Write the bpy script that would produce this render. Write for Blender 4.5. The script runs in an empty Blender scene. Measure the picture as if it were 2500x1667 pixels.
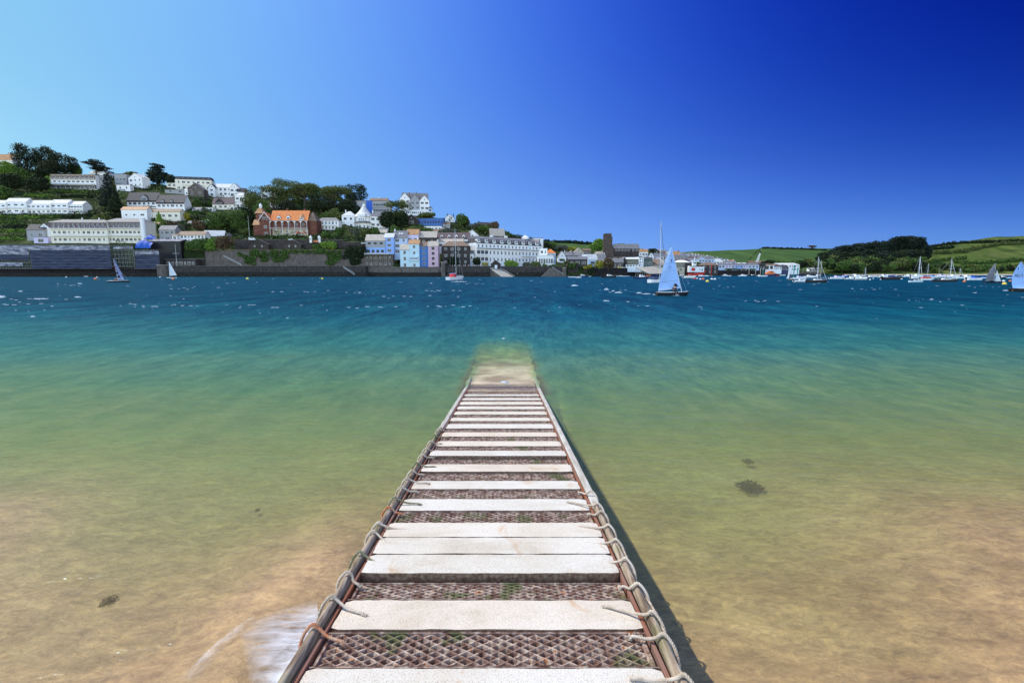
import bpy, math, random
import numpy as np
from mathutils import Vector, Matrix, noise as mnoise
SKY_FIT = [[0.08, 0.338, -4.655, 0.548, -8.924, 5.505, -1.19, -10.122, -1.547], [-0.166, 0.116, -0.956, 0.341, -5.959, 1.431, -0.669, -6.327, -0.407], [-0.267, 0.288, 2.707, -0.172, -1.64, -1.994, -0.407, -2.744, 0.884]]
SKY_STR = 0.1
W_ABS = (2.1, 1.15, 2.1)
W_OP = 1.55

W_FRES = 0.34
W_BODY = [(0.0, (0.34, 0.25, 0.125)), (0.12, (0.30, 0.275, 0.12)), (0.30, (0.14, 0.245, 0.105)), (0.52, (0.034, 0.160, 0.118)), (0.78, (0.004, 0.083, 0.104)), (1.0, (0.0015, 0.057, 0.090))]

S = bpy.context.scene
C = S.collection
R = math.radians
PI = math.pi

# ------------------------------------------------------------------ camera, world, sun, exposure
H = 2.6                      # eye height above the water
F = 2500 * 17.0 / 36.0       # focal length in pixels of the 2500 px wide photograph
TH = math.atan((833.5 - 668) / F)
CT, ST = math.cos(TH), math.sin(TH)
cam_d = bpy.data.cameras.new('camera'); cam = bpy.data.objects.new('camera', cam_d); C.objects.link(cam)
cam_d.lens = 17.0; cam_d.sensor_width = 36.0; cam_d.clip_start = 0.05; cam_d.clip_end = 9000
cam.location = (0, 0, H); cam.rotation_euler = (PI / 2 - TH, 0, 0)
S.camera = cam

SUN_EL, SUN_AZ = R(52), R(-65)          # azimuth measured from +Y towards +X
world = bpy.data.worlds.new('World'); S.world = world; world.use_nodes = True
wn, wl = world.node_tree.nodes, world.node_tree.links
bg = wn['Background']
sky = wn.new('ShaderNodeTexSky'); sky.sky_type = 'NISHITA'; sky.sun_disc = False
sky.sun_elevation = SUN_EL; sky.sun_rotation = SUN_AZ
sky.air_density = 1.0; sky.dust_density = 0.3; sky.ozone_density = 2.5
# the sky's own gradient: deeper blue opposite the sun and overhead, paler towards the sun
geo = wn.new('ShaderNodeTexCoord')
def wmul(a, b):
    n = wn.new('ShaderNodeMix'); n.data_type = 'RGBA'; n.blend_type = 'MULTIPLY'; n.inputs[0].default_value = 1
    wl.new(a, n.inputs[6]); wl.new(b, n.inputs[7]); return n.outputs[2]
nrm = wn.new('ShaderNodeVectorMath'); nrm.operation = 'NORMALIZE'; wl.new(geo.outputs['Generated'], nrm.inputs[0])
sp_ = wn.new('ShaderNodeSeparateXYZ'); wl.new(nrm.outputs[0], sp_.inputs[0])
def wm(op, a, b=None, c=None):
    m_ = wn.new('ShaderNodeMath'); m_.operation = op
    for i, v_ in enumerate((a, b, c)):
        if v_ is None: continue
        if isinstance(v_, (int, float)): m_.inputs[i].default_value = v_
        else: wl.new(v_, m_.inputs[i])
    return m_.outputs[0]
X_ = wm('MINIMUM', wm('MAXIMUM', sp_.outputs[0], -0.72), 0.72); Z_ = wm('MINIMUM', wm('MAXIMUM', sp_.outputs[2], 0.0), 0.5)
XX = wm('MULTIPLY', X_, X_)
feats = [1.0, X_, Z_, XX, wm('MULTIPLY', X_, Z_), wm('MULTIPLY', Z_, Z_), wm('MULTIPLY', XX, X_), wm('MULTIPLY', XX, Z_), wm('POWER', 2.71828, wm('MULTIPLY', Z_, -10.0))]
acc = None
for f_, co in zip(feats, zip(*SKY_FIT)):
    q = wn.new('ShaderNodeVectorMath'); q.operation = 'MULTIPLY_ADD'; q.inputs[1].default_value = co
    if isinstance(f_, float): q.inputs[0].default_value = (f_,) * 3
    else: wl.new(f_, q.inputs[0])
    if acc is None: q.inputs[2].default_value = (0, 0, 0)
    else: wl.new(acc, q.inputs[2])
    acc = q.outputs[0]
s3 = wn.new('ShaderNodeSeparateXYZ'); wl.new(acc, s3.inputs[0]); cb = wn.new('ShaderNodeCombineXYZ')
for i in range(3): wl.new(wm('POWER', 2.71828, s3.outputs[i]), cb.inputs[i])
bk = wm('MINIMUM', wm('MAXIMUM', wm('MULTIPLY', sp_.outputs[1], -1.4), 0.0), 1.0)      # added fill light: sky behind the viewer brightened to lift shaded fronts
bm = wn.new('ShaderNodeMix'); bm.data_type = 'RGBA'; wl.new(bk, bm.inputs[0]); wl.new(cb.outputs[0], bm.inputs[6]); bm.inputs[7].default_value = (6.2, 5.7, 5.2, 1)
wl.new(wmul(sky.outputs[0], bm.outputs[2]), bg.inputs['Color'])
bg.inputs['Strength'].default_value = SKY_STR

sun_d = bpy.data.lights.new('sun', 'SUN'); sun = bpy.data.objects.new('sun', sun_d); C.objects.link(sun)
sun_d.energy = 4.1; sun_d.angle = R(0.5); sun_d.color = (1, 0.93, 0.82)
sv = Vector((math.sin(SUN_AZ) * math.cos(SUN_EL), math.cos(SUN_AZ) * math.cos(SUN_EL), math.sin(SUN_EL)))
sun.rotation_euler = sv.to_track_quat('Z', 'Y').to_euler(); sun.location = (-40, 40, 80)
S.view_settings.view_transform = 'Standard'; S.view_settings.look = 'None'
S.view_settings.exposure = 0.0; S.view_settings.gamma = 1
S.cycles.max_bounces = 8; S.cycles.transparent_max_bounces = 16; S.cycles.use_denoising = True

# ------------------------------------------------------------------ photograph pixel <-> place
def slope(row):                                   # z drop per metre of Y along the ray of a row
    yc = (833.5 - row) / F
    return -(-ST + yc * CT) / (CT + yc * ST)
def at(px, row, Y):
    yc = (833.5 - row) / F; dy = CT + yc * ST
    return Vector(((px - 1250) / F / dy * Y, Y, H + (-ST + yc * CT) / dy * Y))
def water_y(row): return H / slope(row)

# ------------------------------------------------------------------ materials
MATS = {}
def new_mat(name):
    m = bpy.data.materials.new(name); m.use_nodes = True; MATS[name] = m
    return m, m.node_tree.nodes, m.node_tree.links, m.node_tree.nodes['Principled BSDF']
def ramp_node(n, l, fac, stops):
    cr = n.new('ShaderNodeValToRGB'); l.new(fac, cr.inputs[0]); el = cr.color_ramp.elements
    while len(el) < len(stops): el.new(0.5)
    for e, (p, c) in zip(el, stops): e.position = p; e.color = (*c, 1)
    return cr.outputs[0]
def noise_node(n, l, scale, detail=4, vec=None, dist=0.0, rough=0.55):
    t = n.new('ShaderNodeTexNoise'); t.inputs['Scale'].default_value = scale; t.inputs['Detail'].default_value = detail
    t.inputs['Distortion'].default_value = dist; t.inputs['Roughness'].default_value = rough
    if vec is not None: l.new(vec, t.inputs['Vector'])
    return t.outputs['Fac']
def vec_scaled(n, l, scale, rot=(0, 0, 0), src='Object'):
    tc = n.new('ShaderNodeTexCoord'); mp = n.new('ShaderNodeMapping')
    mp.inputs['Scale'].default_value = scale; mp.inputs['Rotation'].default_value = rot
    l.new(tc.outputs[src], mp.inputs['Vector']); return mp.outputs[0]
def bump_node(n, l, h, strength, dist, normal=None):
    b = n.new('ShaderNodeBump'); b.inputs['Strength'].default_value = strength; b.inputs['Distance'].default_value = dist
    l.new(h, b.inputs['Height'])
    if normal is not None: l.new(normal, b.inputs['Normal'])
    return b.outputs[0]
def mixc(n, l, fac, a, b, mode='MIX'):
    m = n.new('ShaderNodeMix'); m.data_type = 'RGBA'; m.blend_type = mode
    for s, v in ((0, fac), (6, a), (7, b)):
        if isinstance(v, (int, float)): m.inputs[s].default_value = v
        elif isinstance(v, tuple): m.inputs[s].default_value = (*v, 1)
        else: l.new(v, m.inputs[s])
    return m.outputs[2]
def mth(n, l, op, a, b=None, clamp=False):
    m = n.new('ShaderNodeMath'); m.operation = op; m.use_clamp = clamp
    for i, v in enumerate((a, b)):
        if v is None: continue
        if isinstance(v, (int, float)): m.inputs[i].default_value = v
        else: l.new(v, m.inputs[i])
    return m.outputs[0]
def two_tone(name, a, b, scale=1.0, rough=0.8, detail=5, lo=0.35, hi=0.65, bump=0.0, bdist=0.02, stretch=(1, 1, 1), metal=0.0, fine=None):
    m, n, l, p = new_mat(name)
    v = vec_scaled(n, l, stretch)
    f = noise_node(n, l, scale, detail, v)
    l.new(ramp_node(n, l, f, [(lo, a), (hi, b)]), p.inputs['Base Color'])
    p.inputs['Roughness'].default_value = rough; p.inputs['Metallic'].default_value = metal
    p.inputs['Specular IOR Level'].default_value = 0.25
    if bump: l.new(bump_node(n, l, noise_node(n, l, scale * (fine or 3), 4, v), bump, bdist), p.inputs['Normal'])
    return m
def M(name): return MATS[name]

# ------------------------------------------------------------------ mesh helpers
class MB:
    def __init__(s): s.v = []; s.f = []; s.m = []
    def add(s, vs, fs, mi=0):
        o = len(s.v); s.v.extend([tuple(p) for p in vs]); s.f.extend([tuple(i + o for i in f) for f in fs]); s.m.extend([mi] * len(fs))
        return s
    def box(s, x0, x1, y0, y1, z0, z1, mi=0):
        return s.add([(x0, y0, z0), (x1, y0, z0), (x1, y1, z0), (x0, y1, z0), (x0, y0, z1), (x1, y0, z1), (x1, y1, z1), (x0, y1, z1)],
                     [(0, 3, 2, 1), (4, 5, 6, 7), (0, 1, 5, 4), (1, 2, 6, 5), (2, 3, 7, 6), (3, 0, 4, 7)], mi)
    def tube(s, pts, rad, n=6, mi=0, cap=True):
        pts = [Vector(p) for p in pts]; k = len(pts)
        if not hasattr(rad, '__len__'): rad = [rad] * k
        vs = []; up = Vector((0.13, 0.27, 0.95)).normalized()
        for i, p in enumerate(pts):
            t = (pts[min(i + 1, k - 1)] - pts[max(i - 1, 0)]).normalized()
            a = t.cross(up)
            if a.length < 0.05: a = t.cross(Vector((1, 0, 0)))
            a.normalize(); b = t.cross(a); up = -b if False else up
            for j in range(n):
                g = 2 * PI * j / n
                vs.append(p + (a * math.cos(g) + b * math.sin(g)) * rad[i])
        fs = [(i * n + j, i * n + (j + 1) % n, (i + 1) * n + (j + 1) % n, (i + 1) * n + j) for i in range(k - 1) for j in range(n)]
        if cap: fs += [tuple(range(n))[::-1], tuple(range((k - 1) * n, k * n))]
        return s.add(vs, fs, mi)
    def prism(s, poly, y0, y1, mi=0):             # polygon in x,z extruded along y
        n = len(poly)
        vs = [(x, y0, z) for x, z in poly] + [(x, y1, z) for x, z in poly]
        fs = [tuple(range(n))[::-1], tuple(range(n, 2 * n))] + [(i, (i + 1) % n, n + (i + 1) % n, n + i) for i in range(n)]
        return s.add(vs, fs, mi)
    def prismx(s, poly, x0, x1, mi=0):            # polygon in y,z extruded along x
        n = len(poly)
        vs = [(x0, y, z) for y, z in poly] + [(x1, y, z) for y, z in poly]
        fs = [tuple(range(n)), tuple(range(n, 2 * n))[::-1]] + [((i + 1) % n, i, n + i, n + (i + 1) % n) for i in range(n)]
        return s.add(vs, fs, mi)
    def lathe(s, prof, c=(0, 0), n=12, mi=0, cap=True):   # prof: (radius, z)
        k = len(prof); vs = [(c[0] + r * math.cos(2 * PI * j / n), c[1] + r * math.sin(2 * PI * j / n), z) for r, z in prof for j in range(n)]
        fs = [(i * n + j, i * n + (j + 1) % n, (i + 1) * n + (j + 1) % n, (i + 1) * n + j) for i in range(k - 1) for j in range(n)]
        if cap: fs += [tuple(range(n))[::-1], tuple(range((k - 1) * n, k * n))]
        return s.add(vs, fs, mi)
    def mesh(s, name, mats, smooth=False):
        me = bpy.data.meshes.new(name); me.from_pydata(s.v, [], s.f)
        for m in mats: me.materials.append(MATS[m] if isinstance(m, str) else m)
        if len(mats) > 1: me.polygons.foreach_set('material_index', s.m)
        if smooth: me.polygons.foreach_set('use_smooth', [True] * len(s.f))
        me.update(); return me
    def build(s, name, mats, parent=None, loc=(0, 0, 0), rz=0, smooth=False):
        if isinstance(mats, str): mats = [mats]
        return link(name, s.mesh(name, mats, smooth), parent, loc, rz)
def link(name, me, parent=None, loc=(0, 0, 0), rz=0):
    o = bpy.data.objects.new(name, me); C.objects.link(o); o.parent = parent; o.location = loc; o.rotation_euler = (0, 0, rz)
    return o
def tag(o, label=None, cat=None, group=None, kind=None):
    for k, v in (('label', label), ('category', cat), ('group', group), ('kind', kind)):
        if v: o[k] = v
    return o
def thing(name, label, cat, loc=(0, 0, 0), rz=0, group=None):
    return tag(link(name, None, None, loc, rz), label, cat, group)
def np_mesh(name, V, Q, mat, smooth=False, mi=None):
    me = bpy.data.meshes.new(name)
    V = np.asarray(V, dtype=np.float32); Q = np.asarray(Q, dtype=np.int32); k = Q.shape[1]
    me.vertices.add(len(V)); me.vertices.foreach_set('co', V.ravel())
    me.loops.add(Q.size); me.loops.foreach_set('vertex_index', Q.ravel())
    me.polygons.add(len(Q)); me.polygons.foreach_set('loop_start', np.arange(0, Q.size, k, dtype=np.int32))
    me.polygons.foreach_set('loop_total', np.full(len(Q), k, dtype=np.int32))
    if smooth: me.polygons.foreach_set('use_smooth', np.ones(len(Q), dtype=bool))
    for m in (mat if isinstance(mat, (list, tuple)) else [mat]): me.materials.append(MATS[m] if isinstance(m, str) else m)
    if mi is not None: me.polygons.foreach_set('material_index', np.asarray(mi, dtype=np.int32))
    me.update(calc_edges=True); me.validate(); return me
def grid_quads(nr, nc):
    i = np.arange(nr - 1)[:, None] * nc + np.arange(nc - 1)[None, :]
    return np.stack([i, i + 1, i + nc + 1, i + nc], -1).reshape(-1, 4)
def fbm(x, y, s, seed=0, o=3):
    v = 0; a = 1
    for k in range(o):
        v += a * mnoise.noise(Vector((x * s + seed * 17.3, y * s - seed * 5.1, seed * 3.7))); a *= .5; s *= 2.1
    return v
# ================================================================== near shore: sand, water, jetty
m, n, l, p = new_mat('sand')
v = vec_scaled(n, l, (1, 1, 1))
f1 = noise_node(n, l, 0.9, 5, v, 0.4); f2 = noise_node(n, l, 3.4, 7, vec_scaled(n, l, (0.8, 2.0, 1), (0, 0, 0.45)), 0.25, 0.68)
c1 = ramp_node(n, l, f1, [(0.3, (0.36, 0.225, 0.105)), (0.7, (0.52, 0.34, 0.165))])
c2 = ramp_node(n, l, f2, [(0.34, (0.80, 0.78, 0.78)), (0.66, (1.14, 1.13, 1.08))])
f3 = noise_node(n, l, 2.1, 3, vec_scaled(n, l, (1, 1.6, 1)), 0.3)
weed = ramp_node(n, l, f3, [(0.70, (0, 0, 0)), (0.76, (1, 1, 1))])
f8 = noise_node(n, l, 8, 7, vec_scaled(n, l, (0.9, 1.5, 1), (0, 0, 0.65)), 0.9, 0.72)
c1 = mixc(n, l, 1.0, c1, ramp_node(n, l, f8, [(0.36, (0.74, 0.72, 0.74)), (0.52, (1.0, 1.0, 1.0)), (0.66, (1.25, 1.24, 1.18))]), 'MULTIPLY')
cc = mixc(n, l, weed, mixc(n, l, 1.0, c1, c2, 'MULTIPLY'), (0.20, 0.14, 0.06))
l.new(cc, p.inputs['Base Color']); p.inputs['Roughness'].default_value = 0.75
f9 = noise_node(n, l, 11, 5, vec_scaled(n, l, (0.7, 1.8, 1), (0, 0, 0.45)), 0.5)
l.new(bump_node(n, l, f2, 0.6, 0.08, bump_node(n, l, f9, 0.55, 0.03, bump_node(n, l, noise_node(n, l, 60, 4, v), 0.3, 0.004))), p.inputs['Normal'])

def jetty_x(v): return -0.102 - 0.0112 * v
def jetty_z(v): return 1.08 - 0.101 * v if v < 11.1 else -0.041 - 0.022 * (v - 11.1)
def row_v(row):
    s_ = slope(row); v = 1.52 / (s_ - 0.101)
    return v if v < 11.1 else (H + 0.041 - 0.022 * 11.1) / (s_ - 0.022)

def depth_at(x, y):
    d = 0.078 * (y - 2.35)
    if y > 7: d += 0.030 * (y - 7) ** 1.25
    d -= 0.11 * math.exp(-((x + 1.8) / 0.30) ** 2 - ((y - 3.0) / 0.40) ** 2)
    d -= 0.13 * math.exp(-((x + 1.75) / 0.75) ** 2) * math.exp(-((y - 4.3) / 1.7) ** 2)
    d -= 0.16 * math.exp(-((x + 6.2) / 2.4) ** 2 - ((y - 5.0) / 2.0) ** 2)
    d -= 0.14 * math.exp(-((x - 5.5) / 2.8) ** 2 - ((y - 4.8) / 2.2) ** 2)
    if y < 40: d += 0.05 * fbm(x, y, 0.45, 2) * min(1, y / 5) + (0.012 * fbm(x, y * 1.7, 2.2, 5, 2) if y < 12 else 0)
    return min(d, 14)

xs = [i * 0.1 for i in range(0, 17)]; s_ = 0.12
while xs[-1] < 2600: xs.append(xs[-1] + s_); s_ *= 1.085
xs = [-a for a in xs[:0:-1]] + xs
ys = [-6, -3, -1, 0.2, 0.8]; ys += [1.1 + i * 0.12 for i in range(185)]; s_ = 0.14
while ys[-1] < 3200: ys.append(ys[-1] + s_); s_ *= 1.05
nx, ny = len(xs), len(ys)
WV, SV, DP = [], [], []
for y in ys:
    near = y < 45
    for x in xs:
        d = depth_at(x, y) if near else 14.0
        if 45 > y > 30: d = min(14, depth_at(x, y))
        SV.append((x, y, -d))
        amp = min(0.05, 0.004 + 0.0012 * max(0, y)) * (1 if y < 30 else 0)
        z = amp * fbm(x * 0.6, y * 1.3, 0.8, 9, 2) if near and abs(x) < 60 else 0
        WV.append((x, y, z))
        dd = max(d, 0)
        if y > 10.2 and y < 24:                    # the submerged end of the jetty lies just under the surface
            u = abs(x - jetty_x(y)) + 0.10 * fbm(x, y, 1.1, 4, 2)
            k = max(0, min(1, (1.16 - u) / 0.46)); k = k * k * (3 - 2 * k)
            k *= max(0, min(1, (20.5 - y) / 6.5))
            dd = dd * (1 - k) + k * max(0.0, -jetty_z(y) + max(0, y - 11.6) * 0.004 + (0.02 if y > 11.9 else 0))
        DP.append(dd)
sand = link('seabed', np_mesh('seabed', SV, grid_quads(ny, nx), 'sand', True)); tag(sand, kind='structure')

m, n, l, p = new_mat('water')
n.remove(p); out = n['Material Output']
at_ = n.new('ShaderNodeAttribute'); at_.attribute_name = 'depth'; dep = at_.outputs['Fac']
pos = n.new('ShaderNodeNewGeometry')
def T_(k): return mth(n, l, 'POWER', 2.71828, mth(n, l, 'MULTIPLY', dep, -k))
comb = n.new('ShaderNodeCombineColor')
for i, k in enumerate(W_ABS): l.new(T_(k), comb.inputs[i])
tr = n.new('ShaderNodeBsdfTransparent'); l.new(comb.outputs[0], tr.inputs[0])
wob = noise_node(n, l, 0.16, 4, vec_scaled(n, l, (0.35, 1, 1)), 0.5)
t_ = mth(n, l, 'SUBTRACT', 1, mth(n, l, 'POWER', 2.71828, mth(n, l, 'MULTIPLY', dep, -0.42)))
t_ = mth(n, l, 'ADD', t_, mth(n, l, 'MULTIPLY', mth(n, l, 'SUBTRACT', wob, 0.5), 0.22))
body = ramp_node(n, l, t_, W_BODY)
opac = mth(n, l, 'SUBTRACT', 1, T_(W_OP))
g1 = noise_node(n, l, 1.0, 9, vec_scaled(n, l, (0.42, 0.09, 1), (0, 0, 0.03)), 0.4, 0.72)  # light and dark wave streaks painted into the body colour below
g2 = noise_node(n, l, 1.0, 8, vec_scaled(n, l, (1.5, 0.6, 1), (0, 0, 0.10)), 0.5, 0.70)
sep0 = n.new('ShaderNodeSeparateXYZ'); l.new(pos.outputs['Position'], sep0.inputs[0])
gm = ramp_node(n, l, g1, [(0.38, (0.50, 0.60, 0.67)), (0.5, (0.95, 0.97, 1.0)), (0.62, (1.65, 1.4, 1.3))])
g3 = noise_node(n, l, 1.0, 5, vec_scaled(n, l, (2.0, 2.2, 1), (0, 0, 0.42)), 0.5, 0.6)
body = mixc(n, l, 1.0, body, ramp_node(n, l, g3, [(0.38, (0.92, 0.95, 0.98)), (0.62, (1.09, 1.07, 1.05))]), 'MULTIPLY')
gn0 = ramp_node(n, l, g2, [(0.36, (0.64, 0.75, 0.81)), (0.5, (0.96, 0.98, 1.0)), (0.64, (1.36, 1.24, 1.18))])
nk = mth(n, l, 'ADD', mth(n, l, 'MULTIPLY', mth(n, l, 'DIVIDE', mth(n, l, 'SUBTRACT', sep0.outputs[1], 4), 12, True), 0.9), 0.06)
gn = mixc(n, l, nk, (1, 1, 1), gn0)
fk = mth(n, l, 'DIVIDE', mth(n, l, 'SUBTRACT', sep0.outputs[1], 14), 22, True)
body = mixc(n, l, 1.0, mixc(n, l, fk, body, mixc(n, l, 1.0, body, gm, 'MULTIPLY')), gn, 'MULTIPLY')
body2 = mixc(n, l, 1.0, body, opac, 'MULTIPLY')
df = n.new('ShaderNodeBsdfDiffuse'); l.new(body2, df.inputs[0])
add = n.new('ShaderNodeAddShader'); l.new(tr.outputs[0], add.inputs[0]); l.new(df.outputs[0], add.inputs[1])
# ripples: fine near the shore, longer wind waves further out
sep = n.new('ShaderNodeSeparateXYZ'); l.new(pos.outputs['Position'], sep.inputs[0])
far = mth(n, l, 'DIVIDE', mth(n, l, 'SUBTRACT', sep.outputs[1], 6), 40, True)
h1 = noise_node(n, l, 2.6, 4, vec_scaled(n, l, (0.8, 1.1, 1), (0, 0, 0.32)), 0.5)
h2 = noise_node(n, l, 0.55, 5, vec_scaled(n, l, (2.2, 1.1, 1), (0, 0, 0.12)), 0.4, 0.66)
h3 = noise_node(n, l, 0.10, 6, vec_scaled(n, l, (3.0, 0.8, 1), (0, 0, -0.05)), 0.3, 0.70)
h0 = noise_node(n, l, 0.9, 6, vec_scaled(n, l, (0.35, 1.6, 1), (0, 0, -0.35)), 0.5, 0.6)
b1 = bump_node(n, l, h1, 0.42, 0.10, bump_node(n, l, h0, 0.22, 0.2))
b2 = n.new('ShaderNodeBump'); b2.inputs['Distance'].default_value = 0.9; l.new(h2, b2.inputs['Height']); l.new(b1, b2.inputs['Normal'])
l.new(mth(n, l, 'MULTIPLY', far, 0.75), b2.inputs['Strength'])
b3 = n.new('ShaderNodeBump'); b3.inputs['Distance'].default_value = 5.0; l.new(h3, b3.inputs['Height']); l.new(b2.outputs[0], b3.inputs['Normal'])
l.new(mth(n, l, 'MULTIPLY', far, 0.5), b3.inputs['Strength'])
fr = n.new('ShaderNodeFresnel'); fr.inputs[0].default_value = 1.33; l.new(b3.outputs[0], fr.inputs['Normal'])
gl = n.new('ShaderNodeBsdfGlossy'); gl.inputs['Roughness'].default_value = 0.2; gl.inputs['Color'].default_value = (0.55, 0.78, 1.0, 1); l.new(b3.outputs[0], gl.inputs['Normal'])
l.new(b3.outputs[0], df.inputs['Normal'])
fr2 = mth(n, l, 'MINIMUM', mth(n, l, 'MULTIPLY', fr.outputs[0], W_FRES), 0.27)
mx = n.new('ShaderNodeMixShader'); l.new(fr2, mx.inputs[0]); l.new(add.outputs[0], mx.inputs[1]); l.new(gl.outputs[0], mx.inputs[2])
l.new(mx.outputs[0], out.inputs[0])
wme = np_mesh('water', WV, grid_quads(ny, nx), 'water', True)
a_ = wme.attributes.new('depth', 'FLOAT', 'POINT'); a_.data.foreach_set('value', np.array(DP, dtype=np.float32))
water = link('water', wme); tag(water, kind='structure')

# ------------------------------------------------------------------ jetty materials
m, n, l, p = new_mat('slab')
v = vec_scaled(n, l, (1, 1, 1), src='Object')
big = noise_node(n, l, 2.2, 4, v, 0.4)
c1 = ramp_node(n, l, big, [(0.3, (0.68, 0.61, 0.50)), (0.6, (0.775, 0.73, 0.645))])
sp = noise_node(n, l, 170, 3, v); c2 = ramp_node(n, l, sp, [(0.32, (0.62, 0.57, 0.52)), (0.50, (1, 1, 1))])
st = noise_node(n, l, 3.7, 5, vec_scaled(n, l, (1, 1, 1), (0, 0, 1)), 1.0); c3 = ramp_node(n, l, st, [(0.62, (1, 1, 1)), (0.78, (0.86, 0.62, 0.42))])
cc = mixc(n, l, 1.0, mixc(n, l, 1.0, c1, c2, 'MULTIPLY'), c3, 'MULTIPLY')
oi = n.new('ShaderNodeObjectInfo')
cc = mixc(n, l, 1.0, cc, ramp_node(n, l, oi.outputs['Random'], [(0.0, (1, 0.91, 0.82)), (0.5, (1, 0.98, 0.95)), (1.0, (0.96, 0.97, 0.97))]), 'MULTIPLY')
pit = n.new('ShaderNodeTexVoronoi'); pit.inputs['Scale'].default_value = 26; l.new(v, pit.inputs['Vector'])
cc = mixc(n, l, 1.0, cc, ramp_node(n, l, pit.outputs['Distance'], [(0.04, (0.55, 0.48, 0.40)), (0.08, (1, 1, 1))]), 'MULTIPLY')
dirt = noise_node(n, l, 1.1, 7, vec_scaled(n, l, (1, 3, 1), (0, 0, 0.2)), 0.8, 0.7)
cc = mixc(n, l, 1.0, cc, ramp_node(n, l, dirt, [(0.34, (0.88, 0.85, 0.80)), (0.48, (1, 1, 1))]), 'MULTIPLY')
# crumbling brown edges below the walking surface
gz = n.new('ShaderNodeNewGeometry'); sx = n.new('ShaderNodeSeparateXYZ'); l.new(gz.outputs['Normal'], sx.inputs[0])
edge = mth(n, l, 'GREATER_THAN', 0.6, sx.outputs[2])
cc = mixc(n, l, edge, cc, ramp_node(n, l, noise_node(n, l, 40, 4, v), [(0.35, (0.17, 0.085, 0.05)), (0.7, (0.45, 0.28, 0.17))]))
l.new(cc, p.inputs['Base Color']); p.inputs['Roughness'].default_value = 0.85; p.inputs['Specular IOR Level'].default_value = 0.2
l.new(bump_node(n, l, sp, 0.25, 0.002, bump_node(n, l, noise_node(n, l, 30, 5, v), 0.25, 0.004)), p.inputs['Normal'])

m, n, l, p = new_mat('grating')
v = vec_scaled(n, l, (1, 1, 1)); f = noise_node(n, l, 22, 6, v, 0.6); g = noise_node(n, l, 5, 5, vec_scaled(n, l, (1, 1, 1), (0, 0, 2)), 0.4)
c1 = ramp_node(n, l, f, [(0.28, (0.09, 0.042, 0.025)), (0.42, (0.23, 0.12, 0.08)), (0.54, (0.36, 0.25, 0.19)), (0.62, (0.60, 0.47, 0.35)), (0.70, (0.46, 0.17, 0.06))])
c2 = mixc(n, l, ramp_node(n, l, g, [(0.57, (0, 0, 0)), (0.66, (0.8, 0.8, 0.8))]), c1, (0.13, 0.14, 0.045))
l.new(c2, p.inputs['Base Color']); p.inputs['Roughness'].default_value = 0.8; p.inputs['Specular IOR Level'].default_value = 0.3
l.new(bump_node(n, l, noise_node(n, l, 90, 5, v), 0.7, 0.006), p.inputs['Normal'])
two_tone('encrusted', (0.02, 0.012, 0.008), (0.17, 0.11, 0.065), 30, 0.95, 6, 0.38, 0.68, 0.9, 0.012)
two_tone('wet_slab', (0.22, 0.13, 0.06), (0.50, 0.36, 0.20), 2.5, 0.4, 6, 0.35, 0.66, 0.3, 0.003)
two_tone('weedy_slab', (0.42, 0.27, 0.17), (0.80, 0.58, 0.42), 1.6, 0.9, 6, 0.38, 0.64)
two_tone('rust', (0.30, 0.09, 0.035), (0.26, 0.17, 0.14), 7, 0.85, 6, 0.35, 0.7, 0.5, 0.003, (1, 0.3, 1))
m, n, l, p = new_mat('old_timber')
v = vec_scaled(n, l, (22, 1.6, 22)); f = noise_node(n, l, 1.6, 7, v, 0.5); g = noise_node(n, l, 2.4, 5, vec_scaled(n, l, (1, 1, 1)), 0.4)
c1 = ramp_node(n, l, f, [(0.32, (0.09, 0.055, 0.033)), (0.5, (0.31, 0.225, 0.15)), (0.7, (0.56, 0.46, 0.35))])
c2 = mixc(n, l, ramp_node(n, l, g, [(0.55, (0, 0, 0)), (0.68, (0.7, 0.7, 0.7))]), c1, (0.17, 0.19, 0.06))
l.new(c2, p.inputs['Base Color']); p.inputs['Roughness'].default_value = 0.9
l.new(bump_node(n, l, f, 0.9, 0.012), p.inputs['Normal'])
two_tone('bleached_board', (0.40, 0.35, 0.28), (0.60, 0.56, 0.49), 3, 0.85, 6, 0.35, 0.65, 0.4, 0.004, (6, 0.8, 6))
m, n, l, p = new_mat('rope')
v = vec_scaled(n, l, (1, 1, 1)); c1 = ramp_node(n, l, noise_node(n, l, 14, 4, v), [(0.35, (0.50, 0.39, 0.28)), (0.6, (0.72, 0.60, 0.47))])
l.new(mixc(n, l, 1.0, c1, ramp_node(n, l, noise_node(n, l, 300, 2, v), [(0.3, (0.7, 0.7, 0.7)), (0.6, (1, 1, 1))]), 'MULTIPLY'), p.inputs['Base Color']); p.inputs['Roughness'].default_value = 0.95
two_tone('rusty_rope', (0.50, 0.15, 0.05), (0.50, 0.33, 0.22), 20, 0.95, 4, 0.4, 0.62)
two_tone('green_rope', (0.16, 0.17, 0.08), (0.36, 0.31, 0.22), 20, 0.95, 4, 0.4, 0.62)
two_tone('dark_steel', (0.03, 0.022, 0.018), (0.09, 0.06, 0.045), 6, 0.9, 5)

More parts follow.
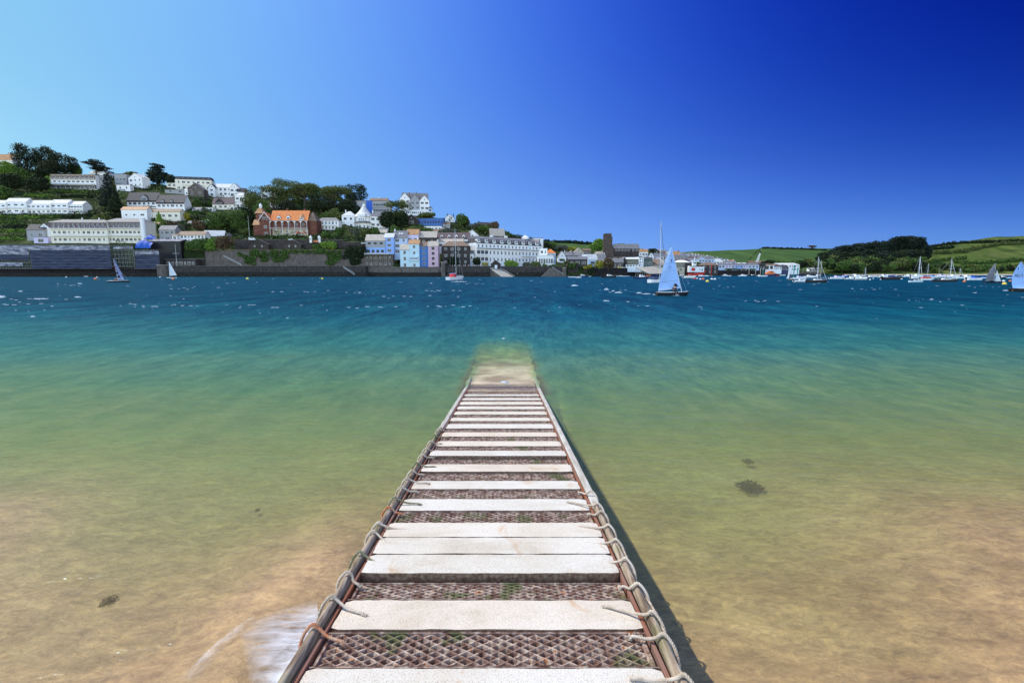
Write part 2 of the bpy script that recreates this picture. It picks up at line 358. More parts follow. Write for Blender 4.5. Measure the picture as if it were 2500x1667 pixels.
# ------------------------------------------------------------------ jetty
jetty = thing('jetty', 'long narrow jetty of pale slabs and rusty gratings running down the sand into the water', 'jetty', (0, 0, 0))
def JP(u, v, w): return Vector((jetty_x(v) + u, v, jetty_z(v) + w))
rng = random.Random(4)
def slab(v0, v1, w0=0.0, tint=None):
    mb = MB(); nxs, nys = 40, 5; hw = 0.775
    top = []
    for j in range(nys + 1):
        for i in range(nxs + 1):
            a = i / nxs; u = -hw + 2 * hw * a; t = j / nys
            jag = 0.006 * mnoise.noise(Vector((u * 7, v0 * 31 + (0 if t < .5 else 9), 1))) + 0.003 * mnoise.noise(Vector((u * 34, v0 * 31 + (0 if t < .5 else 9), 5)))
            ce = min(1, (hw - abs(u)) / 0.035); cut = 0.014 * (1 - math.sqrt(max(0, 1 - (1 - ce) ** 2))) 
            lo = v0 + cut + jag; hi = v1 - cut + jag
            v = lo + (hi - lo) * t
            edge = (0.004 if j in (0, nys) else 0) + (0.003 if i in (0, nxs) else 0)
            uu = u + 0.008 * mnoise.noise(Vector((t * 3, v0 * 9, a * 2)))
            top.append(JP(uu, v, w0 - edge + 0.0015 * mnoise.noise(Vector((u * 5, v * 5, 3)))))
    W = nxs + 1
    fs = [(j * W + i, j * W + i + 1, (j + 1) * W + i + 1, (j + 1) * W + i) for j in range(nys) for i in range(nxs)]
    loop = [i for i in range(W)] + [j * W + nxs for j in range(1, nys + 1)] + [nys * W + i for i in range(nxs - 1, -1, -1)] + [j * W for j in range(nys - 1, 0, -1)]
    k = len(top); low = [Vector(top[i]) - Vector((0, 0, 0.058)) for i in loop]
    q = len(loop)
    fs += [(loop[(i + 1) % q], loop[i], k + i, k + (i + 1) % q) for i in range(q)] + [tuple(k + i for i in range(q))[::-1]]
    mb.add(top + low, fs)
    return mb.build('slab', 'slab' if v0 < 10.35 else 'wet_slab', jetty)
def grating(v0, v1, w0=-0.018):
    hw = 0.775; mb = MB(); fw = min(0.022, (v1 - v0) * 0.14)
    def bar(a, b, wd, z0, z1, mi=0):
        a = Vector(a); b = Vector(b); d = (b - a).normalized(); nn = Vector((-d.y, d.x)) * wd
        vs = []
        for q in (a, b):
            vs += [JP(q.x - nn.x, q.y - nn.y, z0), JP(q.x - nn.x * .35, q.y - nn.y * .35, z1), JP(q.x + nn.x * .35, q.y + nn.y * .35, z1), JP(q.x + nn.x, q.y + nn.y, z0)]
        mb.add(vs, [(0, 1, 5, 4), (1, 2, 6, 5), (2, 3, 7, 6), (0, 3, 2, 1), (4, 5, 6, 7)], mi)
    z1 = w0; z0 = w0 - 0.024
    for yy in (v0 + fw / 2, v1 - fw / 2):
        bar((-hw, yy), (hw, yy), fw / 2, z0, z1)
        for o in (-0.25, 0.25): bar((-hw + .01, yy + o * fw), (hw - .01, yy + o * fw), 0.0016, z1 - .001, z1 + 0.003)
    for uu in (-hw + 0.02, hw - 0.02):
        bar((uu, v0 + fw), (uu, v1 - fw), 0.02, z0, z1)
        for o in (-0.006, 0.006): bar((uu + o, v0 + fw), (uu + o, v1 - fw), 0.0016, z1 - .001, z1 + 0.003)
    a0, a1, b0, b1 = -hw + 0.04, hw - 0.04, v0 + fw, v1 - fw
    cw = 0.072; ch = (b1 - b0) / 4.5
    for sgn in (1, -1):
        sl = ch / cw * sgn; k = -40
        while k < 60:
            # line: y = b0 + sl*(x - xk)
            xk = a0 + k * cw
            x_lo, x_hi = (xk, xk + (b1 - b0) / sl) if sgn > 0 else (xk + (b1 - b0) / sl, xk)
            xa, xb = max(a0, x_lo), min(a1, x_hi)
            if xb - xa > 0.006:
                bar((xa, b0 + sl * (xa - xk)), (xb, b0 + sl * (xb - xk)), 0.0105 * min(1, ch / 0.04 + .2), z0, z1 - 0.001 - 0.0008 * (sgn > 0))
            k += 1
    if v0 < 6:                                     # scooped lumps filling part of every opening
        i = 0; x = a0
        while x < a1:
            for j in range(9):
                cx, cy = x + (cw / 2 if j % 2 == 0 else 0) , b0 + ch * (0.5 * j + 0.25) - ch * 0.0
                cx += cw * 0.25
                if cx > a1 - .03 or cy + ch * .3 > b1: continue
                r1 = cw * rng.uniform(.13, .24); r2 = ch * rng.uniform(.14, .24); zt = z1 - rng.uniform(.004, .012); ox = rng.uniform(-.2, .2) * r1
                mb.add([JP(cx - r1, cy + r2 * .1, z0), JP(cx + r1, cy + r2 * .1, z0), JP(cx + r1 * .7, cy + r2 * 1.3, z0 + .004), JP(cx - r1 * .7, cy + r2 * 1.3, z0 + .004), JP(cx + ox - r1 * .4, cy + r2 * .75, zt), JP(cx + ox + r1 * .4, cy + r2 * .8, zt - .002)],
                       [(0, 1, 5, 4), (1, 2, 5), (2, 3, 4, 5), (3, 0, 4)])
            x += cw
    g = mb.build('grating', 'grating', jetty)
    # encrusted tray below, with lumps of shell and rust between the bars
    tb = MB(); N = 120; Mv = 9; vs = []
    for j in range(Mv + 1):
        for i in range(N + 1):
            u = -hw + .004 + (2 * hw - .008) * i / N; v = v0 + 0.002 + (v1 - v0 - 0.004) * j / Mv
            vs.append(JP(u, v, z0 - 0.004 + 0.016 * max(-0.9, mnoise.noise(Vector((u * 26, v * 40, 2))))))
    tb.add(vs, [(j * (N + 1) + i, j * (N + 1) + i + 1, (j + 1) * (N + 1) + i + 1, (j + 1) * (N + 1) + i) for j in range(Mv) for i in range(N)])
    tb.build('tray', 'encrusted', g)
    return g
rows = [('s', 1735, 1629), ('g', 1628, 1537), ('s', 1535, 1464), ('g', 1462, 1418), ('s', 1405, 1359.3), ('s', 1356.2, 1317), ('s', 1314, 1279), ('g', 1277.5, 1245.5),
        ('s', 1244.5, 1216.5), ('g', 1216, 1193), ('s', 1192.3, 1172.5), ('g', 1171.5, 1154), ('s', 1151.5, 1133.7), ('g', 1133.2, 1119.5), ('s', 1115.5, 1103), ('g', 1102.5, 1088.3),
        ('s', 1088, 1075.9), ('g', 1075.5, 1064.7), ('s', 1064.4, 1054.2), ('g', 1053.9, 1046), ('s', 1045, 1034.2), ('g', 1033.9, 1027.2), ('s', 1027, 1019), ('g', 1018.7, 1011.2),
        ('s', 1011, 1003.8), ('g', 1003.5, 998.2), ('s', 998, 991.7), ('g', 991.4, 987.2), ('s', 987, 980.3), ('g', 980, 976.2), ('s', 976, 971.3), ('g', 971, 966.2), ('s', 966, 962.3),
        ('g', 962, 955.8), ('s', 955.5, 949.3), ('g', 949, 943.3), ('s', 943, 937.3)]
vend = 0
for i, (k, r0, r1) in enumerate(rows):
    a, b = row_v(r0), row_v(r1); vend = b
    if k == 's': slab(a, b, {1405: 0.022, 1356.2: 0.020, 1314: 0.016, 1115.5: 0.02, 1151.5: 0.008}.get(r0, 0.003 * rng.random()))
    else: grating(a, b, -0.009)
grating(1.35, row_v(1738)); slab(1.1, 1.34)
ap = MB(); N_ = 24; vv = [vend + 0.05 + 0.25 * i for i in range(40)]; V_ = []
for q, v in enumerate(vv):
    for i in range(N_ + 1):
        u = -0.9 + 1.8 * i / N_
        V_.append(JP(u * (1 + 0.03 * math.sin(q * 1.3)), v, -0.025 - 0.006 * (v - vend) + 0.030 * fbm(u, v, 1.6, 3)))
ap.add(V_, [(j * (N_ + 1) + i, j * (N_ + 1) + i + 1, (j + 1) * (N_ + 1) + i + 1, (j + 1) * (N_ + 1) + i) for j in range(len(vv) - 1) for i in range(N_)])
ap.build('submerged_ramp', 'weedy_slab', jetty, smooth=True)
# rails, steel edging, beams
def along(v0, v1, step=0.06):
    k = max(2, int((v1 - v0) / step)); return [v0 + (v1 - v0) * i / k for i in range(k + 1)]
def profile_run(name, mat, vs, prof, label=None, jit=0.0, seed=0, smooth=True):
    mb = MB(); n_ = len(prof); V = []
    for v in vs:
        for j, (u, w) in enumerate(prof):
            du = jit * mnoise.noise(Vector((v * 4, j * 1.7, seed))); dw = jit * mnoise.noise(Vector((v * 5, j * 2.3, seed + 7)))
            V.append(JP(u + du, v, w + dw))
    fs = [(i * n_ + j, i * n_ + (j + 1) % n_, (i + 1) * n_ + (j + 1) % n_, (i + 1) * n_ + j) for i in range(len(vs) - 1) for j in range(n_)]
    fs += [tuple(range(n_))[::-1], tuple(range((len(vs) - 1) * n_, len(vs) * n_))]
    mb.add(V, fs); o = mb.build(name, mat, jetty, smooth=smooth)
    if label: o['label'] = label
    return o
def pole_prof(uc, wc, ru, rw, n_=10): return [(uc + ru * math.cos(2 * PI * j / n_), wc + rw * math.sin(2 * PI * j / n_)) for j in range(n_)]
def box_prof(u0, u1, w0, w1, c=0.008): return [(u0 + c, w0), (u1 - c, w0), (u1, w0 + c), (u1, w1 - c), (u1 - c, w1), (u0 + c, w1), (u0, w1 - c), (u0, w0 + c)]
vL, vR = row_v(1052), row_v(1243)
for sg, vm in ((-1, vL), (1, vR)):
    profile_run('side_rail', 'old_timber', along(1.1, vm + .06, 0.04), pole_prof(sg * 0.830, 0.008, 0.023, 0.036), 'weathered dark round timber rail with moss', 0.006, 3 + sg)
    pr = box_prof(0.806, 0.872, -0.045, 0.018)
    if sg < 0: pr = [(-u, w) for u, w in pr][::-1]
    profile_run('side_board', 'bleached_board', along(vm, 12.3, 0.1), pr, 'flat bleached timber board', 0.004, 5 + sg, False)
    pr = box_prof(0.781, 0.800, -0.05, 0.004, 0.003)
    if sg < 0: pr = [(-u, w) for u, w in pr][::-1]
    profile_run('steel_edge', 'rust', along(1.1, 11.6, 0.2), pr, None, 0.001, 1, False)
    pr = box_prof(0.70, 0.86, -0.24, -0.062, 0.006)
    if sg < 0: pr = [(-u, w) for u, w in pr][::-1]
    profile_run('beam', 'dark_steel', along(1.1, 11.2, 0.3), pr, None, 0.002, 1, False)
for v in (1.9, 4.3, 6.9, 9.3):
    for sg in (-1, 1):
        b_ = JP(sg * 0.78, v, -0.24); MB().tube([b_, (b_.x, b_.y, -depth_at(b_.x, b_.y) - 0.3)], 0.05, 10).build('support_leg', 'dark_steel', jetty)
MB().add([JP(-0.7, 1.1, -.07), JP(0.7, 1.1, -.07), JP(0.7, 9.8, -.07), JP(-0.7, 9.8, -.07), JP(-0.7, 1.1, -.10), JP(0.7, 1.1, -.10), JP(0.7, 9.8, -.10), JP(-0.7, 9.8, -.10)],
         [(0, 1, 2, 3), (7, 6, 5, 4), (0, 4, 5, 1), (1, 5, 6, 2), (2, 6, 7, 3), (3, 7, 4, 0)]).build('shadow_pan', 'dark_steel', jetty)  # unseen plate added so the jetty casts a solid shadow

# ------------------------------------------------------------------ rope lashings over the rails
def catmull(P, n_):
    P = [P[0] * 2 - P[1]] + P + [P[-1] * 2 - P[-2]]; out = []
    for i in range(1, len(P) - 2):
        for k in range(n_):
            t = k / n_; p0, p1, p2, p3 = P[i - 1:i + 3]
            out.append(0.5 * ((2 * p1) + (p2 - p0) * t + (2 * p0 - 5 * p1 + 4 * p2 - p3) * t * t + (3 * p1 - p0 - 3 * p2 + p3) * t ** 3))
    out.append(P[-2]); return out
def twisted(path, rad, mat, parent, pitch=0.034, name='rope_lashing', strands=3):
    L = 0; mb = MB(); fr = []
    for i, p_ in enumerate(path):
        if i: L += (p_ - path[i - 1]).length
        t = (path[min(i + 1, len(path) - 1)] - path[max(i - 1, 0)]).normalized()
        a = t.cross(Vector((0.2, 0.9, 0.3))); a.normalize(); b = t.cross(a); fr.append((p_, a, b, L))
    for s_ in range(strands):
        mb.tube([p_ + (a * math.cos(2 * PI * (L / pitch + s_ / strands)) + b * math.sin(2 * PI * (L / pitch + s_ / strands))) * rad * 0.5 for p_, a, b, L in fr], rad * 0.56, 5)
    return mb.build(name, mat, parent, smooth=True)
def lashing(sg, vr, u_in, v_in, mat='rope', back=0.12, seed=0):
    rr = random.Random(seed); ur = 0.834; r = 0.0088
    P = [JP(sg * u_in, v_in, -0.012), JP(sg * (u_in + .012), v_in + (vr - v_in) * .06, 0.012), JP(sg * ((u_in * .5 + ur * .5)), v_in + (vr - v_in) * .5, 0.014 + .006 * rr.random()),
         JP(sg * (ur - .034), vr - (vr - v_in) * .06, 0.040), JP(sg * ur, vr, 0.062), JP(sg * (ur + .034), vr - back * .25, 0.028), JP(sg * (ur + .040), vr - back * .6, -0.02), JP(sg * (ur + .02), vr - back, -0.08)]
    far_ = vr > 6
    twisted(catmull(P, 4 if far_ else 10), r, mat, jetty, strands=3)
    if not far_:                                   # frayed knot at the hole
        c = JP(sg * u_in, v_in, 0.004); kn = MB()
        for q in range(14):
            a = rr.uniform(0, 2 * PI); e = c + Vector((math.cos(a) * rr.uniform(.008, .022), math.sin(a) * rr.uniform(.008, .022), rr.uniform(0, .012)))
            kn.tube([c, (c + e) / 2 + Vector((0, 0, .004)), e], [.0035, .003, .0015], 4)
        kn.build('frayed_end', mat, jetty)
def u_of(px, row, v): return abs((at(px, row, v).x) - jetty_x(v))
K = 2500 / 2352
for i, (rr_, ix, ir) in enumerate([(1455, 790, 1480), (1387, 838, 1415), (1330, 828, 1348), (1282, 895, 1302), (1232, 917, 1260), (1212, 935, 1220), (1175, 925, 1183), (1152, 965, 1160),
                                   (1127, 960, 1131), (1106, 985, 1112), (1088, 972, 1092), (1070, 1000, 1074), (1050, 995, 1053), (1035, 1010, 1037), (1018, 1014, 1020), (1004, 1030, 1006), (988, 1022, 990)]):
    lashing(-1, row_v(rr_ * K + 6), u_of(ix * K, ir * K, row_v(ir * K)), row_v(ir * K), 'rusty_rope' if i in (0, 6) else 'green_rope' if i % 4 == 3 else 'rope', 0.10 + .05 * (i % 2), i)
for i, (rr_, ix, ir) in enumerate([(1573, 1450, 1562), (1477, 1447, 1465), (1424, 1387, 1395), (1357, 1425, 1350), (1297, 1350, 1293), (1252, 1337, 1250), (1217, 1325, 1213), (1185, 1350, 1183), (1166, 1305, 1155), (1137, 1330, 1133)]):
    lashing(1, row_v(rr_ * K + 6), u_of(ix * K, ir * K, row_v(ir * K)), row_v(ir * K), 'rope', 0.16, 40 + i)
# a line running along the outside of the right rail between the lashings
pts = [JP(0.834 + 0.036, v_, -0.005 + 0.022 * math.sin(v_ * 9)) for v_ in along(1.2, vR, 0.05)]
twisted(pts, 0.008, 'rope', jetty, name='rail_line')

# ------------------------------------------------------------------ washed-up foam beside the jetty
m, n, l, p = new_mat('foam')
ac = n.new('ShaderNodeAttribute'); ac.attribute_name = 'cover'; af = n.new('ShaderNodeAttribute'); af.attribute_name = 'flow'
f = noise_node(n, l, 1.0, 5, af.outputs['Vector'], 0.25, 0.6)
al = mth(n, l, 'MULTIPLY', ac.outputs['Fac'], mth(n, l, 'MULTIPLY', mth(n, l, 'SUBTRACT', f, 0.30), 3.4, True), True)
p.inputs['Base Color'].default_value = (0.82, 0.80, 0.80, 1); p.inputs['Roughness'].default_value = 0.9; p.inputs['Specular IOR Level'].default_value = 0.1; l.new(al, p.inputs['Alpha'])
# ================================================================== the far shore: land
def lerp_tab(tab, x):
    if x <= tab[0][0]: return tab[0][1:]
    for a, b in zip(tab, tab[1:]):
        if x <= b[0]:
            t = (x - a[0]) / (b[0] - a[0]); return tuple(p_ + (q_ - p_) * t for p_, q_ in zip(a[1:], b[1:]))
    return tab[-1][1:]
def zrow(row, Y): return H - slope(row) * Y
#        column, quay Y, row at quay, foot Y, crest Y, crest row
TOWN = [(-900, 424, 598, 430, 690, 380), (0, 424, 598, 430, 670, 406), (200, 424, 598, 430, 660, 428), (400, 424, 600, 434, 645, 452), (480, 424, 612, 434, 635, 462), (520, 424, 612, 446, 632, 478), (750, 424, 610, 446, 625, 488),
        (840, 424, 612, 440, 615, 500), (895, 424, 640, 432, 605, 510), (1050, 424, 650, 430, 580, 528), (1130, 424, 650, 436, 570, 545), (1180, 424, 650, 446, 570, 556), (1250, 424, 650, 470, 575, 573), (1340, 424, 650, 495, 585, 600),
        (1430, 424, 652, 500, 610, 612), (1530, 515, 657, 540, 650, 618), (1620, 560, 661, 580, 720, 624), (1700, 600, 663, 615, 760, 634), (1780, 640, 664.5, 655, 800, 644), (1860, 690, 665.5, 700, 840, 652), (1960, 760, 666.5, 780, 880, 661), (2040, 800, 669, 840, 900, 667)]
FARH = [(1150, 640, 690, 860, 585), (1240, 640, 668, 860, 590), (1330, 650, 668, 880, 592), (1400, 680, 668, 900, 594), (1480, 720, 668, 950, 600), (1560, 800, 668, 1100, 612), (1650, 860, 668, 1400, 615.5), (1750, 900, 668, 1500, 612),
        (1850, 940, 668, 1560, 608), (1900, 940, 668, 1560, 606.5), (2050, 940, 668, 1600, 606.5), (2200, 960, 668, 1600, 608)]
RIGHT = [(1985, 860, 668.6, 1000, 656), (2040, 850, 668.6, 1010, 640), (2120, 840, 668.6, 1040, 626), (2200, 840, 668.6, 1060, 616), (2260, 840, 668.6, 1080, 604), (2330, 830, 668.6, 1120, 594), (2400, 820, 668.6, 1160, 582), (2450, 820, 668.6, 1180, 577),
         (2500, 810, 668.6, 1200, 576), (2600, 800, 668.6, 1200, 582), (2900, 780, 668.6, 1200, 600)]
def town_z(px, Y):
    yq, rq, yf, yc, rc = lerp_tab(TOWN, px)
    z0 = zrow(rq, yq); z1 = zrow(rc, yc)
    if Y < yf: return z0
    if Y < yc: t = (Y - yf) / (yc - yf); return z0 + (z1 - z0) * t
    return z1 - 0.12 * (Y - yc)
def two_z(tab, px, Y, sm=True):
    yq, rq, yc, rc = lerp_tab(tab, px); z0 = zrow(rq, yq); z1 = zrow(rc, yc)
    if Y < yc:
        t = max(0, (Y - yq) / (yc - yq)); return z0 + (z1 - z0) * (t if not sm else (0.72 * t + 0.28 * t * t * (3 - 2 * t)))
    return z1 - 0.0004 * (Y - yc) ** 1.6
def place(px, row, zf=None, tab=None):
    """the point of the land seen in column px at a row of the photograph"""
    tab = tab or TOWN; zf = zf or town_z
    yq = lerp_tab(tab, px)[0]; yc = lerp_tab(tab, px)[3] if tab is TOWN else lerp_tab(tab, px)[2]
    lo, hi = yq, yc
    f = lambda Y: zrow(row, Y) - zf(px, Y)          # ray height above the land
    if f(lo) <= 0: Y = lo
    elif f(hi) > 0: Y = hi
    else:
        for _ in range(40):
            mid = (lo + hi) / 2
            if f(mid) > 0: lo = mid
            else: hi = mid
        Y = lo
    p_ = at(px, row, Y); return Vector((p_.x, Y, zf(px, Y)))
def land_mesh(name, tab, zf, p0, p1, dp, ext, nY, mat, lump=1.2, skirt=True):
    V = []; cols = np.arange(p0, p1 + dp, dp); nr = nY + (1 if skirt else 0)
    for j in range(nr):
        for px in cols:
            e = lerp_tab(tab, px); yq, yc = e[0], (e[3] if tab is TOWN else e[2])
            k = max(0, j - 1) if skirt else j
            t = k / (nY - 2); Y = yq + (yc + ext - yq) * t
            z = zf(px, Y); X = (px - 1250) / F / (CT + ((833.5 - (668 - (z - H) / Y * F)) / F) * ST) * Y
            z += lump * fbm(X, Y, 0.02, 6) * min(1, k / 4)
            if skirt and j == 0: z = -4
            V.append((X, Y, z))
    o = link(name, np_mesh(name, V, grid_quads(nr, len(cols)), mat, True)); tag(o, kind='structure'); return o

def land_mat(name, stops, scale, stripes=None):
    m, n, l, p = new_mat(name); v = vec_scaled(n, l, (1, 1, 1))
    f = noise_node(n, l, scale, 7, v, 0.5, 0.62); c_ = ramp_node(n, l, f, stops)
    if stripes:
        w = n.new('ShaderNodeTexNoise'); w.inputs['Scale'].default_value = stripes; w.inputs['Detail'].default_value = 3
        l.new(vec_scaled(n, l, (1, 0.12, 0.1), (0, 0, 0.5)), w.inputs['Vector'])
        c_ = mixc(n, l, 1.0, c_, ramp_node(n, l, w.outputs[0], [(0.35, (0.75, 0.8, 0.78)), (0.65, (1.2, 1.15, 1.1))]), 'MULTIPLY')
    l.new(c_, p.inputs['Base Color']); p.inputs['Roughness'].default_value = 1; p.inputs['Specular IOR Level'].default_value = 0.1
land_mat('hillside', [(0.3, (0.010, 0.018, 0.006)), (0.52, (0.028, 0.042, 0.012)), (0.66, (0.085, 0.10, 0.03)), (0.75, (0.12, 0.10, 0.05))], 0.09)
land_mat('far_fields', [(0.3, (0.040, 0.085, 0.022)), (0.7, (0.066, 0.118, 0.03))], 0.012, 0.03)
land_mat('rough_grass', [(0.32, (0.035, 0.055, 0.012)), (0.5, (0.075, 0.11, 0.022)), (0.72, (0.14, 0.14, 0.05))], 0.028, 0.03)
land_mesh('hillside', TOWN, town_z, -700, 2050, 12, 260, 46, 'hillside', 1.0)
land_mesh('far_hills', FARH, lambda a, b: two_z(FARH, a, b), 1140, 2210, 10, 700, 40, 'far_fields', 2.0)
land_mesh('right_hill', RIGHT, lambda a, b: two_z(RIGHT, a, b), 1985, 2900, 10, 700, 44, 'rough_grass', 1.5)
rz_ = lambda a, b: two_z(RIGHT, a, b); fz_ = lambda a, b: two_z(FARH, a, b)

# ------------------------------------------------------------------ foliage
def leaf_mat(name, dark, mid, light):
    m, n, l, p = new_mat(name); g = n.new('ShaderNodeNewGeometry')
    f = noise_node(n, l, 0.35, 3, vec_scaled(n, l, (1, 1, 1)))
    k = mth(n, l, 'ADD', mth(n, l, 'MULTIPLY', g.outputs['Random Per Island'], 0.5), mth(n, l, 'MULTIPLY', f, 0.6))
    l.new(ramp_node(n, l, k, [(0.2, dark), (0.52, mid), (0.85, light)]), p.inputs['Base Color'])
    p.inputs['Roughness'].default_value = 0.75; p.inputs['Specular IOR Level'].default_value = 0.15
leaf_mat('leaf_dark', (0.008, 0.015, 0.008), (0.017, 0.030, 0.013), (0.038, 0.052, 0.021))
leaf_mat('leaf_cedar', (0.006, 0.013, 0.010), (0.014, 0.026, 0.018), (0.03, 0.045, 0.025))
leaf_mat('leaf_mid', (0.022, 0.052, 0.012), (0.060, 0.112, 0.024), (0.126, 0.194, 0.044))
leaf_mat('leaf_bright', (0.047, 0.112, 0.015), (0.128, 0.239, 0.032), (0.239, 0.367, 0.064))
leaf_mat('leaf_olive', (0.03, 0.048, 0.012), (0.085, 0.115, 0.03), (0.17, 0.19, 0.06))
leaf_mat('leaf_yellow', (0.10, 0.11, 0.015), (0.25, 0.24, 0.03), (0.42, 0.38, 0.06))
leaf_mat('leaf_brown', (0.043, 0.026, 0.017), (0.109, 0.072, 0.041), (0.174, 0.131, 0.065))
leaf_mat('leaf_grey', (0.04, 0.05, 0.035), (0.09, 0.105, 0.07), (0.16, 0.17, 0.12))
two_tone('bark', (0.035, 0.026, 0.018), (0.10, 0.08, 0.06), 0.8, 0.95)
def leaf_cloud(lobes, n_, size, seed, flat=1.0):
    r = np.random.default_rng(seed); lob = np.array(lobes, dtype=float)
    wgt = (lob[:, 3] * lob[:, 4] + lob[:, 3] * lob[:, 5]); idx = r.choice(len(lob), n_, p=wgt / wgt.sum())
    d = r.normal(size=(n_, 3)); d /= np.linalg.norm(d, axis=1)[:, None]
    rad = r.uniform(0.35, 1.0, n_) ** 0.45 * (1 + 0.10 * r.normal(size=n_))
    L = lob[idx]; c = L[:, :3] + d * L[:, 3:6] * rad[:, None]
    nrm = d + 0.9 * r.normal(size=(n_, 3)); nrm[:, 2] *= flat; nrm[:, 2] += 0.3; nrm /= np.linalg.norm(nrm, axis=1)[:, None]
    a = np.cross(nrm, r.normal(size=(n_, 3))); a /= np.linalg.norm(a, axis=1)[:, None]; b = np.cross(nrm, a)
    s = size * r.uniform(0.55, 1.25, n_)[:, None]
    V = np.stack([c - a * s - b * s * .55, c + a * s * .8 - b * s * .7, c + a * s + b * s * .5, c - a * s * .7 + b * s * .75], 1).reshape(-1, 3)
    return V, np.arange(n_ * 4).reshape(-1, 4)
def crown_lobes(kind, w, h, r):
    L = []
    if kind == 'round':
        L.append((0, 0, h * .54, w * .40, w * .36, h * .42)); L.append((0, 0, h * .36, w * .36, w * .3, h * .28))
        for i in range(16):
            a = r.uniform(0, 6.28); q = r.uniform(.6, 1); z = r.uniform(.22, .88)
            k = math.sqrt(max(.1, 1 - ((z - .5) / .52) ** 2)); s_ = r.uniform(.13, .22)
            L.append((math.cos(a) * w * .37 * q * k, math.sin(a) * w * .3 * q * k, z * h, w * s_, w * s_, h * s_ * .8))
    elif kind == 'bush':
        for i in range(7): L.append((r.uniform(-.33, .33) * w, r.uniform(-.2, .2) * w, h * r.uniform(.3, .6), w * r.uniform(.16, .26), w * .2, h * r.uniform(.28, .4)))
    elif kind == 'cone':
        for i in range(9):
            t = i / 8; L.append((r.uniform(-.05, .05) * w, r.uniform(-.05, .05) * w, h * (.14 + .8 * t), w * (.46 * (1 - t) + .05), w * (.4 * (1 - t) + .05), h * .09))
    elif kind == 'tier':
        for i in range(13):
            t = i / 12; a = r.uniform(0, 6.28); q = r.uniform(.1, .34) * w * (1.05 - .55 * t)
            L.append((math.cos(a) * q, math.sin(a) * q * .6, h * (.34 + .6 * t), w * r.uniform(.14, .26) * (1.1 - .4 * t), w * .2, h * r.uniform(.035, .06)))
    elif kind == 'umbrella':
        for i in range(10):
            x_ = r.uniform(-.4, .4); L.append((x_ * w, r.uniform(-.2, .2) * w, h * (.76 + .12 * r.random() - .5 * x_ * x_), w * r.uniform(.15, .24), w * .2, h * r.uniform(.10, .16)))
        for i in range(7): L.append((r.uniform(-.38, .38) * w, 0, h * r.uniform(.28, .66), w * .16, w * .14, h * .11))
    elif kind == 'palm':
        for i in range(9): a = i * .7; L.append((math.cos(a) * w * .3, math.sin(a) * w * .3, h * (.86 + .05 * math.sin(i * 2.2)), w * .2, w * .06, h * .05))
    return L
LEAFSCALE = 1.0
def tree(px, row, w_px, h_px, kind='round', leaf='leaf_mid', label='', D=None, group=None, zf=None, tab=None, dens=1.0, cat='tree', name=None, sparse=False):
    r = random.Random(int(px * 7 + row * 13)); q = place(px, row, zf, tab)
    if D: q = at(px, row, D)
    s_ = q.y / F; w, h = w_px * s_, h_px * s_
    nm = name or {'bush': 'shrub', 'cone': 'conifer', 'palm': 'palm_tree'}.get(kind, 'tree')
    t = thing(nm, label, cat if kind != 'bush' else 'shrub', q, r.uniform(-.3, .3) if kind != 'bush' else 0, group)
    size = max(0.28, min(1.0, 0.0019 * q.y * 0.55)) * (0.85 if kind in ('tier', 'umbrella') else 1)
    area = w * h * (0.5 if kind in ('tier', 'umbrella', 'palm') else .8)
    n_ = int(min(4200, max(90, area / (size * size) * 5.0 * dens)))
    V, Q = leaf_cloud(crown_lobes(kind, w, h, r), n_, size, int(px * 3 + row), 2.0 if kind in ('tier', 'umbrella') else 1)
    link('crown' if kind != 'bush' else 'foliage', np_mesh('crown', V, Q, leaf), t)
    mb = MB(); tw = max(.16, .035 * w if kind != 'bush' else .1)
    top = h * {'round': .55, 'bush': .4, 'cone': .9, 'tier': .85, 'umbrella': .8, 'palm': .86}[kind]
    mb.tube([(0, 0, -1.5), (0, 0, h * .1), (w * .02, 0, top * .6), (w * .01, 0, top)], [tw * 1.3, tw, tw * .7, tw * .25], 7)
    if kind not in ('bush', 'palm', 'cone'):
        for i in range(7):
            a = r.uniform(0, 6.28); z0 = top * r.uniform(.35, .8); e = w * r.uniform(.2, .36); dz = h * (.1 if kind in ('tier', 'umbrella') else .22)
            mb.tube([(w * .015, 0, z0), (math.cos(a) * e * .5, math.sin(a) * e * .4, z0 + dz * .7), (math.cos(a) * e, math.sin(a) * e * .8, z0 + dz)], [tw * .5, tw * .35, tw * .12], 5, cap=False)
    mb.build('trunk' if kind != 'bush' else 'stem', 'bark', t, smooth=True)
    return t

# ------------------------------------------------------------------ building materials
def plaster(name, col, var=0.10): 
    two_tone(name, tuple(c * (1 - var) for c in col), tuple(min(1, c * (1 + var * .5)) for c in col), 0.6, 0.85, 6, 0.3, 0.65, stretch=(1, 1, .4))
plaster('white_wall', (0.84, 0.83, 0.81)); plaster('cream_wall', (0.78, 0.73, 0.60)); plaster('pale_blue_wall', (0.48, 0.58, 0.74)); plaster('blue_wall', (0.07, 0.17, 0.42))
plaster('sky_wall', (0.28, 0.43, 0.76)); plaster('pink_wall', (0.62, 0.42, 0.48)); plaster('lilac_wall', (0.62, 0.56, 0.74)); plaster('cyan_wall', (0.56, 0.70, 0.74)); plaster('grey_wall', (0.34, 0.34, 0.35)); plaster('green_wall', (0.10, 0.16, 0.14))
plaster('olive_wall', (0.20, 0.19, 0.13)); plaster('tan_wall', (0.5, 0.42, 0.3))
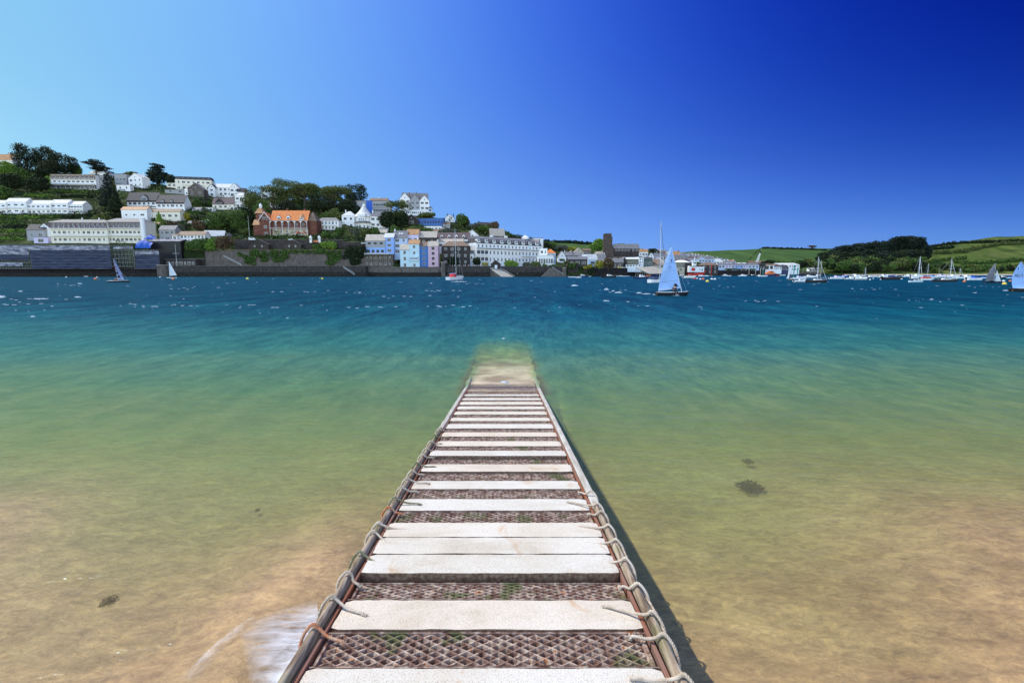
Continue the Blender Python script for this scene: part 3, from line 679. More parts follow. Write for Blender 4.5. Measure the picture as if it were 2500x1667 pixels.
def masonry(name, a, b, mortar, sc):
    m, n, l, p = new_mat(name); br = n.new('ShaderNodeTexBrick'); br.inputs['Scale'].default_value = sc
    tc = n.new('ShaderNodeTexCoord'); sp = n.new('ShaderNodeSeparateXYZ'); cb_ = n.new('ShaderNodeCombineXYZ'); l.new(tc.outputs['Object'], sp.inputs[0])
    l.new(mth(n, l, 'ADD', sp.outputs[0], sp.outputs[1]), cb_.inputs[0]); l.new(sp.outputs[2], cb_.inputs[1]); l.new(cb_.outputs[0], br.inputs['Vector'])
    br.inputs['Color1'].default_value = (*a, 1); br.inputs['Color2'].default_value = (*b, 1); br.inputs['Mortar'].default_value = (*mortar, 1); br.inputs['Mortar Size'].default_value = 0.02
    f = noise_node(n, l, 0.5, 6, vec_scaled(n, l, (1, 1, .6)))
    l.new(mixc(n, l, 1.0, br.outputs[0], ramp_node(n, l, f, [(0.3, (0.6, 0.6, 0.6)), (0.65, (1.15, 1.12, 1.1))]), 'MULTIPLY'), p.inputs['Base Color']); p.inputs['Roughness'].default_value = 0.95; p.inputs['Specular IOR Level'].default_value = 0.1
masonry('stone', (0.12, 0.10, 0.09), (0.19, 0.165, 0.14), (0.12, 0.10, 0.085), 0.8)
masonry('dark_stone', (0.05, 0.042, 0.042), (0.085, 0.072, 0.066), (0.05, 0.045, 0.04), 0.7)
masonry('red_brick', (0.15, 0.045, 0.03), (0.19, 0.065, 0.04), (0.2, 0.15, 0.12), 1.5)
masonry('church_stone', (0.10, 0.075, 0.062), (0.15, 0.11, 0.09), (0.06, 0.05, 0.045), 0.7)
def roofing(name, a, b):
    m, n, l, p = new_mat(name); v = vec_scaled(n, l, (1, 1, 1)); f = noise_node(n, l, 0.7, 6, v, 0.3); g = noise_node(n, l, 6, 3, vec_scaled(n, l, (1, 1, 3)))
    l.new(mixc(n, l, 1.0, ramp_node(n, l, f, [(0.32, a), (0.66, b)]), ramp_node(n, l, g, [(0.35, (0.8, 0.8, 0.8)), (0.65, (1.12, 1.12, 1.12))]), 'MULTIPLY'), p.inputs['Base Color']); p.inputs['Roughness'].default_value = 0.7
roofing('slate', (0.13, 0.13, 0.145), (0.22, 0.21, 0.22)); roofing('dark_slate', (0.04, 0.035, 0.04), (0.08, 0.07, 0.075)); roofing('pale_roof', (0.46, 0.46, 0.46), (0.68, 0.67, 0.65)); roofing('lichen_roof', (0.34, 0.29, 0.24), (0.52, 0.45, 0.37))
roofing('orange_tile', (0.62, 0.15, 0.03), (0.78, 0.27, 0.07)); roofing('brown_tile', (0.15, 0.095, 0.065), (0.26, 0.17, 0.11)); roofing('rust_tile', (0.34, 0.15, 0.06), (0.50, 0.27, 0.12)); roofing('purple_slate', (0.09, 0.06, 0.065), (0.15, 0.10, 0.10))
def plain(name, col, rough=0.5, metal=0.0, spec=0.3):
    m, n, l, p = new_mat(name); f = noise_node(n, l, 1.3, 4, vec_scaled(n, l, (1, 1, 1)))
    l.new(ramp_node(n, l, f, [(0.3, tuple(c * .88 for c in col)), (0.7, tuple(min(1, c * 1.06) for c in col))]), p.inputs['Base Color'])
    p.inputs['Roughness'].default_value = rough; p.inputs['Metallic'].default_value = metal; p.inputs['Specular IOR Level'].default_value = spec
for nm_, c_, r_ in [('white_paint', (0.82, 0.82, 0.80), .5), ('glass', (0.010, 0.013, 0.020), .18), ('dark_glass', (0.02, 0.03, 0.05), .1), ('black_paint', (0.012, 0.012, 0.014), .45), ('navy_paint', (0.015, 0.025, 0.09), .4), ('red_paint', (0.55, 0.03, 0.02), .45),
                    ('orange_paint', (0.85, 0.20, 0.04), .45), ('yellow_paint', (0.80, 0.62, 0.08), .5), ('green_paint', (0.01, 0.26, 0.20), .5), ('blue_paint', (0.03, 0.12, 0.55), .5), ('grey_metal', (0.35, 0.36, 0.38), .4), ('aluminium', (0.62, 0.64, 0.68), .35),
                    ('wood', (0.30, 0.19, 0.11), .7), ('grey_wood', (0.36, 0.32, 0.27), .85), ('skin', (0.55, 0.33, 0.24), .6), ('dark_cloth', (0.02, 0.02, 0.03), .9), ('maroon_cloth', (0.16, 0.02, 0.03), .9), ('blue_tarp', (0.02, 0.09, 0.42), .6),
                    ('grey_rubber', (0.30, 0.31, 0.33), .7), ('lilac_paint', (0.55, 0.48, 0.70), .5), ('lawn_grass', (0.26, 0.25, 0.08), 1.0), ('concrete', (0.42, 0.38, 0.33), .95), ('shingle', (0.46, 0.38, 0.29), 1), ('deck_teak', (0.42, 0.30, 0.18), .7)]:
    plain(nm_, c_, r_)
two_tone('net_sheet', (0.026, 0.030, 0.055), (0.06, 0.068, 0.105), 0.5, 0.9, 6, 0.35, 0.65, stretch=(.25, 1, 1.6))
two_tone('pale_net', (0.09, 0.09, 0.12), (0.50, 0.48, 0.52), 0.5, 0.9, 7, 0.38, 0.66, stretch=(.4, 1, 1.6))
def two_sided_sail(name, col, trans):
    m, n, l, p = new_mat(name); o_ = n['Material Output']; t = n.new('ShaderNodeBsdfTranslucent'); t.inputs[0].default_value = (*trans, 1)
    f = noise_node(n, l, 0.8, 4, vec_scaled(n, l, (1, 1, 2.5)), 0.8); l.new(ramp_node(n, l, f, [(0.35, tuple(c * .9 for c in col)), (0.6, col)]), p.inputs['Base Color']); p.inputs['Roughness'].default_value = .6
    mx_ = n.new('ShaderNodeMixShader'); mx_.inputs[0].default_value = 0.45; l.new(p.outputs[0], mx_.inputs[1]); l.new(t.outputs[0], mx_.inputs[2]); l.new(mx_.outputs[0], o_.inputs[0])
    l.new(bump_node(n, l, f, 0.25, 0.05), p.inputs['Normal'])
two_sided_sail('sailcloth', (0.52, 0.72, 0.98), (0.50, 0.72, 1.0)); two_sided_sail('white_sailcloth', (0.85, 0.88, 0.88), (0.9, 0.95, 0.95)); two_sided_sail('lilac_sailcloth', (0.50, 0.52, 0.72), (0.35, 0.38, 0.62)); two_sided_sail('grey_sailcloth', (0.30, 0.30, 0.33), (0.2, 0.2, 0.22))

# ------------------------------------------------------------------ houses
WIN = {}
def win_mesh(w, h, fr='white_paint', panes=2):
    w = round(w, 1); h = round(h, 1); k = (w, h, fr, panes)
    if k not in WIN:
        mb = MB(); b = .11
        mb.box(-w / 2, w / 2, -.09, .02, 0, b, 0).box(-w / 2, w / 2, -.09, .02, h - b, h, 0).box(-w / 2, -w / 2 + b, -.088, .02, b, h - b, 0).box(w / 2 - b, w / 2, -.088, .02, b, h - b, 0)
        for i in range(1, panes): x = -w / 2 + w * i / panes; mb.box(x - .045, x + .045, -.07, .0, b, h - b, 0)
        if h > 1.9: mb.box(-w / 2 + b, w / 2 - b, -.065, -.001, h * .62, h * .62 + .07, 0)
        mb.box(-w / 2 + b, w / 2 - b, -.03, .01, b, h - b, 1)
        WIN[k] = mb.mesh('window', [fr, 'glass'])
    return WIN[k]
def roof_part(kind, W, Dp, rise, ze, mat, parent, name='roof', ov=.45, y0=0, x0=0, th=.22, inset=None):
    mb = MB(); xa, xb, ya, yb = x0 - W / 2 - ov, x0 + W / 2 + ov, y0 - ov, y0 + Dp + ov; zt = ze + rise
    k = rise / (Dp / 2); e = ze - ov * k * .9
    if kind == 'side':
        ym = y0 + Dp / 2
        mb.prismx([(ya, e), (ym, zt), (yb, e), (yb, e + th), (ym, zt + th * 1.3), (ya, e + th)][::-1], xa, xb)
    elif kind == 'front':
        k = rise / (W / 2); e = ze - ov * k * .9
        mb.prism([(xa, e), (x0, zt), (xb, e), (xb, e + th), (x0, zt + th * 1.3), (xa, e + th)][::-1], ya, yb)
    elif kind == 'hip':
        e = ze - .05; i = inset if inset is not None else min(W, Dp) / 2 * .95
        if W >= Dp: r = [(xa + i + ov, (ya + yb) / 2, zt), (xb - i - ov, (ya + yb) / 2, zt)]; F_ = [(0, 1, 5, 4), (1, 2, 5), (2, 3, 4, 5), (3, 0, 4)]
        else: r = [((xa + xb) / 2, ya + i + ov, zt), ((xa + xb) / 2, yb - i - ov, zt)]; F_ = [(0, 1, 4), (1, 2, 5, 4), (2, 3, 5), (3, 0, 4, 5)]
        mb.add([(xa, ya, e), (xb, ya, e), (xb, yb, e), (xa, yb, e)] + r, F_ + [(3, 2, 1, 0)])
    elif kind == 'mono':
        mb.prismx([(ya, ze - .1), (yb, zt), (yb, zt + th), (ya, ze + th - .1)][::-1], xa, xb)
    elif kind == 'flat':
        mb.box(xa, xb, ya, yb, ze, ze + max(.25, rise))
    elif kind == 'mansard':
        i = 1.6; mb.add([(xa + ov, ya + ov, ze), (xb - ov, ya + ov, ze), (xb - ov, yb - ov, ze), (xa + ov, yb - ov, ze), (xa + i, ya + i, zt), (xb - i, ya + i, zt), (xb - i, yb - i, zt), (xa + i, yb - i, zt)],
                        [(3, 2, 1, 0), (4, 5, 6, 7), (0, 1, 5, 4), (1, 2, 6, 5), (2, 3, 7, 6), (3, 0, 4, 7)])
    return mb.build(name, mat, parent)
def chimney(x, y, z0, z1, parent, mat='white_wall', w=.9):
    mb = MB().box(x - w / 2, x + w / 2, y - .4, y + .4, z0, z1).box(x - w / 2 - .1, x + w / 2 + .1, y - .5, y + .5, z1 + .002, z1 + .22)
    for i in (-.22, .22): mb.lathe([(.13, z1 + .2), (.11, z1 + .75)], (x + i, y), 6)
    mb.build('chimney', mat, parent)
def windows(parent, W, Hh, n_, fl, w=None, h=None, y=0, z0=0, x0=0, fr='white_paint', panes=2, skip=()):
    if not n_ or not fl: return
    cw = W / n_; ch = Hh / fl; rw = random.Random(int(W * 97 + n_ * 7)); wv = [min(cw * .86, (w or min(2.9, cw * .6)) * rw.choice((.7, 1, 1, 1.25))) for _ in range(n_)]; h = h or min(2.5, ch * .68)
    for j in range(fl):
        for i in range(n_):
            if (i, j) in skip: continue
            link('window', win_mesh(wv[i], h, fr, panes), parent, (x0 - W / 2 + cw * (i + .5), y, z0 + ch * j + (ch - h) * .55))
def balcony(parent, W, z, y=0, dep=1.3, x0=0, mat='white_paint', solid=False, posts=0, rail=1.0):
    mb = MB().box(x0 - W / 2, x0 + W / 2, y - dep, y - .01, z - .18, z)
    if solid: mb.box(x0 - W / 2, x0 + W / 2, y - dep, y - dep + .1, z + .002, z + rail)
    else:
        mb.box(x0 - W / 2, x0 + W / 2, y - dep, y - dep + .07, z + rail - .08, z + rail)
        k = max(4, int(W / .55))
        for i in range(k + 1): x = x0 - W / 2 + .05 + (W - .1) * i / k; mb.box(x - .035, x + .035, y - dep + .01, y - dep + .06, z + .002, z + rail - .082)
    for i in range(posts): x = x0 - W / 2 + .15 + (W - .3) * i / max(1, posts - 1); mb.box(x - .09, x + .09, y - dep - .02, y - dep + .16, z + .003, z + posts_h(parent)) 
    return mb.build('balcony', mat, parent)
def posts_h(parent): return 2.6
def dormer(parent, x, z, w, h, y, depth, roofm, wall='white_wall', panes=2):
    d = MB(); d.box(x - w / 2, x + w / 2, y, y + depth, z, z + h); d.add([(x - w / 2, y, z + h), (x + w / 2, y, z + h), (x, y, z + h + w * .5)], [(0, 1, 2)])
    o = d.build('dormer', wall, parent)
    MB().prism([(x - w / 2 - .25, z + h - .15), (x, z + h + w * .5), (x + w / 2 + .25, z + h - .15), (x + w / 2 + .25, z + h + .05), (x, z + h + w * .5 + .22), (x - w / 2 - .25, z + h + .05)][::-1], y - .3, y + depth).build('dormer_roof', roofm, o)
    link('window', win_mesh(w * .75, h * .75, 'white_paint', panes), o, (x, y, z + h * .12))
    return o
HB = []
def house(label, x0, x1, yt, ye, yb, wall='white_wall', roof='slate', kind='side', yaw=0, depth=8.0, win=(0, 0), ww=None, wh=None, chim=(), name='house', cat='house', group=None, D=None, fr='white_paint', panes=2, cmat='white_wall', z=None, wfrac=1.0, sidewin=0, skip=(), ov=.45, bands=()):
    HB.append((x0 - 1, x1 + 1, yt, yb)); cx = (x0 + x1) / 2; q = place(cx, yb) if D is None else at(cx, yb, D)
    s_ = q.y / F; W = (x1 - x0) * s_ / math.cos(yaw); hw = (yb - ye) * s_; rise = max(0, (ye - yt)) * s_
    t = thing(name, label, cat, q, yaw, group); t['_d'] = 0; del t['_d']
    mb = MB(); X = W / 2; z0 = -5.0
    mb.box(-X, X, 0, depth, z0, hw)
    if kind == 'side': mb.add([(-X, 0, hw), (-X, depth, hw), (-X, depth / 2, hw + rise), (X, 0, hw), (X, depth, hw), (X, depth / 2, hw + rise)], [(0, 2, 1), (3, 4, 5), (0, 3, 5, 2), (1, 2, 5, 4)])
    if kind == 'front': mb.add([(-X, 0, hw), (X, 0, hw), (0, 0, hw + rise), (-X, depth, hw), (X, depth, hw), (0, depth, hw + rise)], [(0, 1, 2), (3, 5, 4), (0, 2, 5, 3), (1, 4, 5, 2)])
    if kind == 'mono': mb.add([(-X, 0, hw), (-X, depth, hw), (-X, depth, hw + rise), (X, 0, hw), (X, depth, hw), (X, depth, hw + rise)], [(0, 2, 1), (3, 4, 5), (1, 2, 5, 4)])
    mb.build('wall', wall, t)
    roof_part(kind, W, depth, rise if kind != 'flat' else .3, hw + .03, roof, t, ov=ov)
    windows(t, W * .94, hw, win[0], win[1], ww, wh, fr=fr, panes=panes, skip=skip)
    if kind == 'front' and rise > 2.2 and win[0]: link('window', win_mesh(min(1.3, W * .2), min(1.4, rise * .35)), t, (0, 0, hw + rise * .12))
    for i in range(sidewin):
        o = link('window', win_mesh(1.0, 1.2), t, (X, depth * (i + .6) / (sidewin + .2), hw * .45)); o.rotation_euler = (0, 0, PI / 2)
        o = link('window', win_mesh(1.0, 1.2), t, (-X, depth * (i + .6) / (sidewin + .2), hw * .45)); o.rotation_euler = (0, 0, -PI / 2)
    for f0, f1, bm_ in bands: MB().box(-X + .01, X - .01, -.022, -.002, hw * f0, hw * f1).build('storey_band', bm_, t)  # flat storey tones; some dark ones paint in the shade of recessed floors
    for c in chim:
        chimney((c - .5) * W, depth * .5, hw + rise * .4, hw + rise + 1.1, t, cmat)
    return t, W, hw, rise, s_
# ================================================================== sea walls
def wall_run(name, label, px0, px1, rtop, D, thick, mat, cat='sea wall', group=None, cap=True, D1=None, capmat='stone', rbase=None):
    a, b = at(px0, rtop, D), at(px1, rtop, D1 or D); d = (b - a); L = math.hypot(d.x, d.y); zt = a.z
    zb = -3 if rbase is None else zrow(rbase, D) - 1
    t = thing(name, label, cat, (a.x, a.y, zb), math.atan2(d.y, d.x), group)
    mb = MB(); k = max(2, int(L / 3)); n_ = []
    for i in range(k + 1):                         # slightly battered, uneven face
        x = L * i / k; j = .12 * mnoise.noise(Vector((x * .3, D, 1)))
        n_ += [(x, -.5 + j, 0), (x, j, zt - zb), (x, thick, zt - zb), (x, thick, 0)]
    f_ = [(4 * i + j, 4 * i + 4 + j, 4 * i + 4 + (j + 1) % 4, 4 * i + (j + 1) % 4) for i in range(k) for j in range(4)] + [(3, 2, 1, 0), (4 * k, 4 * k + 1, 4 * k + 2, 4 * k + 3)]
    mb.add(n_, f_).build('face', mat, t)
    if cap: MB().box(-.1, L + .1, -.25, min(thick, 1.4), zt - zb + .003, zt - zb + .35).build('coping', capmat, t)
    if rbase is None and name == 'sea_wall': MB().box(.01, L - .01, -.74, -.3, .2, 3.2 + .42 * zt).build('weed_band', 'tide_weed', t)
    return t, L, zt - zb
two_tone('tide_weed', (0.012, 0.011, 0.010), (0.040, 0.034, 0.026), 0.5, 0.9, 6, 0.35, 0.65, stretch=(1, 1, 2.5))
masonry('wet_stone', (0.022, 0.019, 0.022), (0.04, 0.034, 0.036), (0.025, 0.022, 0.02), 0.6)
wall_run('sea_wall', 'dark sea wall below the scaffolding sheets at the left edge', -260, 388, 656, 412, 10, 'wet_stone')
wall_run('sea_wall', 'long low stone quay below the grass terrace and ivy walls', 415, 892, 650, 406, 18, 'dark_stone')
wall_run('retaining_wall', 'tall dark retaining wall with ivy under the sunlit lawn', 500, 893, 612.5, 423, 5, 'stone', 'wall')
wall_run('retaining_wall', 'dark wall behind the clipped bushes below the boathouse terrace', 440, 500, 632, 424, 5, 'dark_stone', 'wall')
wall_run('sea_wall', 'rough stone wall with slipway under the dark slate fronted house', 892, 982, 652, 414, 8, 'stone')
wall_run('sea_wall', 'stone wall under the pale cyan and blue houses', 982, 1078, 652.5, 412, 10, 'stone')
wall_run('sea_wall', 'dark sea wall behind the moored yacht with a row of people on top', 1087, 1196, 650.5, 412, 10, 'dark_stone')
wall_run('sea_wall', 'long dark sea wall in front of the white hotel gardens', 1196, 1372, 651, 416, 9, 'dark_stone')
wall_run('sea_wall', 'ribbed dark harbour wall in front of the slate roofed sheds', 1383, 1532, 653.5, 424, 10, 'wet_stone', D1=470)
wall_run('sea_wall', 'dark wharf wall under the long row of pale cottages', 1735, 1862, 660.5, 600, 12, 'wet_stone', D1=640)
wall_run('sea_wall', 'low grey quay wall between the lifeboat and the wooded point', 1862, 2010, 664.5, 660, 14, 'stone', D1=760)
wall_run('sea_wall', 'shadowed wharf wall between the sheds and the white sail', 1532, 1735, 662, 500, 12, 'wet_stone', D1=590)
for px, w, top, lab in ((401, 26, 648, 'round stone turret standing in the water beside the scaffolding'), (1082.5, 10, 641, 'tall rounded pier of pale stone at the corner of the sea wall'), (1378, 9, 654, 'pale rounded pier where the garden wall meets the ribbed harbour wall')):
    q = at(px, 675, 409); s_ = 409 / F; r_ = w * s_ / 2; h_ = zrow(top, 409)
    t = thing('turret' if w > 20 else 'pier', lab, 'turret' if w > 20 else 'pier', (q.x, 409, 0)); MB().lathe([(r_ * 1.05, -3), (r_, h_)], n=20).build('shaft', 'stone', t, smooth=False)
    MB().lathe([(r_ * 1.06, h_ + .003), (r_ * 1.06, h_ + .4)], n=20).build('coping', 'concrete', t)

# lawn terrace, sheds under the road, shingle strip
q0 = [at(px, 607.5, 436) for px in (560, 830)]
lw = MB(); zl = town_z(700, 426) + .25
lw.add([(at(505, 610, 425).x, 425.5, zl), (at(842, 610, 425).x, 425.5, zl), (at(835, 610, 446).x, 447, zl + 1.2), (at(560, 610, 446).x, 447, zl + 1.2)], [(0, 1, 2, 3)]); tag(lw.build('lawn', 'lawn_grass'), kind='structure')
sh_ = MB(); V = []
for i in range(60):
    px = 1985 + i * 13; e = lerp_tab(RIGHT, px); Y = e[0]; a = at(px, 668, Y)
    V += [(a.x * (Y - 26) / Y, Y - 26 + 5 * fbm(px, 3, .02, 1), -.3), (a.x, Y - 3, 1.6 + .4 * fbm(px, 1, .05, 3)), (a.x * 1.012, Y + 8, 2.4)]
sh_.add(V, [(3 * i + j, 3 * i + 3 + j, 3 * i + 4 + j, 3 * i + 1 + j) for i in range(59) for j in range(2)]); tag(sh_.build('beach', 'shingle', smooth=True), kind='structure')
# terrace wall with the road behind, x 580..835
wall_run('retaining_wall', 'dark stone wall carrying the road below the red brick villa', 572, 838, 586, 449, 3, 'dark_stone', 'wall', rbase=612)
wall_run('retaining_wall', 'dark stone wall along the road under the white octagonal house', 838, 900, 592, 436, 3, 'dark_stone', 'wall', rbase=615)
for x0, x1, ap, ev, lab in ((607, 655, 585.5, 597, 'left of the two stone gabled stores under the villa road'), (693, 735, 586.5, 597, 'right of the two stone gabled stores under the villa road')):
    t, W, hw, rise, s_ = house(lab, x0, x1, ap, ev, 607, 'dark_stone', 'dark_slate', 'front', 0, 4, D=443, name='store', cat='store')
    for dx in (-.18, .18): link('window', win_mesh(1.1, 1.8), t, (dx * W, 0, 1.2))

# ================================================================== scaffolding on the left
def scaffold(label, px0, px1, rt, rb, D, sheets, decks=4):
    a, b = at(px0, rb, D), at(px1, rb, D); L = b.x - a.x; z0, z1 = zrow(rb, D), zrow(rt, D); Hh = z1 - z0
    t = thing('scaffolding', label, 'scaffolding', (a.x, D, z0)); mb = MB(); k = int(L / 2.6)
    for i in range(k + 1):
        for y in (0, 1.4): x = L * i / k; mb.box(x - .05, x + .05, y - .05, y + .05, 0, Hh + 1.2)
    mb.build('poles', 'grey_metal', t)
    lg = MB(); [lg.box(-.3, L + .3, -.62, -.55, Hh * j / (2 * decks) - .04, Hh * j / (2 * decks) + .04) for j in range(2 * decks + 1)]; lg.build('ledger', 'pale_net', t)
    for j in range(decks + 1):
        z = Hh * j / decks; MB().box(-.3, L + .3, -.1, 1.5, z - .12, z).box(-.3, L + .3, -.16, -.1, z + .9, z + 1.0).build('deck', 'grey_wood', t)
    for (x0, x1, r0, r1, mat, lab) in sheets:
        xa, xb = at(x0, r0, D).x - a.x, at(x1, r0, D).x - a.x; za, zb = zrow(r1, D) - z0, zrow(r0, D) - z0
        nx_, nz_ = max(6, int((xb - xa) / 1.3)), max(3, int((zb - za) / 2)); V = []
        for j in range(nz_ + 1):
            for i in range(nx_ + 1):
                x = xa + (xb - xa) * i / nx_; z = za + (zb - za) * j / nz_
                V.append((x, -.30 - .14 * abs(math.sin(i * 1.25)) + .12 * mnoise.noise(Vector((x, z, 2))), z + .10 * mnoise.noise(Vector((x * .6, j, 5)))))
        n1 = nx_ + 1; k0 = len(V); V += [(x, y + .04, z) for x, y, z in V]
        fs = [(j * n1 + i, j * n1 + i + 1, (j + 1) * n1 + i + 1, (j + 1) * n1 + i) for j in range(nz_) for i in range(nx_)]
        fs += [tuple(k0 + q for q in f)[::-1] for f in fs]
        o = MB().add(V, fs).build('sheeting', mat, t); o['label'] = lab
scaffold('wide scaffolding wrapped in dark blue grey sheets at the left edge', -60, 270, 600, 656, 408, [(73, 270, 611, 656, 'net_sheet', 'large blue grey debris sheet'), (-60, 268, 600, 610.5, 'pale_net', 'pale torn netting along the top'), (-60, 70, 611, 622, 'pale_net', 'pale netting'), (-60, 71, 623, 634, 'net_sheet', 'grey sheet'), (-60, 56, 641, 650, 'pale_net', 'pale torn sheet')])
scaffold('open dark scaffolding between the two sheeted bays', 274, 326, 602, 652, 409, [(276, 325, 602, 608, 'pale_net', 'strip of netting')], 5)
scaffold('smaller scaffolding bay with grey sheet and white top strip above the turret', 330, 388, 613, 656, 407, [(330, 388, 622, 656, 'net_sheet', 'grey debris sheet'), (330, 388, 613, 621, 'pale_net', 'white netting strip')])
# blue tarpaulins
def tarp(label, px0, px1, rt, rb, D, peak):
    a, b = at(px0, rb, D), at(px1, rb, D); L = b.x - a.x; Hh = (rb - rt) * D / F; V = []
    for j in range(7):
        for i in range(11):
            u, v_ = i / 10, j / 6; z = Hh * (v_ * (1 - peak * abs(u - .4) * 1.2)) + .3 * mnoise.noise(Vector((i * .7, j * .9, D)))
            V.append((L * u, 3.5 * v_ * v_ + .35 * math.sin(i * 1.7), z))
    k = len(V); V += [(x, y + .15, z - .05) for x, y, z in V]; fs = [(j * 11 + i, j * 11 + i + 1, j * 11 + i + 12, j * 11 + i + 11) for j in range(6) for i in range(10)]
    fs += [tuple(k + q for q in f)[::-1] for f in fs]
    tag(MB().add(V, fs).build('tarpaulin', 'blue_tarp', None, (a.x, a.y, a.z), smooth=True), label, 'tarpaulin')
tarp('bright blue tarpaulin draped over works below the cream hotel end', 330, 368, 586, 606, 414, .5)
tarp('small peaked blue tarpaulin above the larger one', 352, 376, 572, 584, 428, .9)

# ================================================================== houses, left hill
H_ = house
H_('cream house with a red roof cut by the left edge', -30, 31, 378, 391, 409, 'cream_wall', 'rust_tile', 'side', 0, 9, (2, 1))
H_('dark gabled house peeping over the cream house at top left', 16, 38, 376, 386, 405, 'white_wall', 'dark_slate', 'front', 0, 8, (1, 1), D=672)
t, W, hw, r_, s_ = H_('long white modern flats of three storeys below the dark trees', 131, 232, 426, 429, 461, 'white_wall', 'brown_tile', 'flat', .05, 9, (9, 3), 3.2, 1.9, bands=((0, .27, 'dark_stone'), (.68, .98, 'brown_tile')), name='apartment_block', cat='flats')
for z in (.02, hw / 3, hw * 2 / 3): balcony(t, W * .98, z, solid=False, posts=10, dep=1.7)
H_('dark upper fronted end block joined to the white flats', 233, 256, 429, 431, 462, 'grey_wall', 'brown_tile', 'flat', .05, 9, (2, 2), name='apartment_block', cat='flats')
H_('small flat white roofed bungalow on the skyline right of the flats', 219, 262, 409, 417, 427, 'white_wall', 'pale_roof', 'hip', 0, 10, (3, 1))
H_('plain dark grey block with a white base on the skyline', 282, 310, 424, 427, 452, 'grey_wall', 'dark_slate', 'flat', 0, 8, (3, 1))
H_('white gabled house on the skyline left of the big round cypress', 312, 352, 426, 436, 458, 'white_wall', 'pale_roof', 'front', -.25, 10, (3, 2), chim=(.15, .9))
for i, (a, b, yt, ye) in enumerate(((-45, 17, 490, 498), (17, 66, 485, 495), (66, 125, 490, 500), (125, 167, 488.5, 498), (167, 203, 492, 501))):
    t, W, hw, r_, s_ = H_('long white terrace, its %s part' % ('leftmost', 'second, higher roofed', 'wide middle', 'fourth, higher roofed', 'right hand end')[i], a, b, yt, ye, 523, 'white_wall', 'pale_roof', 'side', .03, 10 + .4 * i, (3 if i % 2 else 5, 2), 2.8, 1.7, bands=((0, .08, 'dark_stone'),), name='terrace_house', cat='terrace house', group='long white terrace on the left', ov=.12)
    balcony(t, W * .97, hw * .5, posts=3 if i % 2 else 5); balcony(t, W * .97, .3)
H_('small dark roofed house with a white gable left of the cream hotel', 68, 112, 549, 562, 588, 'grey_wall', 'dark_slate', 'side', 0, 9, (2, 1))
H_('little white gabled wing beside the small dark roofed house', 100, 124, 547, 557, 586, 'white_wall', 'dark_slate', 'front', 0, 9, (1, 1))
H_('low lilac grey bathing house with a wide blue window above the scaffolding', 84, 118, 578, 580, 596, 'lilac_wall', 'slate', 'flat', 0, 6, (1, 1), 7, 3)
# cream hotel
t, W, hw, r_, s_ = H_('long cream hotel with white balconies above the scaffolding, its left wing', 130, 262, 537, 544, 594, 'cream_wall', 'slate', 'hip', .04, 13, (11, 3), 2.2, 2.4, bands=((.70, .97, 'purple_slate'),), chim=(.48, .78), name='hotel', cat='hotel')  # dark band paints in the shade of the recessed top floor
for z in (hw * .34, hw * .67): balcony(t, W, z, dep=1.8, posts=12)
t, W, hw, r_, s_ = H_('long cream hotel with white balconies, its right wing ending in a round chimney', 263, 358, 534, 543, 594, 'cream_wall', 'slate', 'hip', .04, 13, (9, 3), 2.2, 2.4, bands=((.70, .97, 'purple_slate'),), name='hotel', cat='hotel')  # top floor recess shade painted as a dark band here too
for z in (hw * .34, hw * .67): balcony(t, W, z, dep=1.8, posts=9)
MB().lathe([(2.0, 0), (2.0, hw + 2), (2.2, hw + 2.1), (2.2, hw + 2.8)], (W / 2 - 1.5, -1.2), 14).build('chimney', 'white_wall', t, smooth=False)
H_('white annex with tan roof behind the cream hotel, its left half', 299, 360, 506, 513, 540, 'white_wall', 'rust_tile', 'side', 0, 8, (3, 1), 3, 1.8)
H_('cream annex with tan roof behind the hotel, its lower right half', 361, 440, 511, 518, 538, 'cream_wall', 'brown_tile', 'side', 0, 8, (5, 1))
# tudor style block
t, W, hw, r_, s_ = H_('long dark roofed building with a tall central gable below the skyline houses', 312, 382, 471, 490, 506, 'white_wall', 'dark_slate', 'side', 0, 12, (6, 1), 3.0, 2.4, bands=((.72, 1, 'dark_stone'), (0, .12, 'dark_stone')))
dormer(t, W * .1, hw - .5, W * .22, 3.2, -.8, 6, 'dark_slate', 'grey_wall', 4)
t, W, hw, r_, s_ = H_('dark roofed building with two small dormers joined to the tall gabled one', 383, 450, 477, 495, 512, 'white_wall', 'dark_slate', 'side', 0, 12, (6, 1), 3.0, 2.4, bands=((.76, 1, 'dark_stone'),))
for dx in (-.25, .05): dormer(t, W * dx, hw - .3, 3.2, 1.8, -.5, 5, 'dark_slate', 'grey_wall')
t, W, hw, r_, s_ = H_('cream block of three storeys with a grey mansard on the skyline', 436, 512, 434, 441, 466, 'cream_wall', 'dark_slate', 'mansard', .2, 11, (7, 2), name='apartment_block', cat='flats')
for i in range(7): link('window', win_mesh(1.8, 1.8, panes=2), t, (-W * .42 + W * .84 * i / 6, .75, hw + .7))
balcony(t, W * .6, hw * .5)
H_('grey stone house with a pale edged gable below the mansard block', 462, 496, 449, 463, 482, 'stone', 'slate', 'front', .15, 12, (2, 1))
H_('low pale wing left of the grey stone gable', 452, 470, 462, 465, 481, 'white_wall', 'pale_roof', 'side', 0, 6, (2, 1))
H_('small white gable right of the grey stone house', 510, 526, 452, 460, 481, 'white_wall', 'dark_slate', 'front', 0, 8, (1, 2))
H_('long bright white house with a white roof on the skyline', 524, 566, 445, 454, 474, 'white_wall', 'pale_roof', 'side', .1, 10, (4, 2))
H_('tall white gable end at the right of the bright white house', 562, 584, 445, 457, 476, 'white_wall', 'pale_roof', 'front', .1, 10, (2, 2))
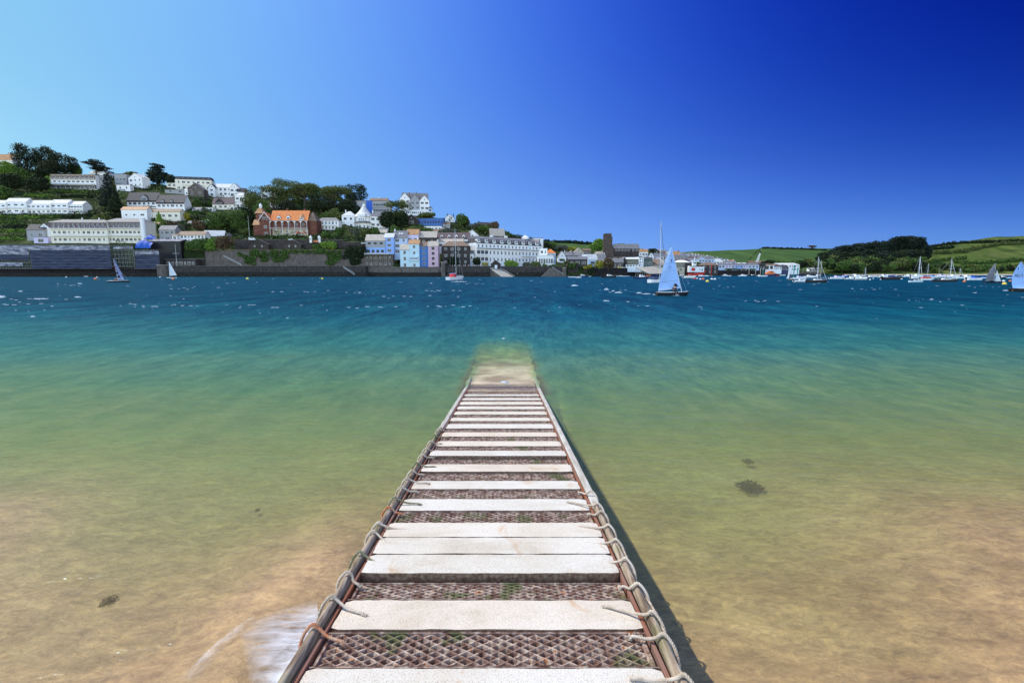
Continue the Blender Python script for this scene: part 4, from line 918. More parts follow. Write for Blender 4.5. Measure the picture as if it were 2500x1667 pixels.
H_('small white house with dark roof right of the white gable end', 582, 600, 452, 461, 473, 'white_wall', 'dark_slate', 'side', .4, 8, (1, 1))
t, W, hw, r_, s_ = H_('cream chalet with purple roof and one big front gable', 520, 570, 484, 499, 512, 'cream_wall', 'purple_slate', 'side', 0, 9, (4, 1))
dormer(t, -W * .15, hw - .6, W * .34, 2.6, -.7, 5, 'purple_slate', 'dark_stone', 2)
t, W, hw, r_, s_ = H_('white house of two tiers with a pale hipped roof above the big green tree', 576, 606, 473, 479, 511, 'white_wall', 'pale_roof', 'hip', 0, 9, (3, 2)); balcony(t, W, hw * .55)
H_('grey white house with a dark slate roof right of the cream hotel', 391, 429, 552, 562, 590, 'grey_wall', 'slate', 'side', 0, 8, (3, 2))
H_('small cream shed with a red roof behind the hotel chimney', 366, 389, 543, 546, 558, 'tan_wall', 'rust_tile', 'side', 0, 5, (1, 1))
H_('white terrace with a brown roof and a grid of small windows above the boathouse', 432, 502, 566, 575, 600, 'white_wall', 'brown_tile', 'side', 0, 8, (8, 3))
H_('small white lean-to left of the white brown roofed terrace', 422, 434, 573, 576, 598, 'white_wall', 'brown_tile', 'side', 0, 6, (1, 2))
H_('slate roofed stone cottage right of the white terrace', 503, 545, 564, 577, 595, 'dark_stone', 'pale_roof', 'side', .25, 8, (3, 1))
H_('tiny grey roofed outhouse right of the stone cottage', 550, 562, 570, 577, 583, 'stone', 'slate', 'front', 0, 5, (1, 1))
H_('dark covered gallery with a pale roof strip above the boathouse', 372, 446, 585, 591, 655, 'black_paint', 'pale_net', 'mono', 0, 8, (0, 0), D=421, name='gallery', cat='covered building')
t, W, hw, r_, s_ = H_('low dark boathouse cafe with white framed windows and a flagpole', 406, 480, 631, 634, 653, 'dark_stone', 'slate', 'flat', 0, 6, (7, 1), 2.2, 2.6, D=416, name='boathouse', cat='boathouse')
MB().tube([(-W * .1, -1.5, 0), (-W * .1, -1.5, (653 - 597) * 416 / F)], [.13, .07], 8).box(-W * .1 - 2.7, -W * .1 + 2.7, -1.6, -1.4, 11.6, 11.75).build('flagpole', 'white_paint', t)
# white gable behind the trees
H_('white house with a steep dark roof rising behind the trees left of the red villa', 645, 672, 445, 458, 476, 'white_wall', 'dark_slate', 'front', .55, 10, (2, 2))
H_('low white house hidden in the trees behind the red brick tower', 660, 684, 492, 495, 508, 'white_wall', 'slate', 'flat', 0, 6, (3, 1))

for lab, x0, x1, yt, ye, yb, wl_, rf, kd in [('low pale garage building right of the skyline cypress', 408, 432, 446, 448, 458, 'cream_wall', 'pale_roof', 'flat'), ('long low grey garden building left of the stone gable', 404, 452, 462, 464, 472, 'grey_wall', 'slate', 'flat'),
  ('white terrace wall below the plain grey block', 286, 318, 452, 453, 466, 'white_wall', 'pale_roof', 'flat'), ('small white summerhouse beside the big green trees', 500, 514, 536, 538, 546, 'white_wall', 'white_paint', 'hip'), ('white annex right of the cream chalet', 562, 580, 503, 505, 514, 'white_wall', 'pale_roof', 'flat'),
  ('small white block left of the cream chalet', 501, 520, 506, 508, 516, 'white_wall', 'pale_roof', 'flat'), ('long slate greenhouse roof in the terraced gardens', 458, 490, 540, 546, 550, 'grey_wall', 'slate', 'side'), ('pale shed above the golden shrub', 470, 490, 507, 511, 517, 'grey_wall', 'slate', 'side'),
  ('white garage below the pine', 925, 946, 556, 560, 568, 'white_wall', 'slate', 'mono'), ('grey cottage roof behind the slate hung house', 912, 944, 562, 568, 574, 'grey_wall', 'lichen_roof', 'side'), ('blue grey lean-to right of the blue glass house', 1082, 1098, 544, 548, 558, 'grey_wall', 'brown_tile', 'side'), ('brown roofed cottage behind the lilac house', 1056, 1084, 560, 566, 574, 'stone', 'brown_tile', 'side')]:
    H_(lab, x0, x1, yt, ye, yb, wl_, rf, kd, 0, 6, (2, 1))
# ------------------------------------------------------------------ red brick villa
t, W, hw, r_, s_ = H_('red brick villa with orange tiled roof, white verandas and a turret', 664, 752, 516, 541, 576, 'red_brick', 'orange_tile', 'side', 0, 12, (0, 0), bands=((0, .46, 'tan_wall'),), name='villa', cat='villa')
s = s_
windows(t, W * .94, hw * .5, 6, 1, 1.8, 2.6, z0=.3, panes=3); windows(t, W * .94, hw * .5, 5, 1, 2.0, 2.7, z0=hw * .52, panes=3)
for dx in (-.26, .0): dormer(t, W * dx - 1, hw + 1.3, 3.6, 2.4, .8, 5, 'brown_tile', 'white_wall', 3)
d = MB(); d.lathe([(3.4, hw + .5), (3.4, hw + 3.0)], (W * .33, 3.2), 8).build('bay', 'white_wall', t); MB().lathe([(3.9, hw + 3.0), (.2, hw + 7.4)], (W * .33, 3.2), 8).build('bay_roof', 'rust_tile', t)
for dx in (-1.4, 0, 1.4): link('window', win_mesh(1.2, 1.5), t, (W * .33 + dx, 3.2 - 3.38 + abs(dx) * .3, hw + 1.2))
balcony(t, W * 1.0, hw * .48, dep=2.4)
vr = MB(); k = 6
for i in range(k + 1):
    x = -W / 2 + W * i / k; vr.box(x - .13, x + .13, -2.4, -2.15, 0, hw * .98)
    if i < k:                                       # arched fretwork between the posts
        for j in range(9):
            u0, u1 = j / 9, (j + 1) / 9; z_ = lambda u: hw * .98 - 1.9 * (abs(u - .5) * 2) ** 2.4 - .25
            vr.add([(x + W / k * u0, -2.3, z_(u0)), (x + W / k * u1, -2.3, z_(u1)), (x + W / k * u1, -2.3, hw * .98), (x + W / k * u0, -2.3, hw * .98)], [(0, 1, 2, 3)])
vr.build('veranda', 'white_paint', t); MB().prismx([(-2.7, hw * .98), (0, hw + .35), (0, hw + .15), (-2.7, hw * .96)], -W / 2, W / 2).build('veranda_roof', 'slate', t)
gx = -W / 2 - 4.5 # front gable wing on the left
MB().box(gx - 5.6, gx + 5.6, -2.0, 9, -5, hw + .3).add([(gx - 5.6, -2, hw + .3), (gx + 5.6, -2, hw + .3), (gx, -2, hw + 7.6)], [(0, 1, 2)]).build('gable_wing', 'red_brick', t)
MB().prism([(gx - 6.4, hw - .5), (gx, hw + 7.6), (gx + 6.4, hw - .5), (gx + 6.4, hw - .1), (gx, hw + 8.2), (gx - 6.4, hw - .1)][::-1], -2.6, 9).build('wing_roof', 'orange_tile', t)
MB().prism([(gx - 6.5, hw - .7), (gx, hw + 7.5), (gx + 6.5, hw - .7), (gx + 6.5, hw + .0), (gx, hw + 8.4), (gx - 6.5, hw + .0)][::-1], -2.9, -2.603).build('bargeboard', 'white_paint', t)
for z, w_ in ((.4, 3.4), (hw * .5, 3), (hw + 1.0, 5)): link('window', win_mesh(w_, 2.6 if z > 1 else 3.0, panes=4), t, (gx, -2.0, z))
tx = gx - 7.6
MB().box(tx - 3.6, tx + 3.6, 3, 10, -5, hw + 7.5).build('tower', 'red_brick', t); MB().add([(tx - 4.6, 2, hw + 7.5), (tx + 4.6, 2, hw + 7.5), (tx + 4.6, 11, hw + 7.5), (tx - 4.6, 11, hw + 7.5), (tx - 1.6, 5, hw + 13), (tx + 1.6, 5, hw + 13), (tx + 1.6, 8, hw + 13), (tx - 1.6, 8, hw + 13)], [(3, 2, 1, 0), (0, 1, 5, 4), (1, 2, 6, 5), (2, 3, 7, 6), (3, 0, 4, 7), (4, 5, 6, 7)]).build('tower_roof', 'rust_tile', t)
MB().lathe([(1.3, hw + 12.9), (1.3, hw + 14.6)], (tx, 6.5), 8).lathe([(1.7, hw + 14.603), (1.2, hw + 16.4), (.2, hw + 17.8)], (tx, 6.5), 10).build('cupola', 'white_paint', t)
link('window', win_mesh(2.2, 2.4, panes=3), t, (tx + .8, 3, hw + 3.8)); link('window', win_mesh(1.6, 2.2), t, (tx, 3, hw * .4))
MB().box(tx - 5, tx + 2, -.5, 2.9, -5, hw * .75).build('side_wing', 'red_brick', t); MB().add([(tx - 5.6, -1, hw * .72), (tx + 2.4, -1, hw * .72), (tx + 2.4, 2.99, hw * 1.1), (tx - 5.6, 2.99, hw * 1.1), (tx - 5.6, 2.99, hw * .7), (tx + 2.4, 2.99, hw * .7)], [(0, 1, 2, 3), (0, 3, 4), (1, 5, 2)]).build('side_roof', 'rust_tile', t)
for dx in (-.12, .36): chimney(W * dx, 7, hw + 4, hw + 12.5, t, 'red_brick', 2.0)
H_('brown hipped wing at the right end of the red villa', 750, 774, 519, 541, 576, 'red_brick', 'brown_tile', 'hip', 0, 13, (0, 0), D=place(708, 576).y + 2.5, name='villa_wing', cat='wing', ov=.3)
fp = thing('flagpole', 'tall bare white flagpole left of the red brick villa', 'flagpole', place(609, 577)); MB().tube([(0, 0, -1), (0, 0, 19)], [.14, .07], 7).build('pole', 'white_paint', fp); MB().lathe([(.02, 19), (.18, 19.15), (.02, 19.3)], n=8).build('finial', 'white_paint', fp)
t, W, hw, r_, s_ = H_('small white modern house with a grey hipped roof right of the red villa', 775, 827, 532, 540, 562, 'white_wall', 'slate', 'hip', 0, 9, (6, 2)); balcony(t, W * .9, hw * .5)
# ------------------------------------------------------------------ white octagonal house
q = place(884, 560); s = q.y / F; t = thing('villa', 'white villa with a pointed conical roof, round tiers and a veranda', 'villa', q)
r1, r2, h1, h2 = 22 * s, 11 * s, 16 * s, 30 * s
MB().lathe([(r1, -6), (r1, h2)], (0, r1), 16).build('wall', 'white_wall', t)
MB().lathe([(r1 + 2.2, h1 - .3), (r1 + 2.2, h1 - .1), (r1 + .05, h1 + 1.5)], (0, r1), 24, cap=False).build('veranda_roof', 'slate', t)
MB().lathe([(r1 + 2.2, h2 - .3), (r1 + 1.4, h2 + 1.2 * s), (r1 * .62, h2 + 12 * s), (1.3, h2 + 27 * s)], (0, r1), 16).build('roof', 'pale_roof', t)
MB().lathe([(1.5, h2 + 24 * s), (1.5, h2 + 29 * s), (1.9, h2 + 29.2 * s), (.3, h2 + 32 * s)], (0, r1), 8).build('chimney', 'white_wall', t)
MB().box(-r2 * .8, r2 * .8, -1.2, 4, h1 + 1.5, h2 + 4 * s).build('bay', 'white_wall', t); MB().add([(-r2, -1.6, h2 + 4 * s), (r2, -1.6, h2 + 4 * s), (r2, 5, h2 + 5 * s), (-r2, 5, h2 + 5 * s), (0, 6, h2 + 13 * s)], [(0, 1, 4), (1, 2, 4), (2, 3, 4), (3, 0, 4), (3, 2, 1, 0)]).build('bay_roof', 'pale_roof', t)
for x in (-2.2, 0, 2.2): link('window', win_mesh(1.5, 2.2), t, (x, -1.2, h1 + 2.2))
for g in (-60, -36, -14, 14, 36, 60):
    a = R(g); o = link('window', win_mesh(1.8, 3.2), t, (math.sin(a) * (r1 * .985), r1 - math.cos(a) * r1 * .985, 1.2)); o.rotation_euler = (0, 0, a)
    MB().tube([(math.sin(a) * (r1 + 2), r1 - math.cos(a) * (r1 + 2), 0), (math.sin(a) * (r1 + 2), r1 - math.cos(a) * (r1 + 2), h1 - .3)], .14, 6).build('post', 'white_paint', t)
for g in (-50, 50): a = R(g); o = link('window', win_mesh(1.4, 1.6), t, (math.sin(a) * (r1 * .985), r1 - math.cos(a) * r1 * .985, h1 + 2.6)); o.rotation_euler = (0, 0, a)
H_('white left wing of the conical roofed villa with a low pyramid roof', 836, 866, 517, 528, 559, 'white_wall', 'pale_roof', 'hip', 0, 11, (2, 2), 2.6, 2.6, chim=(.2,), D=q.y + 3, name='villa_wing', cat='wing')
H_('white right wing of the conical roofed villa', 906, 940, 518, 530, 556, 'white_wall', 'slate', 'hip', .3, 12, (3, 2), D=q.y + 5, chim=(.2,), name='villa_wing', cat='wing')
# blue modern flats, big gabled house, grey gable + glass house
t, W, hw, r_, s_ = H_('modern block with bright blue panels behind the conical roofed villa', 871, 952, 489, 492, 519, 'grey_wall', 'brown_tile', 'flat', 0, 10, (0, 0), name='apartment_block', cat='flats')
MB().box(-W * .20, -W * .02, -.15, 0, 0, hw).build('panel', 'blue_paint', t)
for j in range(2):
    for i in range(6): link('window', win_mesh(2.6, 2.8, 'grey_metal'), t, (W * (.04 + .075 * i), 0, hw * (.06 + .48 * j)))
    link('window', win_mesh(3.2, 2.6, 'grey_metal'), t, (-W * .27, 0, hw * (.06 + .48 * j))); balcony(t, W * .5, hw * .48 * j + .2, x0=W * .24)
H_('small brown roofed penthouse on top of the blue panelled block', 904, 945, 484, 489, 492, 'tan_wall', 'brown_tile', 'side', 0, 6, (0, 0), D=t.location.y + 3, cmat='white_wall', chim=(.5,))
Db = place(1016, 524).y
t, W, hw, r_, s_ = H_('tall white gabled house on the hilltop, its left gable', 977, 1002, 474, 488, 524, 'white_wall', 'slate', 'front', .15, 12, (2, 3), D=Db, chim=(.9,), cmat='brown_tile')
t, W, hw, r_, s_ = H_('grey fronted middle gable of the tall hilltop house', 1002, 1026, 478, 492, 524, 'grey_wall', 'slate', 'front', .15, 13, (2, 3), D=Db - 1.5, chim=(.6, .95), cmat='brown_tile'); balcony(t, W * 1.3, hw * .3)
t, W, hw, r_, s_ = H_('white right gable of the tall hilltop house', 1026, 1048, 480, 492, 527, 'white_wall', 'slate', 'front', .15, 12, (2, 3), D=Db - 1)
H_('slate main roof of the tall hilltop house behind its three gables', 984, 1044, 473, 489, 522, 'white_wall', 'slate', 'side', .15, 12, (0, 0), D=Db + 6, chim=(.55,), cmat='brown_tile')
H_('low white sun room below the tall hilltop house', 990, 1030, 513, 514, 526, 'white_wall', 'white_paint', 'flat', .1, 4, (8, 1), 1.8, 2.4, D=Db - 4); H_('covered veranda at the right foot of the hilltop house', 1046, 1056, 504, 510, 528, 'pale_blue_wall', 'slate', 'hip', .1, 6, (1, 2), D=Db - 2)
H_('grey stone gabled house below the pine, left end of the blue glass house', 989, 1020, 525, 536, 551, 'dark_stone', 'slate', 'front', 0, 9, (1, 1), 5, 3.4)
t, W, hw, r_, s_ = H_('long low house faced in blue glass with a slim roof', 1021, 1082, 532, 534, 551, 'blue_wall', 'slate', 'mono', -.1, 9, (0, 0)); 
for i in range(9): link('window', win_mesh(2.0, 3.0, 'blue_paint'), t, (-W * .44 + W * .88 * i / 8, 0, hw * .3))
H_('white lower storey with small windows under the blue glass house', 1036, 1078, 551, 553, 566, 'white_wall', 'slate', 'flat', 0, 6, (5, 1))
H_('small white house with two dark chimneys on the ridge', 1086, 1110, 525, 533, 543, 'white_wall', 'slate', 'front', .2, 8, (1, 1), chim=(.3, .9), cmat='dark_stone')
H_('white low cottage roof below the green conifer', 1066, 1102, 556, 564, 572, 'white_wall', 'slate', 'front', .2, 8, (2, 1))

# ------------------------------------------------------------------ waterside cluster
D0 = 424
t, W, hw, r_, s_ = H_('slate hung house with a pale spotted roof and bright blue ground floor', 894, 940, 574, 588, 618, 'grey_wall', 'lichen_roof', 'side', 0, 9, (3, 2), 2.6, 1.8, D=D0 + 2, fr='black_paint', skip=((0, 0), (1, 0), (2, 0)))
MB().box(-W / 2 - .05, W / 2 + .05, -.12, -.01, 0, hw * .42).build('blue_front', 'sky_wall', t)
for i in range(4): link('window', win_mesh(2.4, 2.3, 'black_paint'), t, (-W * .36 + W * .24 * i, -.12, .5))
tt = thing('terrace', 'white railed balcony terrace with café chairs below the bright blue front', 'terrace', at(917, 620, 420)); MB().box(-9.5, 12, -1.5, 5, -.5, 0).build('slab', 'concrete', tt); balcony(tt, 21, 0, y=-1.4, dep=.3, x0=1.2)
for i in range(12): MB().box(-.05, .05, -.05, .05, -9, -.5).build('post', 'grey_wood', tt, loc=(-9 + 1.85 * i, -1.2, 0))
H_('grey stone boat store with a dark red doorway under the terrace', 888, 960, 620, 622, 653, 'stone', 'concrete', 'flat', 0, 6, (6, 2), 1.6, 1.8, D=D0 - 1, name='boat_store', cat='boat store')
t, W, hw, r_, s_ = H_('sky blue house with white bay window right of the slate hung house', 940, 962, 571, 581, 618, 'sky_wall', 'pale_roof', 'side', 0, 9, (1, 3), 5, 2.4, D=D0 + 3, panes=4)
t, W, hw, r_, s_ = H_('pale blue house with slate roof and two roof lights', 962, 995, 565, 582, 620, 'pale_blue_wall', 'slate', 'side', 0, 9, (2, 3), D=D0 + 6, chim=(.04,), cmat='white_wall')
for dx in (-.08, .1): o = MB().box(-.8, .8, -.05, .05, -.6, .6).build('skylight', 'white_paint', t, (W * dx, 2.4, hw + r_ * .62)); o.rotation_euler = (R(-50), 0, 0)
H_('lilac house with an orange tiled roof and dormer window', 994, 1022, 561, 573, 600, 'lilac_wall', 'rust_tile', 'side', 0, 8, (2, 1), D=D0 + 9)
H_('dark house with a lichened brown roof behind the pink house', 1023, 1066, 566, 580, 602, 'dark_stone', 'lichen_roof', 'side', 0, 9, (2, 1), D=D0 + 10)
H_('pale cyan house standing in the water, its left half', 978, 1000, 598, 610, 655, 'cyan_wall', 'lichen_roof', 'side', 0, 9, (1, 3), 1.7, 3, D=414, chim=(.85,), name='house', cmat='cyan_wall')
t, W, hw, r_, s_ = H_('pale cyan house standing in the water, its right half with a bay', 1000, 1024.5, 587, 597, 655, 'cyan_wall', 'rust_tile', 'side', 0, 9, (1, 4), 2, 2.4, D=414.3, chim=(.8,), cmat='white_wall')
MB().box(-3.6, 3.2, -1.1, 0, hw * .30, hw * .50).build('bay', 'cyan_wall', t); [link('window', win_mesh(1.3, 1.6), t, (x, -1.1, hw * .36)) for x in (-2.5, -.9, .9, 2.4)]
H_('bright blue narrow house with white windows', 1025, 1046, 592, 602, 650, 'blue_wall', 'brown_tile', 'side', 0, 8, (1, 4), 1.8, 2.2, D=415.6)
H_('pink narrow house with dark windows', 1046, 1070, 591, 602, 650, 'pink_wall', 'lichen_roof', 'side', 0, 8, (1, 4), 1.8, 2.2, D=415.2, fr='black_paint', chim=(.9,))
t, W, hw, r_, s_ = H_('long house with a purple slate roof and four white dormers', 1062, 1146, 569, 584, 602, 'white_wall', 'purple_slate', 'side', .0, 10, (6, 1), D=D0 + 20)
for i in range(4): dormer(t, -W * .3 + W * .21 * i, hw + .8, 2.4, 2.0, .9, 4, 'purple_slate')
H_('pale roofed shed between the stone house and the dormered roof', 1068, 1130, 584, 592, 606, 'white_wall', 'lichen_roof', 'side', 0, 8, (4, 1), D=D0 + 12)
t, W, hw, r_, s_ = H_('dark stone house with brown hipped roof behind the moored yacht', 1079, 1146, 590, 602, 648, 'dark_stone', 'brown_tile', 'hip', 0, 12, (4, 3), 2.6, 2.2, D=D0 + 1, panes=3)
H_('tall white gabled building behind the hotel corner', 1136, 1172, 563, 580, 615, 'white_wall', 'slate', 'front', .25, 14, (2, 2), D=D0 + 26)
H_('small white lean-to beside the dark stone house', 1147, 1156, 612, 620, 640, 'white_wall', 'slate', 'mono', 0, 6, (1, 1), D=D0 + 6)

# ------------------------------------------------------------------ big white hotel
q = at(1247, 641, 458); s = 458 / F; yaw = R(40); W = 158 * s / math.cos(yaw) * .98; hw = 43 * s
t = thing('hotel', 'large white hotel with a dark mansard roof and long balconies behind the sea wall', 'hotel', q, yaw)
MB().box(-W / 2, W / 2, 0, 16, -6, hw).build('wall', 'white_wall', t)
MB().add([(-W / 2, 0, hw), (W / 2, 0, hw), (W / 2, 16, hw), (-W / 2, 16, hw), (-W / 2 + .9, .9, hw + 3.6), (W / 2 - .9, .9, hw + 3.6), (W / 2 - .9, 15, hw + 3.6), (-W / 2 + .9, 15, hw + 3.6)], [(0, 1, 5, 4), (1, 2, 6, 5), (2, 3, 7, 6), (3, 0, 4, 7), (4, 5, 6, 7)]).build('mansard', 'dark_slate', t)
MB().prismx([(.6, hw + 3.6), (8, hw + 6.4), (15.4, hw + 3.6)][::-1], -W / 2 + .6, W / 2 - .6).build('roof', 'slate', t)
MB().box(-W / 2 - .3, W / 2 + .3, -.35, -.02, hw - .35, hw + .1).build('cornice', 'dark_slate', t)
k = 18
for i in range(k):
    x = -W / 2 + W * (i + .5) / k
    if i % 2: link('window', win_mesh(1.4, 2.2), t, (x, .35, hw + .9))
    else:
        d = MB().box(x - 1.7, x + 1.7, -.2, 3, hw + .3, hw + 3.1).build('dormer', 'white_wall', t); link('window', win_mesh(2.4, 2.0, panes=3), d, (x, -.2, hw + .8)); balcony(t, 3.6, hw + .35, y=-.2, dep=.5, x0=x, solid=True, rail=.9)
    for j in range(4):
        if j == 3: link('window', win_mesh(1.8, 2.3), t, (x, 0, hw * .77))
        elif j in (0, 2) and i not in (0, 1, 2): link('window', win_mesh(1.7, 3.0, panes=3), t, (x, 0, hw * (.06 if j == 0 else .42)))
        elif j in (0, 2): link('window', win_mesh(3.6, 3.2, 'grey_metal', 3), t, (x, 0, hw * (.06 if j == 0 else .42)))
balcony(t, W, hw * .74, dep=1.6); balcony(t, W * .32, hw * .36, dep=1.5, x0=W * .33); balcony(t, W * .17, hw * .36, dep=1.5, x0=-W * .41); balcony(t, W * .17, .4, dep=1.5, x0=-W * .41)
MB().box(-W / 2, W / 2, -1.66, -.3, hw * .74 - .5, hw * .74 - .2).build('balcony_beam', 'navy_paint', t)
for i in range(3):
    for j in range(4): o = link('window', win_mesh(.9, 1.2), t, (-W / 2, 3 + 4.5 * i, hw * (.1 + .23 * j))); o.rotation_euler = (0, 0, -PI / 2)
for x in (-.42, -.2, .02): 
    chimney(W * x, 9, hw + 4, hw + 8.0, t, 'white_wall', 3.4)
cu = MB().lathe([(3.4, hw + 6), (3.4, hw + 7.6)], (W * .32, 8), 8).lathe([(4.0, hw + 7.6), (.5, hw + 9.6), (.12, hw + 9.8), (.05, hw + 13.5)], (W * .32, 8), 8).build('cupola', 'white_wall', t)
Dh = 466
H_('grey white block with a brown top at the right end of the big hotel', 1306, 1326, 580, 583, 615, 'white_wall', 'brown_tile', 'flat', .3, 8, (1, 3), D=500)
t, W, hw, r_, s_ = H_('low white conservatory wing with tall windows right of the big hotel', 1313, 1351, 622, 625, 652, 'white_wall', 'white_paint', 'flat', 0, 9, (6, 1), 1.5, 4.2, D=434); balcony(t, W, hw + .3, y=0, dep=-.0 + .3)
H_('white upper storey set back above the conservatory wing', 1318, 1336, 606, 608, 624, 'white_wall', 'white_paint', 'flat', 0, 6, (2, 1), D=442)
H_('white house with an orange tiled roof right of the conservatory', 1332, 1356, 609, 619, 645, 'pale_blue_wall', 'orange_tile', 'hip', 0, 8, (2, 2), D=450)
H_('grey chapel with steep pale roof and cross above the hotel', 1198, 1232, 559, 575, 585, 'stone', 'lichen_roof', 'side', .25, 9, (2, 1), name='chapel', cat='chapel')
H_('dark roofed house with a vent on the ridge among shrubs', 1169, 1193, 543, 551, 557, 'white_wall', 'dark_slate', 'side', .3, 8, (1, 1), chim=(.1,), cmat='dark_stone')
# stone shed, wooden steps, stone stairs
t, W, hw, r_, s_ = H_('dark gabled boat shed with white doors at the top of the wooden slipway', 1199, 1222, 636, 645, 657, 'dark_stone', 'slate', 'front', 0, 6, (0, 0), D=414.5, name='shed', cat='shed'); MB().box(-.9, 1.3, -.06, 0, .2, hw * .8).build('door', 'white_paint', t)
q = at(1198, 657, 414); t = thing('slipway', 'wooden slipway on piles stepping down from the dark boat shed', 'slipway', q)
s = 414 / F; L = 58 * s; hh = q.z + .5
MB().add([(0, -.5, 0), (L * .4, -.5, 0), (L, -9, -hh), (L * .5, -9, -hh), (0, -.5, -.4), (L * .4, -.5, -.4), (L, -9, -hh - .4), (L * .5, -9, -hh - .4)], [(3, 2, 1, 0), (4, 5, 6, 7), (0, 1, 5, 4), (2, 3, 7, 6), (1, 2, 6, 5), (3, 0, 4, 7)]).build('deck', 'grey_wood', t)
for i in range(11):
    u = i / 10; x = L * .5 * u; z = -hh * u; MB().tube([(x, -.6 - 8.6 * u, -hh - 1), (x, -.6 - 8.6 * u, z + .1)], .2, 6).build('pile', 'grey_wood', t)
rl = MB()
for x0, x1 in ((0, L * .5), (L * .4, L)): rl.tube([(x0, -.6, 1.0), (x1, -9.1, -hh + 1.0)], .09, 5)
rl.build('handrail', 'white_paint', t); MB().box(-.5, 4.2, -.9, -.8, 1.0, 1.15).box(-.5, 4.2, -.9, -.8, .5, .6).box(-.5, -.38, -.9, -.8, 0, 1.15).box(4.1, 4.22, -.9, -.8, 0, 1.15).build('guard_rail', 'white_paint', t)
q = at(1322, 674, 412); t = thing('stairway', 'broad stone stairway with white railings rising against the sea wall', 'stairway', (q.x, 411, 0)); W = 55 * 412 / F; hh = 7.2
MB().prism([(0, -1), (0, .4), (W * .38, hh), (W * .45, hh), (W, .6), (W, -1)], -3, 4.5).build('steps', 'stone', t)
rl = MB(); rl.tube([(W * .45, -2.9, hh + 1), (W, -2.9, 1.6)], .07, 5)
for i in range(12): u = i / 11; rl.box(W * (.45 + .55 * u) - .05, W * (.45 + .55 * u) + .05, -2.95, -2.85, hh - (hh - .6) * u, hh + 1 - (hh - .6) * u)
rl.build('railing', 'white_paint', t)
def stair_rail(label, px0, r0, px1, r1, D):
    a, b = at(px0, r0, D), at(px1, r1, D); t = thing('handrail', label, 'handrail', a); mb = MB()
    for dz in (0, 1.0): mb.tube([(0, 0, dz), (b.x - a.x, 0, b.z - a.z + dz)], .09, 5)
    for i in range(9): u = i / 8; mb.box((b.x - a.x) * u - .05, (b.x - a.x) * u + .05, -.05, .05, (b.z - a.z) * u, (b.z - a.z) * u + 1)
    mb.build('rail', 'white_paint', t)
stair_rail('white handrail sloping down the wall right of the green bushes', 546, 626, 590, 648, 421)
stair_rail('handrail sloping to the water at the right end of the long low quay', 838, 653, 866, 671, 404)

# pillars with domes, parasols, vehicles on the road
for px, lab in ((759, 'left'), (780, 'right')):
    q = at(px, 590, 446); t = thing('kiosk', 'small white domed lookout hut on the road wall, the %s of two' % lab, 'hut', q); MB().lathe([(1.2, -1), (1.2, 3.6)], n=8).build('wall', 'white_wall', t); MB().lathe([(1.6, 3.6), (1.3, 4.3), (.5, 4.9), (.1, 5.8)], n=10).build('dome', 'white_paint', t); link('window', win_mesh(.9, 1.4), t, (0, -1.2, 1.4))
for px, lab in ((728, 'left'), (743, 'right')):
    q = at(px, 573, place(728, 576).y - 5); t = thing('parasol', 'red garden parasol in front of the red villa, the %s one' % lab, 'parasol', q); MB().lathe([(2.6, 1.6), (1.5, 2.3), (.1, 2.9)], n=8).build('canopy', 'red_paint', t); MB().tube([(0, 0, -1), (0, 0, 2.9)], .05, 6).build('pole', 'white_paint', t)
def vehicle(px, row, D, L, Hh, col, label, cat='car', yaw=0):
    q = at(px, row, D); t = thing('parked_car' if cat == 'car' else 'van', label, cat, q, yaw); W = 1.8; k = Hh
    pr = [(-L / 2, .35), (L / 2, .35), (L / 2, k * .5), (L * .34, k * .56), (L * .18, k * .96), (-L * .3, k), (-L * .46, k * .58), (-L / 2, k * .52)] if cat == 'car' else [(-L / 2, .35), (L / 2, .35), (L / 2, k * .45), (L * .36, k * .55), (L * .24, k * .95), (-L * .48, k), (-L / 2, k * .9)]
    MB().prism(pr, -W / 2, W / 2).build('body', col, t); MB().prism([(-L * .3, k * .6), (L * .24, k * .6), (L * .15, k * .9), (-L * .27, k * .92)], -W / 2 - .02, W / 2 + .02).build('side_glass', 'dark_glass', t)
    for x in (-L * .31, L * .31):
        for y in (-W / 2, W / 2): 
            w_ = MB().tube([(0, -.1, 0), (0, .1, 0)], .33, 12).build('wheel', 'black_paint', t, (x, y, .33)); MB().tube([(0, -.115, 0), (0, .115, 0)], .17, 8).build('rim', 'aluminium', w_)
vehicle(616, 587, 446.5, 5.6, 2.6, 'white_paint', 'white van on the road left of the villa', 'van'); vehicle(711, 587, 446.5, 4.3, 1.5, 'white_paint', 'white car on the road below the villa'); vehicle(772, 592, 444, 4.0, 1.9, 'orange_paint', 'orange car between the two white domed huts'); vehicle(888, 596, 433, 4.3, 1.5, 'white_paint', 'white car on the road left of the slate hung house')
vehicle(1513, 655, 470, 3.9, 1.5, 'yellow_paint', 'yellow green car on the quay beside the dark sheds'); vehicle(1522, 655.5, 476, 3.9, 1.5, 'white_paint', 'white car behind the yellow car on the quay')
# ================================================================== the town behind the harbour
def T(label, *a, **k): return H_(label, *a, **k)
